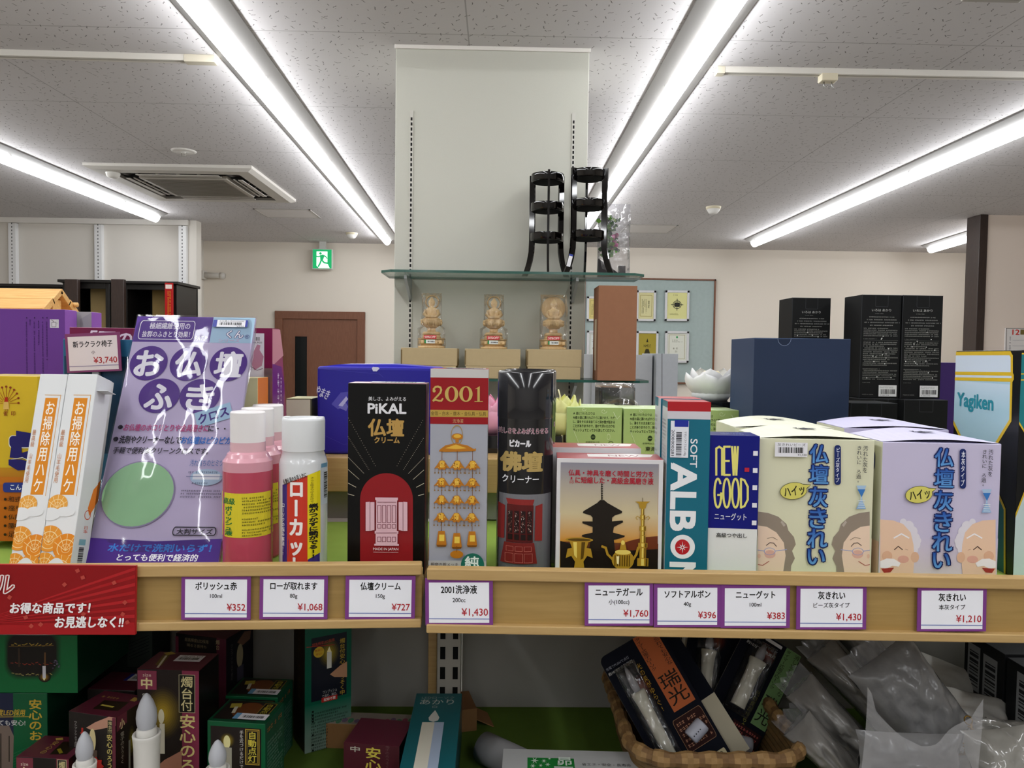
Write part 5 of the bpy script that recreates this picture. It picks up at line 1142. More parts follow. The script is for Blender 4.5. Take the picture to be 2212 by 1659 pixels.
def ash_box(x0, x1, yt, Y0, Y1, D, col, top, label, kind, full, dx, dy, stick=None, sx=0):
    C = Carton(x0, x1, yt, Y0, Y1, zb=MZR, D=D, col=col, cols={'T': top, 'L': 'D4D4BE' if kind == 'man' else col}, mk='paper'); f = C.F; f.mk = 'gloss'
    if full:
        f.rect(x0 - 4, 1160, x1 + 4, 1262, 'DCD0D2' if kind == 'man' else 'E2E0C6', grad=col)
        half_face(f, 1, x0 + 4, kind); half_face(f, -1, x1 - 2, kind)
        q = lambda a, b_, c, d: (a + dx, b_ + dy, c + dx, d + dy)
        B1, B2 = '2450A8', '62A0DC'
        for ch, (a, b_, c, d) in zip('仏壇灰きれい', ((1749, 960, 1788, 1000), (1748, 1004, 1788, 1044), (1747, 1052, 1786, 1094), (1748, 1098, 1784, 1140), (1744, 1142, 1785, 1182), (1744, 1186, 1780, 1218))): f.text(ch, *q(a, b_, c, d), B1, .016, out='16245E', ob=.055, grad=B2)
        f.poly(rrect(*q(1801, 961, 1815, 1047), 6.5), '1A2A66'); f.text('ビーズ灰タイプ' if kind == 'lady' else '本灰タイプ', *q(1803.5, 966, 1812.5, 1042), 'E8EAF4', .012, vert=True)
        f.text('汚れた灰を', *q(1862, 962, 1873, 1021), '2A2A34', .004, vert=True); f.text('きれいに ろ過。', *q(1848, 962, 1859, 1044), '2A2A34', .004, vert=True)
        f.ell(*q(1683, 1041, 1742, 1078), '4A4A2A', rot=8); f.poly([(1728 + dx, 1044 + dy), (1751 + dx, 1046 + dy), (1740 + dx, 1056 + dy)], '4A4A2A'); f.ell(*q(1684, 1042, 1741, 1077), 'D8D06A', rot=8); f.poly([(1728 + dx, 1046 + dy), (1749 + dx, 1047 + dy), (1737 + dx, 1056 + dy)], 'D8D06A')
        f.text('ハイッ', *q(1692, 1049, 1736, 1070), '2A2A1A', .015, rot=10)
        f.poly([(1848 + dx, 1048 + dy), (1869 + dx, 1048 + dy), (1860 + dx, 1070 + dy), (1860 + dx, 1078 + dy), (1857 + dx, 1078 + dy), (1857 + dx, 1070 + dy)], 'A8C4E0'); f.poly([(1850 + dx, 1056 + dy), (1867 + dx, 1056 + dy), (1859 + dx, 1073 + dy)], '3A78C0'); f.poly([(1857 + dx, 1078 + dy), (1860 + dx, 1078 + dy), (1868 + dx, 1098 + dy), (1847 + dx, 1098 + dy)], '8AB0D8')
        for k in range(4): f.rect(1851 + dx, 1080 + k*4.6 + dy, 1866 + dx, 1081.5 + k*4.6 + dy, 'DCE4EA', up=False)
    C.T.mode = 'f'; C.T.text('Yagiken', .42, .42, .62, .62, '5A5A6A', .02); C.T.micro(.25, .78, .7, .92, 1, '8A9AC0')
    w, d, h = C.W/2, C.D/2, C.H; b = B(); n = 14
    vs = []
    for i in range(n + 1):
        t = i/n; z = h + .0004 + .0085*math.sin(math.pi*t)**1.0*(.9)
        for y in (-d + .001, d - .004): vs.append((-w + 2*w*t, y, z if y > 0 else h + .0004 + .003*math.sin(math.pi*t)))
    b.add(vs, [(2*i, 2*i + 2, 2*i + 3, 2*i + 1) for i in range(n)], top, 'paper'); q = Face(b, (-w, -d, h + .0068), (1, 0, 0), (0, 1, 0), 2*w, 2*d, C.mw, 'f'); q.text('Yagiken', .44, .35, .62, .55, '4A4A5A', .02); C.sub('lid_flap', b)
    if kind == 'man' and full:
        g = C.L; g.mode = 'f'
        for k, ch in enumerate('仏壇灰きれい'): g.text(ch, .25, .1 + k*.085, .6, .175 + k*.085, '3A4A86', .02)
        g.poly(rrect(.68, .08, .82, .22, .05), '1A2A66'); g.rect(.0, .88, .99, .99, 'CDB8AC'); g.poly([(.3, .78), (.6, .72), (.99, .71), (.99, .99), (.3, .99)], 'E4C2A8')
    if stick: C.sticker(f, *stick, None, 0, '灰きれいビーズ', '¥1,430')
    return C.done('ash_cleaner_box', label, 'box', 'ash cleaner boxes')
ash_box(1633, 1880, 949, .788, .780, .09, 'DAD9BC', 'E2E2CE', 'cream box with a printed smiling face in glasses, front one', 'lady', True, 0, 0, (1672, 955, 1742, 986))
ash_box(1897, 2152, 957, .780, .771, .09, 'C6BFDA', 'D2CEE8', 'lilac box with a printed smiling face with white moustache, front one', 'man', True, 270, 8)
ash_box(1580, 1795, 925, .895, .89, .09, 'DAD9BC', 'E2E2CE', 'cream box behind the front cream box, its top showing', 'lady', False, 0, 0)
ash_box(1815, 2040, 927, .889, .882, .09, 'C6BFDA', 'D2CEE8', 'lilac box behind the front lilac box, its top showing', 'man', False, 0, 0)


# ============================================================ goods further back on the upper level
# purple cartons
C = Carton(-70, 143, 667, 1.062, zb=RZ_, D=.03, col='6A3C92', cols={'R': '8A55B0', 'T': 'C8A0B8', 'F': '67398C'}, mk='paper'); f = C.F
f.rect(108, 690, 127, 708, 'CFCBD4'); f.line([(112, 696), (121, 696), (121, 706), (112, 706)], 1, '4A4654', closed=True); f.line([(111, 691), (115, 693), (116, 696)], 1, '2A2634'); f.micro(122, 692, 125, 706, 1, '3A3644', vert=True)
for x_, y0, y1 in ((58, 695, 812), (65, 690, 702), (75, 695, 812), (84, 690, 745), (93, 695, 812), (102, 695, 812)): f.micro(x_ - 2.6, y0, x_ + 2.6, y1, 1, '3A1E5A', 1, 1, int(x_), None, True); f.ell(x_ - 1.2, 685, x_ + 1.2, 688, '2A1446') if y1 > 780 else None
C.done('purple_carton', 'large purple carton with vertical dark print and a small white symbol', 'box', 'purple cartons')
C = Carton(-60, 200, 672, 1.1, zb=RZ_, D=.028, col='6A3C92', cols={'R': '8A55B0', 'T': 'C8A0B8'}, mk='paper'); f = C.F
f.poly([(166, 669), (172, 668), (200, 670), (201, 720), (166, 720)], 'A4A2A4'); f.poly([(172, 690), (200, 674), (201, 720), (172, 720)], '96949A')
C.done('purple_carton', 'purple carton with a grey flap behind the front purple carton', 'box', 'purple cartons')
# blue and magenta cartons, price card
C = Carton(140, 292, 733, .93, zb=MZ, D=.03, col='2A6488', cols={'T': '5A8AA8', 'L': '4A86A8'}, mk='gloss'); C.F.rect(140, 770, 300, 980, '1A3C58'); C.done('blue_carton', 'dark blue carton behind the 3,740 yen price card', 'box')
C = Carton(154, 330, 708, .968, zb=MZ, D=.05, col='6E1840', cols={'T': 'C89AAA'}, mk='gloss'); C.F.text('「腰の', 192, 715, 285, 750, 'DCC8D4', .02, sh=.3); C.done('magenta_carton', 'dark magenta carton with slanted white letters behind the price card', 'box')
A = P(145, 806, .922); q1 = P(263, 801, .922); q2 = P(204, 719, .922); w = (q1 - A).length; ud = (q1 - A).normalized(); v = V3((0, 0, 1)) - ud*ud.z; v.normalize(); mid = (A + q1)/2; dd = v.cross(ud); h = (q2 - mid).dot(v)
mw = Matrix(((ud.x, dd.x, v.x, mid.x), (ud.y, dd.y, v.y, mid.y), (ud.z, dd.z, v.z, mid.z), (0, 0, 0, 1)))
b = B(); b.box(-w/2, w/2, 0, .0015, 0, h, '7A3A62', 'gloss', .0002); f = Face(b, (-w/2, 0, 0), (1, 0, 0), (0, 0, 1), w, h, mw, 'f', 4e-5)
f.rect(.05, .08, .95, .95, 'D8CBCB'); f.text('新ラクラク椅子', .14, .2, .86, .36, '181416', .016); f.text('小', .47, .45, .535, .54, '221C1E', .01); f.text('¥3,740', .5, .62, .93, .8, 'A82024', .008); f.line([(.05, .84), (.95, .84)], .012, '8A7A9A')
b.box(-.004, .004, .0016, .006, -.02, h*.8, '8A8A90', 'plastic', .0005)
thing(b, 'price_card', 'price card reading 3,740 yen leaning on the blue carton above the brush boxes', 'price card', mw, 'purple-edged price cards')
# pine shrine roof
r0 = P(134, 626, 1.26); e0 = P(100, 672, 1.16); bk = P(210, 690, 1.36)
mw = T((r0.x, r0.y, RZ_)); hr = r0.z - RZ_; r = empty('wooden_shrine', 'small pine wood house with a plank roof behind the purple cartons', 'wooden house', mw)
L_ = .42; sl = math.atan2(.075, .1); dp = .115
for s_, nm in ((-1, 'front_roof'), (1, 'back_roof')):
    b = B()
    for k in range(4):
        y0, y1 = k*dp/4, (k + 1)*dp/4 + .004; M = Matrix.Rotation(s_*-sl if s_ > 0 else sl, 4, 'X')
        yy0, yy1 = (y0, y1) if s_ > 0 else (-y1, -y0)
        b.box(-L_, 0, yy0, yy1, -.007 + .0022*k*0, .002 + .002*(k % 2) - .0022*0 + (3 - k)*0, 'DDAA66', 'pine', .0008, M=M)
        if s_ < 0: b.box(-L_, -.001, -y1 - .0004, -y1 + .0015, -.006, .0045, 'C89048', 'pine', .0004, M=M)
    o = b.build(nm, r); o.matrix_local = T((0, 0, hr))
b = B(); b.prism([(-.085, hr - .075), (0, hr - .01), (.085, hr - .075), (.085, .01), (-.085, .01)], -.012, 0, 'CF9E5C', 'pine', RZ(90) @ T((0, 0, 0))); b.build('gable_wall', r).matrix_local = T((-.03, 0, 0))
b = B(); b.box(-.4, -.02, -.08, .08, 0, .012, 'CF9E5C', 'pine', .001).box(-.4, -.05, -.075, -.06, .012, hr - .075, 'CF9E5C', 'pine', .001).box(-.4, -.05, .06, .075, .012, hr - .075, 'CF9E5C', 'pine', .001); b.build('shrine_body', r)
b = B(); b.box(-.02, -.008, -.012, .012, 0, hr - .016, 'D8A866', 'pine', .001); b.build('post', r)
for k in (.035, .075): b = B(); b.tube([(-.004, k, hr - k*.75 + .004), (.006, k, hr - k*.75 + .004)], .004, 'E4C08A', 'pine', 10); b.build('dowel', r)
# magenta wedge carton behind the pouch, its label sheet, the orange carton
xr = P(588, 760, .978).x; xl = P(505, 760, .978).x; zt_ = P(588, 709, .978).z; zb_ = MZ
yb0 = .978; ybt, ybb = 1.008, 1.029
vs = [(x, y, z) for x in (xl, xr) for y, z in ((yb0, zb_), (ybb, zb_), (ybb, RZ_), (ybt + .045, RZ_ + .02), (ybt + .016, zt_ - .034), (ybt + .01, zt_ - .03), (ybt, zt_), (yb0, zt_))]
mw = T(((xl + xr)/2, yb0, zb_)); vs = [(a - (xl + xr)/2, b_ - yb0, c - zb_) for a, b_, c in vs]
b = B(); b.add(vs, [tuple(range(8)), tuple(range(8, 16))[::-1]], '8A2A58', 'gloss'); b.add(vs, [(i, 8 + i, 8 + (i + 1) % 8, (i + 1) % 8) for i in range(8)], '781846', 'gloss')
w = (xr - xl)/2; f = Face(b, (w, 0, 0), (0, 1, 0), (0, 0, 1), .2, zt_ - zb_, mw, 'p'); f.noclip = True
f.poly([(588.6, 711), (605, 712), (612, 768), (588.6, 790)], 'C08090'); f.poly([(588.6, 786), (608, 792), (614, 830), (612, 900), (588.6, 905)], '6A1A70')
f.text('COL-UMING', 600, 855, 604, 898, 'E0D0E0') if False else None
f.micro(598, 806, 604, 900, 1, 'E4D4E4', 1.2, 1, 4, None, True); f.micro(605, 815, 609, 880, 1, 'E4D4E4', 1, 1, 9, None, True)
g = Face(b, (-w, 0, 0), (1, 0, 0), (0, 0, 1), 2*w, zt_ - zb_, mw, 'p')
o = thing(b, 'magenta_box', 'dark magenta box with a wedge-shaped side standing behind the pouch', 'box', mw)
b = B(); q = g.on(b, .0004); q.rect(530, 720, 571, 820, 'D4CED8'); q.bars(552, 728, 562, 736, '222222', 6); q.text('¥4,950', 545, 738, 566, 742.5, '222222'); q.poly([(556, 744), (563, 746), (561, 756), (570, 770), (566, 790), (550, 800), (540, 780), (548, 760)], 'B88098'); q.line([(540, 790), (556, 800), (568, 796)], 1, '6A3A5A'); c = b.build('price_sticker', o); c['label'] = 'white barcode label with a drawing'
b = B(); b.box(.0, .0105, 0, .0008, 0, .21, 'D8A0C0', 'pinkfilm', 0); p = P(570, 900, .974); thing(b, 'pink_film_sheet', 'clear pinkish plastic sheet leaning before the dark magenta box', 'plastic sheet', T((p.x, .975, MZ)) @ Matrix.Scale(1, 4))
C = Carton(518, 557, 816, .93, zb=MZ, D=.042, col='D0C890', cols={'F': 'CFCBA0', 'R': 'D2762C', 'T': 'DAD0A0'}, mk='gloss'); f = C.R
f.line([(565, 876), (566, 905), (568, 874), (570, 905), (574, 886)], 2.4, '3A3A9A'); f.line([(561, 902), (578, 894)], 1.8, '3A3A9A'); C.done('orange_carton', 'small cream carton with an orange side and blue scribble beside the pouch', 'box')
# cream carton, blue wrapped carton
C = Carton(618, 672, 861, 1.06, zb=RZ_, D=.06, col='CFCBB8', cols={'R': '3A361E', 'T': 'C4BE8A'}, mk='paper'); C.F.line([(619, 862), (671, 862), (671, 990)], 1.6, '4A4628'); C.done('cream_carton', 'cream lidded carton with dark edges beside the blue wrapped carton', 'box')
C = Carton(684, 948, 793, 1.062, zb=RZ_, D=.095, col='2B2698', cols={'T': '3A36B8', 'F': '2C2894'}, mk='gloss', bev=.004); f = C.F
f.text('やまき', 681, 838, 712, 858, 'C8C8E4', .02, rot=-24) ; f.poly([(716, 873), (736, 848), (752, 846), (750, 858), (742, 880), (730, 884)], '5450B0'); f.poly([(731, 880), (745, 866), (752, 878), (748, 888)], '6E6ABC'); f.poly([(731, 876), (748, 856), (752, 862), (740, 878)], 'B4B2DC')
f.line([(686, 796), (760, 803), (820, 808), (828, 815)], .8, '4A46B4'); f.line([(700, 940), (742, 960), (756, 958)], .8, '4440AC')
f.poly([(803, 795), (812, 788), (820, 796), (814, 802), (806, 802)], 'D8D8EC'); C.T.mode = 'p'; C.T.poly([(800, 790), (812, 786), (822, 789), (806, 793)], 'D8D8EC')
b = B(); w, d, h = C.W/2, C.D/2, C.H; b.prism([(-w + .004, 0), (-w + .03, .003), (-w + .1, .004), (w - .06, .0035), (w - .004, 0)], -d + .012, d - .004, '3E3ABE', 'gloss', T((0, 0, h))); C.sub('folded_wrapping', b, 'folded edge of the wrapping paper')
C.done('wrapped_carton', 'blue paper-wrapped carton with white brush marks behind the black carton', 'box')
# lotus candles
def lotus(b, rad, ht, rings, col, mk, wide=1.0):
    for ri, (n_, r_, h_, op) in enumerate(rings):
        for k in range(n_):
            a = 2*math.pi*(k + .5*(ri % 2))/n_; vs = []; nu, nv = 6, 8
            for j in range(nv + 1):
                t = j/nv; wd_ = rad*r_*wide*max(0, 1 - t**5)**.5*(.62 + .38*math.sin(math.pi*min(1, t*1.1))); rr_ = rad*r_*(.45 + .62*math.sin(min(1, t*1.25)*math.pi/2)*(.75 + .25*op) - (.25*(1 - op))*t*t); z = ht*h_*t
                for i in range(nu + 1):
                    u = -1 + 2*i/nu; aa = a + u*wd_/max(rr_, .003)*.62; q = rr_ - abs(u)**2*rad*.05
                    vs.append((q*math.cos(aa), q*math.sin(aa), z - abs(u)*rad*.03))
            b.add(vs, [(j*(nu + 1) + i, j*(nu + 1) + i + 1, (j + 1)*(nu + 1) + i + 1, (j + 1)*(nu + 1) + i) for j in range(nv) for i in range(nu)], col, mk, True)
bz0 = RZ_; cz = P(1205, 936, 1.13).z
b = B(); xa, xb = P(1030, 940, 1.09).x, P(1215, 940, 1.09).x; b.box(-(xb - xa)/2, (xb - xa)/2, 0, .075, 0, cz - bz0, '151416', 'lacquer', .0012); thing(b, 'black_tray', 'flat black tray under the pink and yellow lotus candles', 'tray', T(((xa + xb)/2, 1.09, bz0)))
for px, col, lb in ((1045, 'E8A4BC', 'pink lotus-shaped candle peeping out beside the 2001 carton'), (1208, 'DFDF98', 'pale yellow lotus-shaped candle beside the black spray can')):
    x = P(px, 900, 1.13).x; mw = T((x, 1.13, cz + .0003)); ht = P(px, 852, 1.13).z - cz; r = empty('lotus_candle', lb, 'candle', mw, 'lotus candles')
    b = B(); b.lathe([(0, 0), (.026, 0), (.032, .012), (.033, .03), (.028, ht*.72), (0, ht*.74)], col, 'wax', 28); lotus(b, .033, ht, ((8, 1.0, .9, .75), (8, .86, 1.0, .55)), col, 'wax', .95); b.build('wax_petals', r)
    b = B(); b.tube([(0, 0, ht*.7), (.001, -.001, ht*.95), (-.002, 0, ht*1.12)], .0011, 'E0D8B0', 'paper', 6); b.build('wick', r)
# green candle-remover cartons
def green(x0, x1, yt, Y, lb, xs=0, D=.075):
    C = Carton(x0, x1, yt, Y, zb=RZ_, D=D, col='A3BC74', cols={'L': 'B8C898', 'T': 'C2D2A2'}, mk='paper'); f = C.F; f.mk = 'gloss'; dx, dy = x0 - 1224, yt - 880
    q = lambda a, b_, c, d: (a + dx, b_ + dy, c + dx, d + dy)
    f.text('★ 器についたロウは', *q(1239, 890, 1286, 896), '2A3018', .012, res=2)
    for i, t in enumerate(('90度の湯に漬ければすぐに溶けます。ただ', 'し、湯をそのまま捨てると排水管が詰まる', 'ことがありますので、溶けて浮いたロウを', 'ティッシュでとってから流してください。')): f.text(t, *q(1239, 899 + i*9, 1329, 905.5 + i*9), '2A3018', .012, res=2)
    f.ell(*q(1277, 938, 1287, 950), '2A3A20'); f.line([(1279 + dx, 944 + dy), (1285 + dx, 944 + dy)], .8, 'A3BC74'); f.text('創業明治三年', *q(1266, 953, 1296, 957), '2A3018', res=2); f.text('東海製蝋', *q(1272, 962, 1318, 972), '2A3018', .015); f.ell(*q(1315, 953, 1326, 963), '2A3018', ring=.2)
    for (a, b_, s_) in ((1305, 888, 1), (1262, 884, .7)): f.line([(a + dx + 7*s_*math.cos(t*.5)*(1 - t*.06), b_ + dy + 6*s_*math.sin(t*.5)*(1 - t*.06)) for t in range(14)], .8, 'CFDCB0')
    f.line([(1240 + dx, 930 + dy), (1246 + dx, 944 + dy), (1252 + dx, 960 + dy)], .8, 'CFDCB0'); f.ell(*q(1312, 937, 1319, 950), 'CFDCB0', ring=.16); f.line([(1330 + dx, 900 + dy), (1326 + dx, 890 + dy), (1334 + dx, 905 + dy), (1340 + dx, 898 + dy)], .9, 'CFDCB0')
    C.T.mode = 'f'; C.T.micro(.4, .2, .8, .5, 1, 'E8EED8')
    C.done('green_carton', lb, 'box', 'pale green cartons')
green(1223, 1342, 880, 1.095, 'pale green carton with printed instructions, nearest the black spray can')
green(1346, 1465, 883, 1.095, 'pale green carton partly hidden by the teal cartons')
green(1478, 1595, 886, 1.11, 'pale green carton showing between the teal carton and the navy box')
# dark wrapped box and clear dome
p = base(1292, 1.215, RZ_); C = Carton(1292, 1370, 837, 1.215, zb=RZ_, D=.05, col='2E2C2C', cols={'T': '4A4846'}, mk='shiny'); C.F.rect(1285, 830, 1303, 900, '141212'); C.F.rect(1338, 830, 1380, 900, '5A5856', grad='77777A')
vs, fs = pillow(C.W + .006, C.H + .008, C.D + .02, wr=.08, pu=10); b = B(); b.add([(x, y, z + C.H/2 + .003) for x, y, z in vs], fs, 'FFFFFF', 'wrap', True); C.sub('clear_wrap', b)
C.done('wrapped_dark_box', 'dark box in wrinkled clear wrap under the lower glass shelf', 'box')
p = P(1340, 900, 1.175); zt_ = P(1340, 859, 1.175).z; b = B(); b.lathe([(.029, 0), (.03, .02), (.029, zt_ - RZ_ - .012), (.022, zt_ - RZ_ - .003), (.0, zt_ - RZ_)], 'FFFFFF', 'wrap', 32); b.lathe([(0, .0), (.026, 0), (.026, .03), (0, .03)], '8A7A60', 'paper', 24); thing(b, 'clear_dome', 'clear plastic dome lid standing behind the pale green cartons', 'dome', T((p.x, 1.175, RZ_)))
# frosted lotus lamp
zl = P(1540, 866, 1.2).z; x = P(1541, 866, 1.2).x
b = B(); b.box(-.042, .042, -.042, .042, 0, zl - RZ_, '161618', 'lacquer', .001); thing(b, 'black_stand', 'square black stand under the frosted white lotus lamp', 'stand', T((x, 1.215, RZ_)))
r = empty('lotus_lamp', 'frosted white lotus-shaped lamp beside the navy box', 'lamp', T((x, 1.215, zl + .0003))); ht = P(1535, 795, 1.2).z - zl
b = B(); b.lathe([(0, 0), (.026, 0), (.031, .008), (.029, .016), (0, .017)], 'E2E4E6', 'wax', 28); lotus(b, .041, ht, ((6, 1.0, .86, .85), (5, .86, 1.0, .6)), 'E6E6E6', 'wax', 1.45); b.build('petals', r)
b = B(); b.lathe([(0, .01), (.013, .01), (.013, ht*.86), (.011, ht*.9), (0, ht*.9)], 'EEE2B8', 'wax', 20); o = b.build('candle', r); o['label'] = 'cream candle inside the petals'
# navy slip-case
C = Carton(1623, 1830, 731, 1.05, zb=RZ_, D=.104, col='243048', cols={'L': '35425E', 'T': '4A5A78'}, mk='paper'); f = C.F
f.ell(1680, 716, 1709, 747, '1C263C'); f.ell(1680, 716, 1709, 747, '8A98B0', ring=.05, a0=180, a1=360); f.line([(1624, 731.6), (1830, 731.6)], .9, '4A5C7C'); C.done('navy_box', 'plain navy blue box with a thumb notch behind the cream boxes', 'box')
# black lamp cartons
HK = .1695
def blk(x0, x1, Y, zb, lb, text=True, D=.062, Y1=None):
    C = Carton(x0, x1, 0, Y, Y1, zb=zb, D=D, Ht=HK, col='0B0C0D', cols={'L': '141516', 'T': '1C1D1E'}, mk='paper', mode='f'); f = C.F; f.mk = 'gloss'
    f.line([(.35, .005), (.35, .105), (.36, .115), (.65, .115), (.66, .105), (.66, .005)], .008, '34363A'); f.line([(.005, .003), (.995, .003)], .012, '3A3C40'); f.line([(.006, 0), (.006, 1)], .012, '2E3034')
    if text:
        TW = 'B8B8B4'
        f.text('いろは あかり', .26, .135, .74, .16, TW, .0, res=2); f.micro(.34, .175, .7, .187, 1, '8A8A86')
        for i, (a, c) in enumerate(((.2, .82), (.14, .88), (.08, .95), (.22, .8))): f.micro(a, .205 + i*.027, c, .222 + i*.027, 1, 'A4A4A0', fill=.0, seed=i)
        f.micro(.07, .315, .93, .405, 5, '9A9A96', seed=3); f.micro(.07, .42, .6, .432, 1, '8A8A86'); f.line([(.07, .44), (.93, .44)], .006, '5A5A58'); f.micro(.07, .45, .93, .69, 13, '94948F', seed=5); f.micro(.07, .71, .93, .825, 7, '94948F', seed=8)
        rr = random.Random(int(x0))
        for k in range(14): x_, y_ = .1 + rr.random()*.75, .33 + rr.random()*.48; f.ell(x_ - .014, y_ - .0055, x_ + .014, y_ + .0055, 'E0E0DC', n=8)
        f.micro(.07, .845, .4, .855, 1, '8A8A86'); f.text('MADE IN CHINA', .07, .962, .35, .972, '7A7A76', res=2)
        b = B(); q = f.on(b, .0002, 'gloss'); q.rect(.48, .875, .93, .985, 'D8D8D6'); q.micro(.5, .885, .85, .905, 2, '333333', seed=2); q.bars(.53, .915, .9, .96, '1A1A1A', 22); q.micro(.52, .965, .9, .98, 1, '333333'); C.sub('barcode_label', b, 'white barcode label')
    C.done('black_carton', lb, 'box', 'black lamp cartons')
blk(1830, 1931, 1.1, MZR, 'black carton with fine white print right behind the lilac box, lower row')
blk(1850, 1943, 1.225, MZR, 'black carton of the lower row under the left one of the tall pair')
blk(1946, 2040, 1.205, MZR, 'plain black carton of the lower row beside the teal and gold box', False)
blk(1855, 1941, 1.24, MZR + HK + .0004, 'tall black carton with white print, of the upper pair, nearer the navy box')
blk(1943.5, 2030, 1.238, MZR + HK + .0004, 'tall black carton with white print, of the upper pair, nearer the brown post')
blk(1706, 1790, 1.318, MZR, 'black carton hidden behind the navy box, carrying another black carton', False)
blk(1707, 1789, 1.32, MZR + HK + .008, 'black carton standing alone behind the navy box, its upper half showing') if False else blk(1706, 1789, 1.32, MZR + HK + .0004, 'black carton standing apart from the pair, rising behind the navy box')
C = Carton(1960, 2062, 783, 1.33, zb=MZR, D=.04, col='3A2460', cols={'T': '5A4490'}, mk='paper'); C.done('dark_purple_box', 'dark purple box showing as a sliver behind the black cartons', 'box')
# lantern carton standing corner-on beside the lilac boxes
C = Carton(2188, 2340, 757, .80, .7903, zb=MZR, D=.152, col='101111', cols={'T': '2A2A2A'}, mk='gloss'); GOL = 'D8B42C'
def panels(f, up, lo, cu, cl, bands):
    f.poly(up, cu[0]); n_ = 10
    f.rect(min(x for x, y in up) - 2, 826, max(x for x, y in up) + 2, 880, cu[1], grad=cu[0]) if False else None
    f.line(up, 3.4, GOL, closed=True)
    for q in bands: f.line(q, 3.0, GOL)
    f.poly(lo, cl); f.line(lo, 3.4, GOL, closed=True)
f = C.L
f.poly([(2052, 820), (2184, 824), (2183, 908), (2150, 962), (2084, 962), (2047, 886)], 'A9CBD6'); f.rect(2056, 826, 2176, 880, 'A9CBD6', grad='C4D8E4')
f.poly([(2052, 764), (2183, 763), (2186, 770), (2186, 822), (2049, 819), (2049, 770)], 'CDDAE6')
f.line([(2049, 770), (2053, 764), (2182, 763), (2186, 770), (2186, 807), (2188, 812), (2188, 818), (2185, 823), (2183, 908), (2150, 962), (2084, 962), (2047, 886), (2049, 820), (2047, 815), (2047, 810), (2049, 806)], 3.4, GOL, closed=True)
f.line([(2049, 806), (2187, 808)], 3, GOL); f.line([(2049, 818), (2187, 821)], 3, GOL)
f.poly([(2100, 1010), (2134, 1014), (2171, 1100), (2171, 1290), (2056, 1290), (2050, 1080)], '14686E'); f.line([(2100, 1010), (2134, 1014), (2171, 1100), (2171, 1290), (2056, 1290), (2050, 1080)], 3.4, GOL, closed=True)
f.text('Yagiken', 2067, 852, 2144, 890, '2A8A9A', .034)
f = C.F
f.poly([(2194, 770), (2198, 764), (2336, 764), (2336, 900), (2290, 965), (2230, 960), (2193, 900)], '1F7A80'); f.line([(2194, 770), (2198, 764), (2336, 764), (2336, 900), (2290, 965), (2230, 960), (2193, 900), (2193, 824), (2191, 818), (2191, 812), (2194, 807)], 3.4, GOL, closed=True)
f.line([(2192, 808), (2336, 806)], 3, GOL); f.line([(2192, 821), (2336, 819)], 3, GOL)
f.poly([(2250, 1030), (2222, 1040), (2187, 1130), (2185, 1300), (2336, 1300), (2336, 1040)], 'C4D6D8'); f.line([(2250, 1030), (2222, 1040), (2187, 1130), (2185, 1300), (2336, 1300), (2336, 1040)], 3.4, GOL, closed=True)
C.done('lantern_carton', 'black carton with pale blue and teal lantern shapes outlined in gold', 'box')

# ============================================================ lower shelf
MAR, GRN = '6A2A3C', '0F5A36'
def glow(f, cx, cy, rx, ry, n=9, c0='1A1412', c1='B89A2A'):
    a, c = lin(c0), lin(c1)
    for k in range(n): t = k/(n - 1); q = 1 - .9*t; f.ell(cx - rx*q, cy - ry*q, cx + rx*q, cy + ry*q, tuple(a[i] + (c[i] - a[i])*t**1.6 for i in range(4)), up=True)
# large green cartons at the photo edge
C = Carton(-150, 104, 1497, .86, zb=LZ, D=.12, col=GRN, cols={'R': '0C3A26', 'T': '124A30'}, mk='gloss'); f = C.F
f.rect(-150, 1497, 29, 1600, '1E2440'); f.poly([(-150, 1560), (20, 1568), (30, 1590), (28, 1659), (-150, 1700)], '7A6A62'); f.line([(2, 1585), (2, 1660)], 2.4, '2A2420'); f.line([(20, 1590), (20, 1645)], 2, '2A2420')
f.text('高輝度LED採用', -30, 1532, 54, 1546, 'C8A83A', .01, sh=.15); f.line([(-60, 1549), (64, 1548)], 1.2, 'C8A83A'); f.text('濡れても安心!', -32, 1555, 55, 1567, 'D8D8D8', .008)
f.text('安心のお', 62, 1510, 92, 1600, 'C8A83A', .016, vert=True)
for k in range(6): f.line([(29, 1628 + k*6), (70, 1610 + k*5), (100, 1596 + k*4)], .7, '2E7A50')
C.done('green_candle_carton', 'green carton with large gold characters, lower one of the two by the photo edge', 'box', 'green candle cartons')
zt_ = C.mw.translation.z + C.H
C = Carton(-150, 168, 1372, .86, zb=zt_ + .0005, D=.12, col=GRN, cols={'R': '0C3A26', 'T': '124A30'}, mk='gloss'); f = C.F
f.rect(-150, 1372, 172, 1496, '0F6A38')
for k in range(8): q = k*2.2; f.poly(rrect(8 + q*.6, 1352 + q, 134 - q*.8, 1470 - q*.7, 30), tuple(lin('0F6A38')[i]*(1 - k/7) + lin('15100E')[i]*(k/7) for i in range(4)))
rr = random.Random(12)
for (y, c_) in ((1392, 'B89A3A'), (1456, 'A89A5A'), (1433, '8A3020')):
    for k in range(12): x_ = 24 + k*7.5 + rr.random()*3; f.line([(x_, y + rr.uniform(-3, 3)), (x_ + 5, y + rr.uniform(-3, 3))], 1.6, c_, up=False)
f.line([(20, 1396), (116, 1394)], 1, '8A6A2A'); f.rect(40, 1400, 44, 1440, '3A2A20'); f.line([(98, 1410), (98, 1438)], 3.5, '6A4A2A'); glow(f, 97, 1462, 13, 11, 6, '15100E', 'C8961E'); f.rect(93, 1438, 100, 1464, 'D4D4DC'); f.poly([(93, 1464), (100, 1464), (96.5, 1470)], 'F0E8B0')
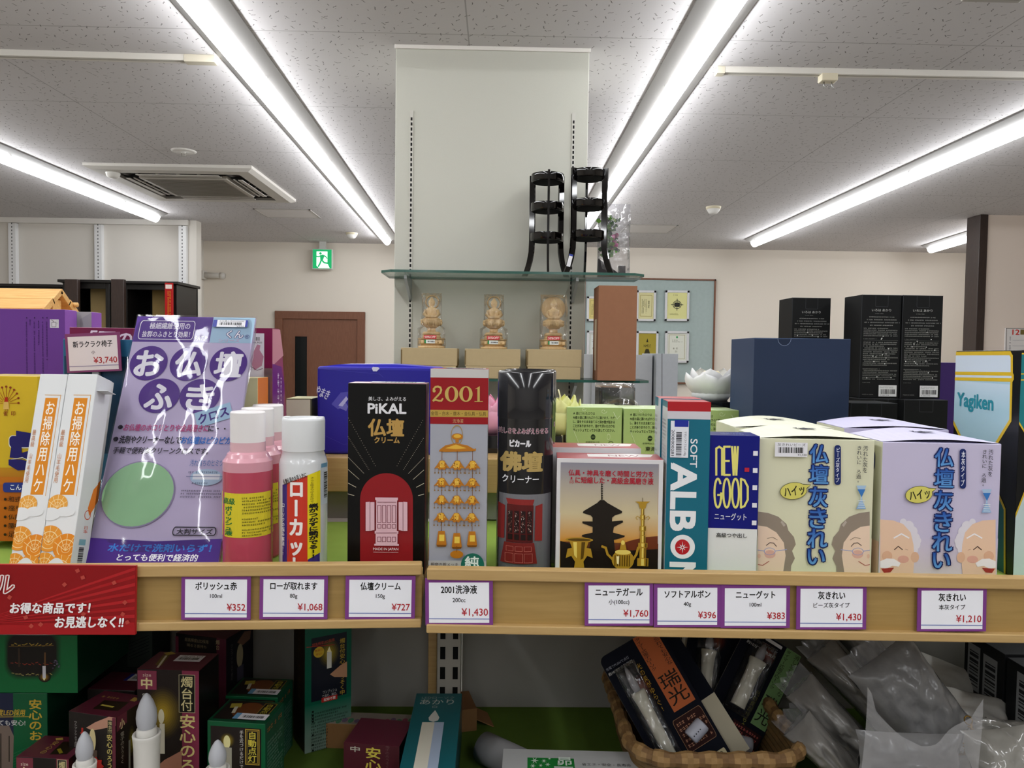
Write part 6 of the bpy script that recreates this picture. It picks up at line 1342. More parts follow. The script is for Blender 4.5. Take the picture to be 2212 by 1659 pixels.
for k in range(14): x_, y_ = 108 + rr.random()*20, 1424 + rr.random()*18; f.ell(x_, y_, x_ + 4, y_ + 3, rr.choice(('6A6078', '4A4058')), n=8, up=False)
C.done('green_candle_carton', 'green carton printed with a dark altar and candle, upper one under the red banner', 'box', 'green candle cartons')
C = Carton(175, 330, 1330, 1.0, zb=LZ, D=.055, col='1C2420', cols={'R': '2A3230'}, mk='paper'); C.F.rect(275, 1363, 330, 1440, '2E3632')
for k in range(6): C.F.line([(280, 1390 + k*7), (322, 1372 + k*7)], 1.6, '14181A')
C.done('dark_carton', 'dark carton with slanted lines standing behind the maroon candle boxes', 'box')
# maroon candle cartons
def maroon(x0, x1, yt, Y0, Y1, D, size, lb, glowc, full=True):
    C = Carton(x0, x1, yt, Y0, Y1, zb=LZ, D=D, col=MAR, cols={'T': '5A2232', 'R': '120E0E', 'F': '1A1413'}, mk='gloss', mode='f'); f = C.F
    return C, f
C, f = maroon(297, 431, 1447, .84, .835, .05, '中', '', None); hp = C.H/(1659 - 1447)   # fractions below count from the top
f.mode = 'p'
f.rect(297, 1447, 432, 1720, '241C1A'); glow(f, 352, 1540, 46, 62, 12, '241C1A', 'B0922A'); f.rect(394, 1447, 432, 1720, '84344C'); f.rect(298, 1448, 339, 1489, '84344C')
f.text('size', 309, 1454, 327, 1461, 'D8C8B8', res=2); f.text('中', 306, 1464, 329, 1487, 'E0D09A', .03); f.rect(387, 1457, 422, 1539, 'CFC49A'); f.rect(388, 1458, 421, 1538, '1A1A16'); f.text('燭台付', 391, 1460, 418, 1536, 'D8CC96', .012, vert=True)
f.text('安心のろ', 388, 1542, 424, 1668, 'DCCB86', .016, vert=True); f.rect(346, 1562, 357, 1627, 'CFC8B4'); f.ell(343, 1531, 356, 1562, 'D8D0B0'); f.poly([(357, 1640), (394, 1620), (394, 1662), (345, 1662), (345, 1650)], 'B07A64')
f.text('電', 309, 1497, 320, 1508, 'D8D8D0')
g = C.R; g.rect(431, 1380, 480, 1660, '161210'); glow(g, 452, 1465, 5, 40, 6, '161210', '8A7A2A'); g.line([(452, 1450), (452, 1488)], 1.6, 'C8C0A0'); g.poly([(430, 1552), (478, 1500), (478, 1660), (430, 1660)], '9A9AA0'); g.bars(434, 1570, 444, 1655, '2A2A2A', 18, hor=True)
q = C.T; q.mode = 'f'; q.poly([(.14, .2), (.24, .15), (.32, .8), (.2, .75)], '6A5A1E'); q.line([(.2, .25), (.3, .9)], .035, 'D8D0B8'); q.poly([(.1, .1), (.2, .0), (.32, .12), (.2, .22)], 'A8923A')
C.sticker(C.T, .42, .2, .85, .55, None, 0, '燭台付', '', 'f')
C.done('maroon_candle_carton', 'maroon carton marked size 中 with a tall gold title, behind the tallest white candle', 'box', 'maroon candle cartons')
C, f = maroon(150, 252, 1543, .815, .80, .052, '小', '', None); f.mode = 'p'
f.poly([(186, 1572), (206, 1560), (236, 1548), (252, 1546), (252, 1568), (222, 1574), (200, 1578)], 'C0907A'); f.ell(193, 1574, 207, 1624, 'D8C896'); f.rect(196, 1620, 210, 1640, '5A4A40'); f.poly([(176, 1572), (180, 1572), (180, 1582), (183, 1582), (178, 1590), (173, 1582), (176, 1582)], 'B02A20')
f.text('ワンプッシュで点灯、消灯', 161, 1557, 167, 1632, 'B8B4B0', vert=True, res=2); f.rect(233, 1556, 244, 1585, '8A8258'); f.rect(233.6, 1556.6, 243.4, 1584.4, '1A1A16'); f.text('燭台付', 234.5, 1558, 242.5, 1583, 'D8CC96', vert=True, res=2); f.text('安心のろうそく', 231, 1586, 244, 1690, 'D8C876', .012, vert=True)
f.poly([(205 + (16 if k % 2 else 21)*math.cos(k*math.pi/9), 1655 + (16 if k % 2 else 22)*math.sin(k*math.pi/9)) for k in range(18)], 'A82420')
f.rect(244, 1544, 253, 1720, '6A2A3C')
g = C.R; g.mode = 'p'; g.rect(250, 1500, 300, 1700, '201612'); g.poly([(252, 1546), (274, 1525), (274, 1560), (252, 1582)], '6A2A3C'); g.text('小', 258, 1553, 269, 1573, 'E0D09A', .02); glow(g, 284, 1600, 9, 40, 6, '201612', '9A8A1E'); g.line([(279, 1600), (279, 1680)], 4, '9A988E'); g.text('電子のろうそく', 259, 1580, 268, 1650, 'B8B0A0', vert=True, res=2)
q = C.T; q.mode = 'f'; q.poly([(.3, .4), (.8, .35), (.85, .75), (.35, .8)], '2A1E14'); q.line([(.4, .6), (.65, .62)], .05, 'C8B850'); q.micro(.15, .2, .7, .32, 1, 'B89A4A'); q.poly([(.75, .12), (.88, .16), (.88, .3), (.76, .28)], 'B89A4A')
C.done('maroon_candle_carton', 'small maroon carton marked 小 with a finger print picture, behind a white candle', 'box', 'maroon candle cartons')
C, f = maroon(190, 292, 1490, .905, .90, .05, '', '', None); f.mode = 'p'
C.sticker(C.T, .5, .1, .98, .5, '23309A', 0, '', '', 'f')
C.done('maroon_candle_carton', 'maroon carton behind the 小 carton, its top sticker showing', 'box', 'maroon candle cartons')
C, f = maroon(36, 150, 1637, .795, .79, .045, '', '', None); f.mode = 'p'
f.rect(36, 1637, 72, 1740, '74303E'); f.rect(122, 1637, 151, 1740, '74303E'); f.text('size', 45, 1647, 61, 1654, 'D8C8B8', res=2); f.text('大', 42, 1657, 62, 1680, 'E0D09A', .03); f.rect(124, 1641, 144, 1700, 'CFC49A'); f.rect(125, 1642, 143, 1699, '1A1A16'); f.text('燭台付', 127, 1644, 142, 1696, 'D8CC96', .01, vert=True)
q = C.T; q.mode = 'f'; q.poly([(.5, .25), (.85, .25), (.85, .8), (.55, .85)], '241A10'); q.line([(.6, .6), (.72, .75)], .06, '8A7A20'); q.text('安心の', .33, .25, .45, .85, 'B89A4A', vert=True, res=2); q.poly([(.28, .12), (.4, .08), (.46, .18), (.34, .22)], 'B89A4A')
C.done('maroon_candle_carton', 'maroon carton nearest the bottom edge in front of the green cartons', 'box', 'maroon candle cartons')
C, f = maroon(380, 489, 1374, .985, .965, .06, '', '', None); f.mode = 'p'
f.rect(370, 1374, 386, 1500, MAR); f.text('超高輝度LED採用', 399, 1380, 450, 1388, '8A7A60', res=2); f.text('明るさ長持ち', 404, 1392, 446, 1399, '8A7A60', res=2); f.rect(468, 1374, 492, 1560, '5A2434'); f.text('燭台', 466, 1382, 475, 1404, 'A89A70', vert=True, res=2)
g = C.R; g.mode = 'p'; g.rect(488, 1340, 545, 1600, '15101A'); g.poly([(512, 1388), (528, 1364), (542, 1362), (540, 1380), (524, 1394)], '7A5A4A'); g.ell(511, 1391, 525, 1441, 'A89C7A'); g.rect(512, 1438, 526, 1468, '4A4658'); g.text('ワンプッシュで点灯', 498, 1391, 503, 1470, '7A7674', vert=True, res=2)
C.done('maroon_candle_carton', 'maroon carton at the rear under the shelf edge, above the 自動点灯 cartons', 'box', 'maroon candle cartons')
# green 自動点灯 cartons
def auto(x0, x1, yt, Y0, Y1, lb, dx, dy, s):
    C = Carton(x0, x1, yt, Y0, Y1, zb=LZ, D=.052, col=GRN, cols={'R': '14503A', 'T': '0F4A2E'}, mk='gloss'); f = C.F
    q = lambda a, b_, c, d: (a + dx, b_ + dy, c + dx, d + dy)
    f.rect(*q(455, 1571, 564, 1740), '221A18'); glow(f, 491 + dx, 1599 + dy, 18, 18, 8, '221A18', 'C8A81E'); f.ell(*q(483, 1588, 498, 1617), 'F0E8A8'); f.rect(*q(482, 1614, 501, 1665), 'A8A494')
    f.rect(*q(530, 1575, 561, 1652), 'B8983A'); f.rect(*q(532, 1577, 559, 1650), '1A1614'); f.rect(*q(533.5, 1578.5, 557.5, 1648.5), 'B8983A'); f.rect(*q(534.5, 1579.5, 556.5, 1647.5), '1A1614'); f.text('自動点灯', *q(536, 1580, 555, 1647), 'D8C84A', .014, vert=True)
    f.text('手を近づけるだけで明', *q(518, 1577, 527, 1668), 'D8D4D0', .006, vert=True, res=2)
    t = C.T; t.mode = 'f'; t.rect(.05, .05, .8, .9, '1E1614'); t.ell(.25, .1, .75, .8, '6A3A1A'); t.poly([(.12, .2), (.3, .15), (.34, .35), (.16, .4)], 'A8983A'); t.line([(.26, .35), (.3, .6)], .06, 'C8C4B0'); t.rect(.7, .1, .92, .75, '8A7430'); t.rect(.715, .12, .905, .73, '141210'); t.text('自動点灯', .74, .14, .88, .7, 'C8B83A', vert=True, res=2)
    C.R.mode = 'f'; C.R.micro(.1, .25, .9, .98, 16, '8AA898', seed=5); C.R.micro(.1, .06, .8, .16, 1, 'B86A3A', seed=2)
    C.sticker(C.T, .38, .62, .95, .88, '6AA0C8', 0, '', '', 'f')
    C.done('auto_candle_carton', lb, 'box', 'green auto-light cartons')
auto(448, 573, 1560, .83, .822, 'green carton with the gold-framed title 自動点灯, front one beside the white candles', 0, 0, 1)
auto(487, 600, 1505, .905, .9, 'green 自動点灯 carton behind the front one', 30, -60, 1)
# tall green instructions carton
C = Carton(658, 758, 1330, .93, .962, zb=LZ, D=.045, col='0C4A3A', cols={'L': '241C14', 'F': '0E5A44'}, mk='gloss'); f = C.F
f.rect(655, 1340, 762, 1560, '0C5440'); f.rect(655, 1515, 762, 1700, 'A8B4AC', grad='0F5C46'); f.rect(673, 1372, 749, 1508, '131722'); glow(f, 711, 1410, 26, 34, 8, '131722', 'B09A1E'); f.rect(706, 1408, 716, 1443, 'DCDCD4'); f.poly([(706, 1408), (711, 1396), (716, 1408)], 'F8F0C0')
f.ell(677, 1397, 700, 1420, 'C8A832'); f.text('無臭灯', 680, 1402, 697, 1407, 'A82A1A', res=2); f.text('安心!', 682, 1410, 695, 1415, 'A82A1A', res=2); f.line([(662, 1398), (722, 1392)], 1.6, '9A2A24'); f.text('超高輝度LED採用', 674, 1384, 722, 1391, 'B84A3A', res=2, rot=4); f.text('燭台付安心のろうそく中', 733, 1378, 745, 1500, 'B89A3A', .01, vert=True, res=2)
f.poly([(712, 1456), (735, 1436), (749, 1428), (749, 1462), (722, 1462)], 'B88A6A'); f.text('ワンプッシュ', 697, 1488, 727, 1495, 'C8C8C8', res=2); f.text('で点灯、消灯。', 695, 1497, 727, 1503, 'C8C8C8', res=2); f.rect(694, 1503, 728, 1513, 'A82420'); f.text('配線不要', 699, 1505, 724, 1511, 'E8E0DC', .01, res=2)
f.micro(672, 1530, 750, 1622, 14, '1A2A24', seed=4, fill=.6); f.micro(676, 1628, 746, 1642, 2, '1A2A24', seed=6)
for y in (1535, 1543, 1550, 1556, 1585, 1606, 1618): f.rect(673, y, 677, y + 4, '101A16', up=False)
C.L.mode = 'f'; C.L.micro(.3, .1, .7, .9, 1, '4A3820', 1, 1, 3, None, True)
C.done('tall_green_carton', 'tall green carton with a candle picture and fine print, before the white back panel', 'box')
# LED candles
def candle(px, ytip, ybulb, ylip, wpx, Y, lb):
    x = P(px, ylip, Y).x; zl, zb, zt = P(px, ylip, Y).z, P(px, ybulb, Y).z, P(px, ytip, Y).z; rr_ = wpx/2/F*Y
    r = empty('led_candle', lb, 'LED candle', T((x, Y, LZ)), 'white LED candles'); h = zl - LZ
    b = B(); b.lathe([(0, 0), (rr_*.9, 0), (rr_*.92, h*.7), (rr_*.94, h*.86), (rr_*1.0, h*.96), (rr_*1.03, h - .0012), (rr_*1.0, h), (rr_*.86, h), (rr_*.82, h - .004), (rr_*.62, h - .005)], 'DAD8D2', 'wax', 36); b.build('candle_body', r)
    b = B(); b.lathe([(rr_*.74, h - .004), (rr_*.72, h + (zb - zl)*.8), (rr_*.6, h + (zb - zl)), (0, h + (zb - zl))], 'D2D0CA', 'wax', 30); cl = b.build('collar', r)
    b = B(); H_ = zt - zb; b.lathe([(rr_*.62, h + (zb - zl)), (rr_*.72, h + zb - zl + H_*.14), (rr_*.755, h + zb - zl + H_*.3), (rr_*.7, h + zb - zl + H_*.5), (rr_*.5, h + zb - zl + H_*.74), (rr_*.26, h + zb - zl + H_*.92), (rr_*.1, h + zb - zl + H_*.985), (0, h + zb - zl + H_)], 'B4B6BC', 'wax', 30); o = b.build('flame_bulb', cl); o['label'] = 'frosted teardrop bulb'
candle(317, 1497, 1570, 1583, 57, .785, 'tallest white LED candle before the maroon 中 carton')
candle(183, 1580, 1637, 1648, 47, .755, 'white LED candle before the small maroon carton')
candle(470, 1598, 1650, 1658, 50, .765, 'white LED candle before the green 自動点灯 carton')
# flat things in the middle
C = Carton(690, 905, 1566, .945, .935, zb=LZ, D=.032, col='7A5838', cols={'F': '86623E', 'T': '8A8076'}, mk='card'); f = C.T; f.mk = 'card'
rr = random.Random(8)
for k in range(16): x_ = 700 + k*13; f.ell(x_, 1549 + rr.random()*5, x_ + 12, 1560 + rr.random()*3, rr.choice(('8A4A5A', '4A7A5A', '8A8A80', '6A5A70', '9A7A50')), up=False)
f = C.F; f.ell(768, 1590, 779, 1602, 'A89A88', ring=.15); f.line([(783, 1591), (789, 1591), (789, 1601), (783, 1601)], .9, 'A89A88', closed=True); C.done('brown_carton', 'flat brown carton with a colourful printed strip behind the teal candle box', 'box')
C, f = maroon(742, 862, 1608, .855, .845, .06, '', '', None); f.mode = 'p'; f.rect(742, 1608, 870, 1700, '4A1A26'); f.text('中', 757, 1612, 777, 1624, 'B8B4A8', .02); f.text('安心ろ', 788, 1614, 824, 1690, 'C8B84A', .014, vert=True); f.text('電子のろうそく', 832, 1608, 842, 1660, '6A4A4E', vert=True, res=2)
C.done('maroon_candle_carton', 'low maroon carton left of the teal candle box', 'box', 'maroon candle cartons')
# teal candle box lying on its back
zf = 1.181; A, B_, D_ = PZ(862, 1662, zf), PZ(983, 1662, zf), PZ(905, 1497, zf); u = (B_ - A); w = u.length; u.normalize(); v = D_ - A; L_ = v.dot(V3((-u.y, u.x, 0))); vd = V3((-u.y, u.x, 0)); o = (A + B_)/2
A2 = o - vd*.03; L_ += .03
mw = Matrix(((u.x, 0, vd.x, A2.x), (u.y, 0, vd.y, A2.y), (0, -1, 0, zf), (0, 0, 0, 1)))       # local x across, y down into the shelf, z along the box
C = Carton.at(mw @ T((0, (zf - LZ)/2, 0)), w, zf - LZ - .0004, L_, '1A6068', {'R': '1A4A52', 'T': '14383C'}, 'gloss', mode='f'); f = C.F
f.text('LEDローソク', .14, .045, .84, .075, '9AA8A4', res=2); f.text('あかり', .12, .085, .84, .15, 'C8D0CA', .004); f.text('白', .4, .165, .5, .195, 'A8B4B0', res=2)
f.poly([(.47, .225), (.53, .27), (.58, .315), (.56, .35), (.47, .365), (.38, .35), (.36, .315), (.41, .27)], 'D4D4CE'); f.rect(.25, .37, .69, .999, 'DCD8C8'); f.rect(.5, .37, .69, .999, 'A8B8D0', up=True)
C.done('teal_candle_box', 'teal box with a white candle picture lying on its back in the middle', 'box')
# brown open box flap, grey roll, white flat box
C = Carton(996, 1030, 1532, .985, .99, zb=LZ, D=.055, col='7E5C3E', cols={'R': '6A4A32', 'F': '84623F'}, mk='card'); C.R.mode = 'f'; C.R.rect(.2, .15, .7, .6, '3A3430')
b = B(); M = Matrix.Rotation(math.radians(62), 4, 'Y'); b.box(0, .036, -.02, .022, -.0006, .0006, '86623F', 'card', .0002, M=T((C.W/2, -.002, C.H*.42)) @ Matrix.Rotation(math.radians(28), 4, 'Y')); C.sub('open_flap', b)
C.done('brown_carton', 'small brown carton with an open flap right behind the teal candle box', 'box')
a, c = PZ(1045, 1612, LZ + .02), PZ(1125, 1650, LZ + .02); b = B(); n_ = 20; d = c - a
b.tube([(0, 0, 0), tuple(d)], .0185, '8A8A8C', 'paper', 20).tube([tuple(d*-.001), tuple(d*.002)], .012, '2A2A2A', 'matte', 16); thing(b, 'paper_roll', 'grey paper roll lying behind the white flat box', 'paper roll', T((a.x, a.y, LZ + .0187)))
zf = 1.168; A, B_, D_ = PZ(1087, 1617, zf), PZ(1408, 1625, zf), PZ(1408, 1625, zf); u = B_ - A; w = u.length; u.normalize(); vd = V3((-u.y, u.x, 0)); dp = .13
mid = (A + B_)/2 - vd*dp/2
mw = Matrix(((u.x, vd.x, 0, mid.x), (u.y, vd.y, 0, mid.y), (0, 0, 1, LZ + .0002), (0, 0, 0, 1)))
C = Carton.at(mw, w, dp, zf - LZ, 'A8AAAA', {'T': 'B2B4B4'}, 'paper', mode='p'); f = C.T
f.rect(1139, 1634, 1246, 1760, '1A7A32')
for (x_, y_, r_) in ((1155, 1643, 9), (1175, 1644, 6), (1187, 1639, 4), (1151, 1655, 7), (1168, 1654, 5), (1183, 1652, 6)): f.poly([(x_ + (r_ if k % 2 == 0 else r_*.28)*math.cos(k*math.pi/6), y_ + (r_ if k % 2 == 0 else r_*.28)*.85*math.sin(k*math.pi/6)) for k in range(12)], 'C8D8CA')
f.text('昴', 1204, 1636, 1234, 1654, 'D0DCD2', .012); f.rect(1198, 1656, 1240, 1700, 'B0C0B4'); f.text('省エネ・安全・長寿命', 1257, 1650, 1363, 1656, '4A4A4A', res=2)
C.done('flat_white_box', 'flat white box with a green square of white stars at the bottom edge', 'box')
# wicker basket
RZB = 1.19; c0, c1, c2 = PZ(1330, 1450, RZB), PZ(1395, 1650, RZB), PZ(1672, 1560, RZB)
bx0, bx1, by0, by1 = .152, .342, .79, 1.035; cx, cy = (bx0 + bx1)/2, (by0 + by1)/2; hw, hd = (bx1 - bx0)/2, (by1 - by0)/2
r = empty('wicker_basket', 'tan wicker basket with a plaited rim holding the candle packs', 'basket', T((cx, cy, LZ)))
def ring(z, s_, n=96):
    pts = []
    rad = .042*s_
    pp = rrect(-hw*s_, -hd*s_, hw*s_, hd*s_, rad, n//8); L_ = []
    for i, (x, y) in enumerate(pp):
        x2, y2 = pp[(i + 1) % len(pp)]; k = max(1, int(math.hypot(x2 - x, y2 - y)/.006))
        for j in range(k): t = j/k; L_.append((x + (x2 - x)*t, y + (y2 - y)*t, z))
    return L_
b = B(); hz = RZB - LZ; N = len(ring(0, 1)); rows = 11
for j in range(rows):
    z0, z1 = hz*j/rows, hz*(j + 1)/rows; s0 = .86 + .14*(j/rows); s1 = .86 + .14*((j + 1)/rows); a_, c_ = ring(z0, s0), ring(z1, s1)
    m_ = min(len(a_), len(c_))
    a_ = [a_[int(i*len(a_)/120)] for i in range(120)]; c_ = [c_[int(i*len(c_)/120)] for i in range(120)]; md = [((p[0] + q[0])/2*(1.018), (p[1] + q[1])/2*1.018, (p[2] + q[2])/2) for p, q in zip(a_, c_)]
    for i in range(120):
        k = (i + 1) % 120; col = '6E5432' if ((i//4 + j) % 2) else '665030'
        b.add([a_[i], a_[k], md[k], md[i]], [(0, 1, 2, 3)], col, 'wicker', True); b.add([md[i], md[k], c_[k], c_[i]], [(0, 1, 2, 3)], col, 'wicker', True)
b.add([(x, y, .0008) for x, y, z in ring(0, .86)], [tuple(range(len(ring(0, .86))))], '6A4E2C', 'wicker'); b.build('woven_body', r)
b = B(); pts = ring(hz, 1.0); pts = [V3(pts[int(i*len(pts)/150)]) for i in range(150)]; n_ = 10
vs = []
for i, q in enumerate(pts):
    t = (pts[(i + 1) % 150] - pts[i - 1]).normalized(); a_ = t.cross(V3((0, 0, 1))).normalized(); k = 1 + .12*math.sin(i*2*math.pi/5)
    for j in range(n_): w_ = 2*math.pi*j/n_; vs.append(q + a_*math.cos(w_)*.0075*k + V3((0, 0, 1))*math.sin(w_)*.0085*k)
for i in range(150):
    for j in range(n_):
        col = (('8E7048', '866840'), ('6A4F30', '725636'))[((2*i + j)//5) % 2][(i*7 + j*3) % 2]
        b.add([vs[i*n_ + j], vs[i*n_ + (j + 1) % n_], vs[(i + 1) % 150*n_ + (j + 1) % n_], vs[(i + 1) % 150*n_ + j]], [(0, 1, 2, 3)], col, 'wicker', True)
b.build('plaited_rim', r)
# candle blister packs standing in the basket
def pack(px, py, Y, rot, lean, w, h, band, bcol, cx_, cy_, clen, crad, crot, lb, extra):
    p = P(px, py, Y); th = math.radians(rot); M = T(p) @ Matrix.Rotation(math.radians(-lean), 4, 'X') @ Matrix.Rotation(th, 4, 'Y')
    mw = M @ T((0, 0, -h/2)); r = empty('candle_pack', lb, 'blister pack', mw, 'candle blister packs in the basket')
    b = B(); b.prism([(x, z + h/2) for x, z in rrect(-w/2, -h/2, w/2, h/2, .008)], -.0005, .0005, '0A0D18', 'matte', ecol='B8B4A0'); f = Face(b, (-w/2, -.0005, 0), (1, 0, 0), (0, 0, 1), w, h, mw, 'f', 5e-5, mk='matte')
    glow(f, cx_ + .12, cy_ - .27, .16, .1, 7, '0A0D18', '7A3420'); glow(f, .3, .86, .1, .06, 5, '0A0D18', '5A2A1C')
    if band:
        f.rect(*band, bcol); x0, y0, x1, y1 = band; f.text('瑞光', x0 + .02, y1 - .26, x1 - .02, y1 - .03, '1E1A16', .004, vert=True); f.text('消し忘れても安心な', x1 - .1, max(.01, y0), x1 - .01, y1 - .28, '2A2420', vert=True, res=2); f.text('タイマー式電子ローソク', x0 + .01, max(.01, y0), x0 + .1, y1 - .3, '2A2420', vert=True, res=2)
    extra(f); b.build('backing_card', r)
    Mc = T(((cx_ - .5)*w, -.0005 - crad*.8, (1 - cy_)*h)) @ Matrix.Rotation(math.radians(crot), 4, 'Y'); b = B(); L_ = clen
    b.lathe([(0, -L_/2), (crad*.9, -L_/2), (crad*.86, -L_/2 + .002), (crad*.82, L_*.2), (crad*.9, L_*.36), (crad*1.06, L_*.47), (crad*1.0, L_*.5), (0, L_*.5)], 'B6B4A6', 'wax', 24, M=Mc); o = b.build('candle', r); o['label'] = 'white candle with a grey flame tip'; b = B(); b.lathe([(crad*.45, L_*.5), (crad*.56, L_*.58), (crad*.5, L_*.68), (crad*.25, L_*.8), (0, L_*.86)], '8A8A90', 'wax', 18, M=Mc); b.build('flame_tip', o)
    vs, fs = pillow(crad*3.2, clen*1.5, crad*2.6, pu=8); b = B(); b.add([Mc @ V3((x, min(y, crad*.8), z + clen*.12)) for x, y, z in vs], fs, 'FFFFFF', 'wrap', True); b.build('clear_blister', r)
    return r, w, h
LR = lambda f: (f.text('光の炎がゆらぐ!', .42, .16, .5, .52, 'A8842A', .004, vert=True, res=2), f.poly(rrect(.48, .6, .95, .83, .03), '8A6A50'), f.poly(rrect(.486, .603, .944, .827, .03), '2A1614'), f.micro(.52, .62, .92, .81, 5, 'A87A60', seed=3), f.text('LR44ボタン電池', .2, .87, .6, .89, '9A9A94', res=2), f.poly(rrect(.34, .91, .95, .965, .015), 'B8AC8A'), f.text('電池別売り', .4, .918, .9, .957, '1E1A16', .012), f.text('充電でPUSHで点灯', .02, .08, .4, .1, '8A8E9A', res=2), f.text('約10分で自動消灯', .02, .115, .42, .137, 'C8CACA', .006, res=2))
r, w, h = pack(1436, 1528, .865, -29, 22, .082, .165, (.58, .0, .94, .56), 'A85A34', .24, .58, .088, .0085, 2, 'candle pack with an orange band leaning at the front of the basket', LR)
b = B(); M = T((.018, -.006, .045)) @ Matrix.Rotation(math.radians(75), 4, 'Y'); b.lathe([(0, -.011), (.008, -.011), (.009, -.009), (.009, .009), (.008, .011), (0, .011)], 'A8AAB6', 'plastic', 20, M=M)
for k in range(4): b.box(-.0006 + .0, .0006, -.0093, -.0088, -.008 + k*.0034, -.0068 + k*.0034, '2A2A30', 'matte', 0, M=M)
o = b.build('battery_holder', r); o['label'] = 'grey plastic battery holder'
r, w, h = pack(1474, 1522, .892, -31, 22, .082, .16, None, '', .25, .58, .06, .006, 2, 'second candle pack, only its pale lower corner showing behind the orange-band pack', lambda f: f.rect(0, .55, 1, 1, 'B8B09A'))
r, w, h = pack(1612, 1508, .925, 32, 20, .076, .162, (.72, .0, .985, .64), '6A8A58', .38, .4, .062, .0105, -2, 'candle pack with a green band leaning towards the grey sacks', lambda f: (f.text('光の炎がゆらぐ!', .58, .4, .66, .75, '8A8A3A', .004, vert=True, res=2), f.rect(.46, .68, .97, .87, '2A1416'), f.micro(.49, .69, .95, .86, 5, 'B05A50', seed=6), f.text('充電でPUSHで点灯', .1, .07, .62, .095, '9AA0AC', res=2), f.text('約10分で自動消灯', .1, .11, .62, .135, 'C8CACA', .006, res=2), f.poly(rrect(.35, .015, .65, .04, .01), 'D0D0D0')))
b = B(); M = T((.012, -.008, .03)) @ Matrix.Rotation(math.radians(70), 4, 'Y'); b.lathe([(.0, -.016), (.0085, -.016), (.0092, -.012), (.0092, .012), (.0085, .016), (.006, .016), (.0055, .004), (0, .004)], '9A9CA4', 'plastic', 22, M=M); o = b.build('battery_holder', r); o['label'] = 'grey plastic battery tube'
r, w, h = pack(1545, 1462, .955, 13, 20, .085, .165, (.8, .0, .98, .55), 'A85A34', .34, .5, .062, .0095, -3, 'candle pack standing upright between the two leaning packs', lambda f: f.text('光の炎がゆらぐ!', .62, .5, .72, .85, 'A8842A', .004, vert=True, res=2))
r, w, h = pack(1480, 1405, .985, 4, 16, .08, .15, None, '', .5, .45, .11, .0075, 0, 'rearmost candle pack, its plain white candle just under the shelf edge', lambda f: None)
# sacks of incense ash
def sack(px, py, Y, w, h, t, rot, lean, col, lb, nm='ash_sack', grp='grey ash sacks', seed=0, yaw=0, wr=.12, mk='ashbag', cat='sack'):
    p = P(px, py, Y); M = T(p) @ Matrix.Rotation(math.radians(yaw), 4, 'Z') @ Matrix.Rotation(math.radians(-lean), 4, 'X') @ Matrix.Rotation(math.radians(rot), 4, 'Y')
    vs, fs = pillow(w, h, t, 26, 30, pu=3, wr=wr, seed=seed, pinch=.07); r = empty(nm, lb, cat, M, grp); b = B(); b.add(vs, fs, col, mk, True); b.build('filled_bag', r); return r, M
def seal(r, w, h, t, end=1):
    b = B(); n = 12; vs = []
    for i in range(n + 1):
        x = -w/2*.92 + w*.92*i/n
        for z, y in ((h/2*.96, 0), (h/2*.96 + .012, .003*math.sin(i*1.7)), (h/2*.96 + .022, .005*math.sin(i*2.1 + 1))): vs.append((x*(1 + (z - h/2)*2), y, z*end))
    b.add(vs, [(i*3 + j, i*3 + 3 + j, i*3 + 4 + j, i*3 + 1 + j) for i in range(n) for j in range(2)], 'FFFFFF', 'bagfilm', True); b.build('sealed_edge', r)
GRY = '767470'
for (px, py, Y, w, h, t, rot, lean, lb, sd) in (
    (1800, 1640, .83, .04, .12, .08, -46, 0, 'grey ash sack at the bottom of the slanting row beside the basket', 1),
    (1812, 1568, .875, .042, .14, .085, -45, 0, 'grey ash sack second from the basket in the slanting row', 2),
    (1858, 1494, .905, .042, .15, .085, -44, 0, 'grey ash sack in the slanting row with a creased shiny corner', 3),
    (1895, 1428, .93, .04, .15, .08, -42, 0, 'grey ash sack topmost of the slanting row', 4)):
    r, M = sack(px, py, Y, w, h, t, rot, lean, GRY, lb, seed=sd*3.1); seal(r, w, h, t)
r, M = sack(1970, 1512, .825, .085, .125, .05, -36, 8, '747474', 'large clear-wrapped grey ash bag with a golden twist tie', 'tied_ash_bag', None, 21, wr=.16); seal(r, .085, .125, .05)
b = B()
pts = [(-.03 + .06*i/24, -.03 - .004*math.sin(i), -.043 - .016*math.sin(math.pi*i/24)) for i in range(25)]
b.tube(pts, .0013, '8A6A28', 'foil', 6)
for i in range(1, 24): q = pts[i]; b.tube([(q[0] - .002, q[1], q[2] + .003), (q[0], q[1] - .001, q[2] - .001), (q[0] + .003, q[1], q[2] + .002)], .0007, '8A6A28', 'foil', 5)
for s_ in (0, 24): q = pts[s_]; b.tube([(q[0] + .004*math.cos(a), q[1], q[2] + .005 + .005*math.sin(a)) for a in [k*.7 for k in range(10)]], .0008, '8A6A28', 'foil', 5)
o = b.build('twist_tie', r); o['label'] = 'golden twist tie'
# clear open bag in front
r, M = sack(1962, 1662, .763, .112, .08, .034, 2, 0, '747474', 'clear bag of pale ash with two pointed top corners, in front of the heap', 'clear_ash_bag', None, 31, wr=.2)
b = B(); n = 20; vs = []
for i in range(n + 1):
    u = -1 + 2*i/n; top = .047 + .034*abs(u)**1.8 - .012*(1 - abs(u)) + (.012 if u < -.8 else 0) + (.006 if u > .8 else 0)
    for j in range(7): t = j/6; vs.append((u*.06*(1 - .03*t), -.02 + .004*math.sin(u*9 + t*3)*t, -.01 + (top + .01)*t))
b.add(vs, [(i*7 + j, i*7 + 7 + j, i*7 + 8 + j, i*7 + 1 + j) for i in range(n) for j in range(6)], 'FFFFFF', 'bagtop', True); b.build('open_bag_top', r)
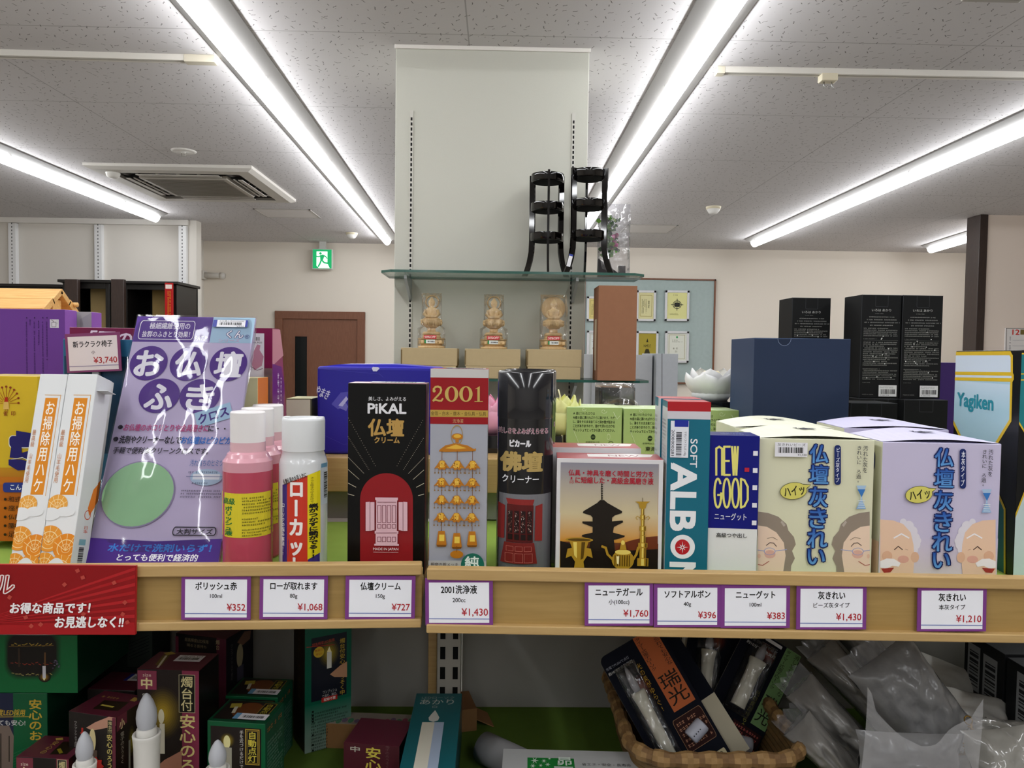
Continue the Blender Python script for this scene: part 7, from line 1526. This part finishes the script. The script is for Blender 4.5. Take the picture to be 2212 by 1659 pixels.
# white wrapped packs
for (px, py, Y, w, h, t, rot, lean, lb, sd) in (
    (2128, 1618, .835, .12, .07, .05, 6, 30, 'white plastic-wrapped pack under the labelled one', 41), (2190, 1680, .765, .09, .1, .04, -6, 20, 'crumpled white pack in the bottom right corner', 43)):
    sack(px, py, Y, w, h, t, rot, lean, '8E8C86', lb, 'white_pack', 'white wrapped packs', sd, wr=.3, mk='shiny', cat='pack')
r, M = sack(2082, 1556, .915, .115, .08, .04, 14, 45, 'B4B2AC', 'white plastic-wrapped pack with a blue-banded barcode label', 'white_pack', 'white wrapped packs', 45, wr=.14, mk='shiny', cat='pack')
b = B(); f = Face(b, (-.03, -.021, -.004), (1, 0, 0), V3((0, .25, 1)).normalized(), .05, .014, M, 'f', 1e-4); f.noclip = True; f.rect(0, 0, .2, 1, '1E2A6A'); f.rect(.22, 0, 1, 1, 'C0BEB8'); f.bars(.3, .2, .95, .7, '2A2A2A', 16); o = b.build('barcode_label', r); o['label'] = 'barcode label with a blue band'
r, M = sack(1995, 1462, 1.0, .14, .07, .03, 24, 40, 'A8A69E', 'white paper sack with a faint drawing at the back of the heap', 'paper_sack', None, 51, wr=.12, mk='paper')
b = B(); f = Face(b, (-.02, -.0165, -.025), (1, 0, 0), V3((0, .2, 1)).normalized(), .06, .04, M, 'f', 1e-4); f.noclip = True; f.ell(.1, .3, .7, .8, '5A5852', ring=.06); f.ell(.3, .4, .9, .75, '5A5852', ring=.06); f.line([(-.3, .1), (0, .35), (.1, .5)], .03, '5A5852'); b.build('drawing', r)
# black cartons at the right
def side_box(Yf, Yb, X0, z0, z1, lb, labs, sd):
    mw = T((X0 + .06, (Yf + Yb)/2, z0)); C = Carton.at(mw, .12, Yb - Yf, z1 - z0, '16181A', {'T': '222426', 'L': '191B1E'}, 'paper'); g = C.L
    for (a, c, t0, t1) in labs:
        b = B(); q = g.on(b, .0002, 'paper'); q.rect(a, t0, c, t1, 'A0A4A8'); q.bars(a + (c - a)*.15, t0 + (t1 - t0)*.12, c - (c - a)*.12, t1 - (t1 - t0)*.1, '2A2A2E', 10, hor=True); C.sub('barcode_label', b, 'pale barcode label')
    C.done('black_carton', lb, 'box', 'black cartons on the lower shelf')
zb1, zb2 = 1.1615, 1.253
X0 = P(2087, 1450, 1.0).x
C = Carton.at(T((X0 + .06, .88, LZ)), .12, .26, zb1 - LZ - .0004, '121416', None, 'paper'); C.done('black_carton', 'black carton under the two labelled black cartons', 'box', 'black cartons on the lower shelf')
side_box(.925, 1.005, X0, zb1, zb2, 'black carton with two pale barcode labels beside the white packs, rear one', [(.1, .42, .12, .78), (.5, .85, .16, .84)], 1)
side_box(.8, .92, X0, zb1, zb2 - .002, 'black carton with a pale barcode label at the right photo edge', [(.16, .4, .1, .8), (.5, .75, .12, .82)], 2)
bpy.data.objects.remove(_fo)
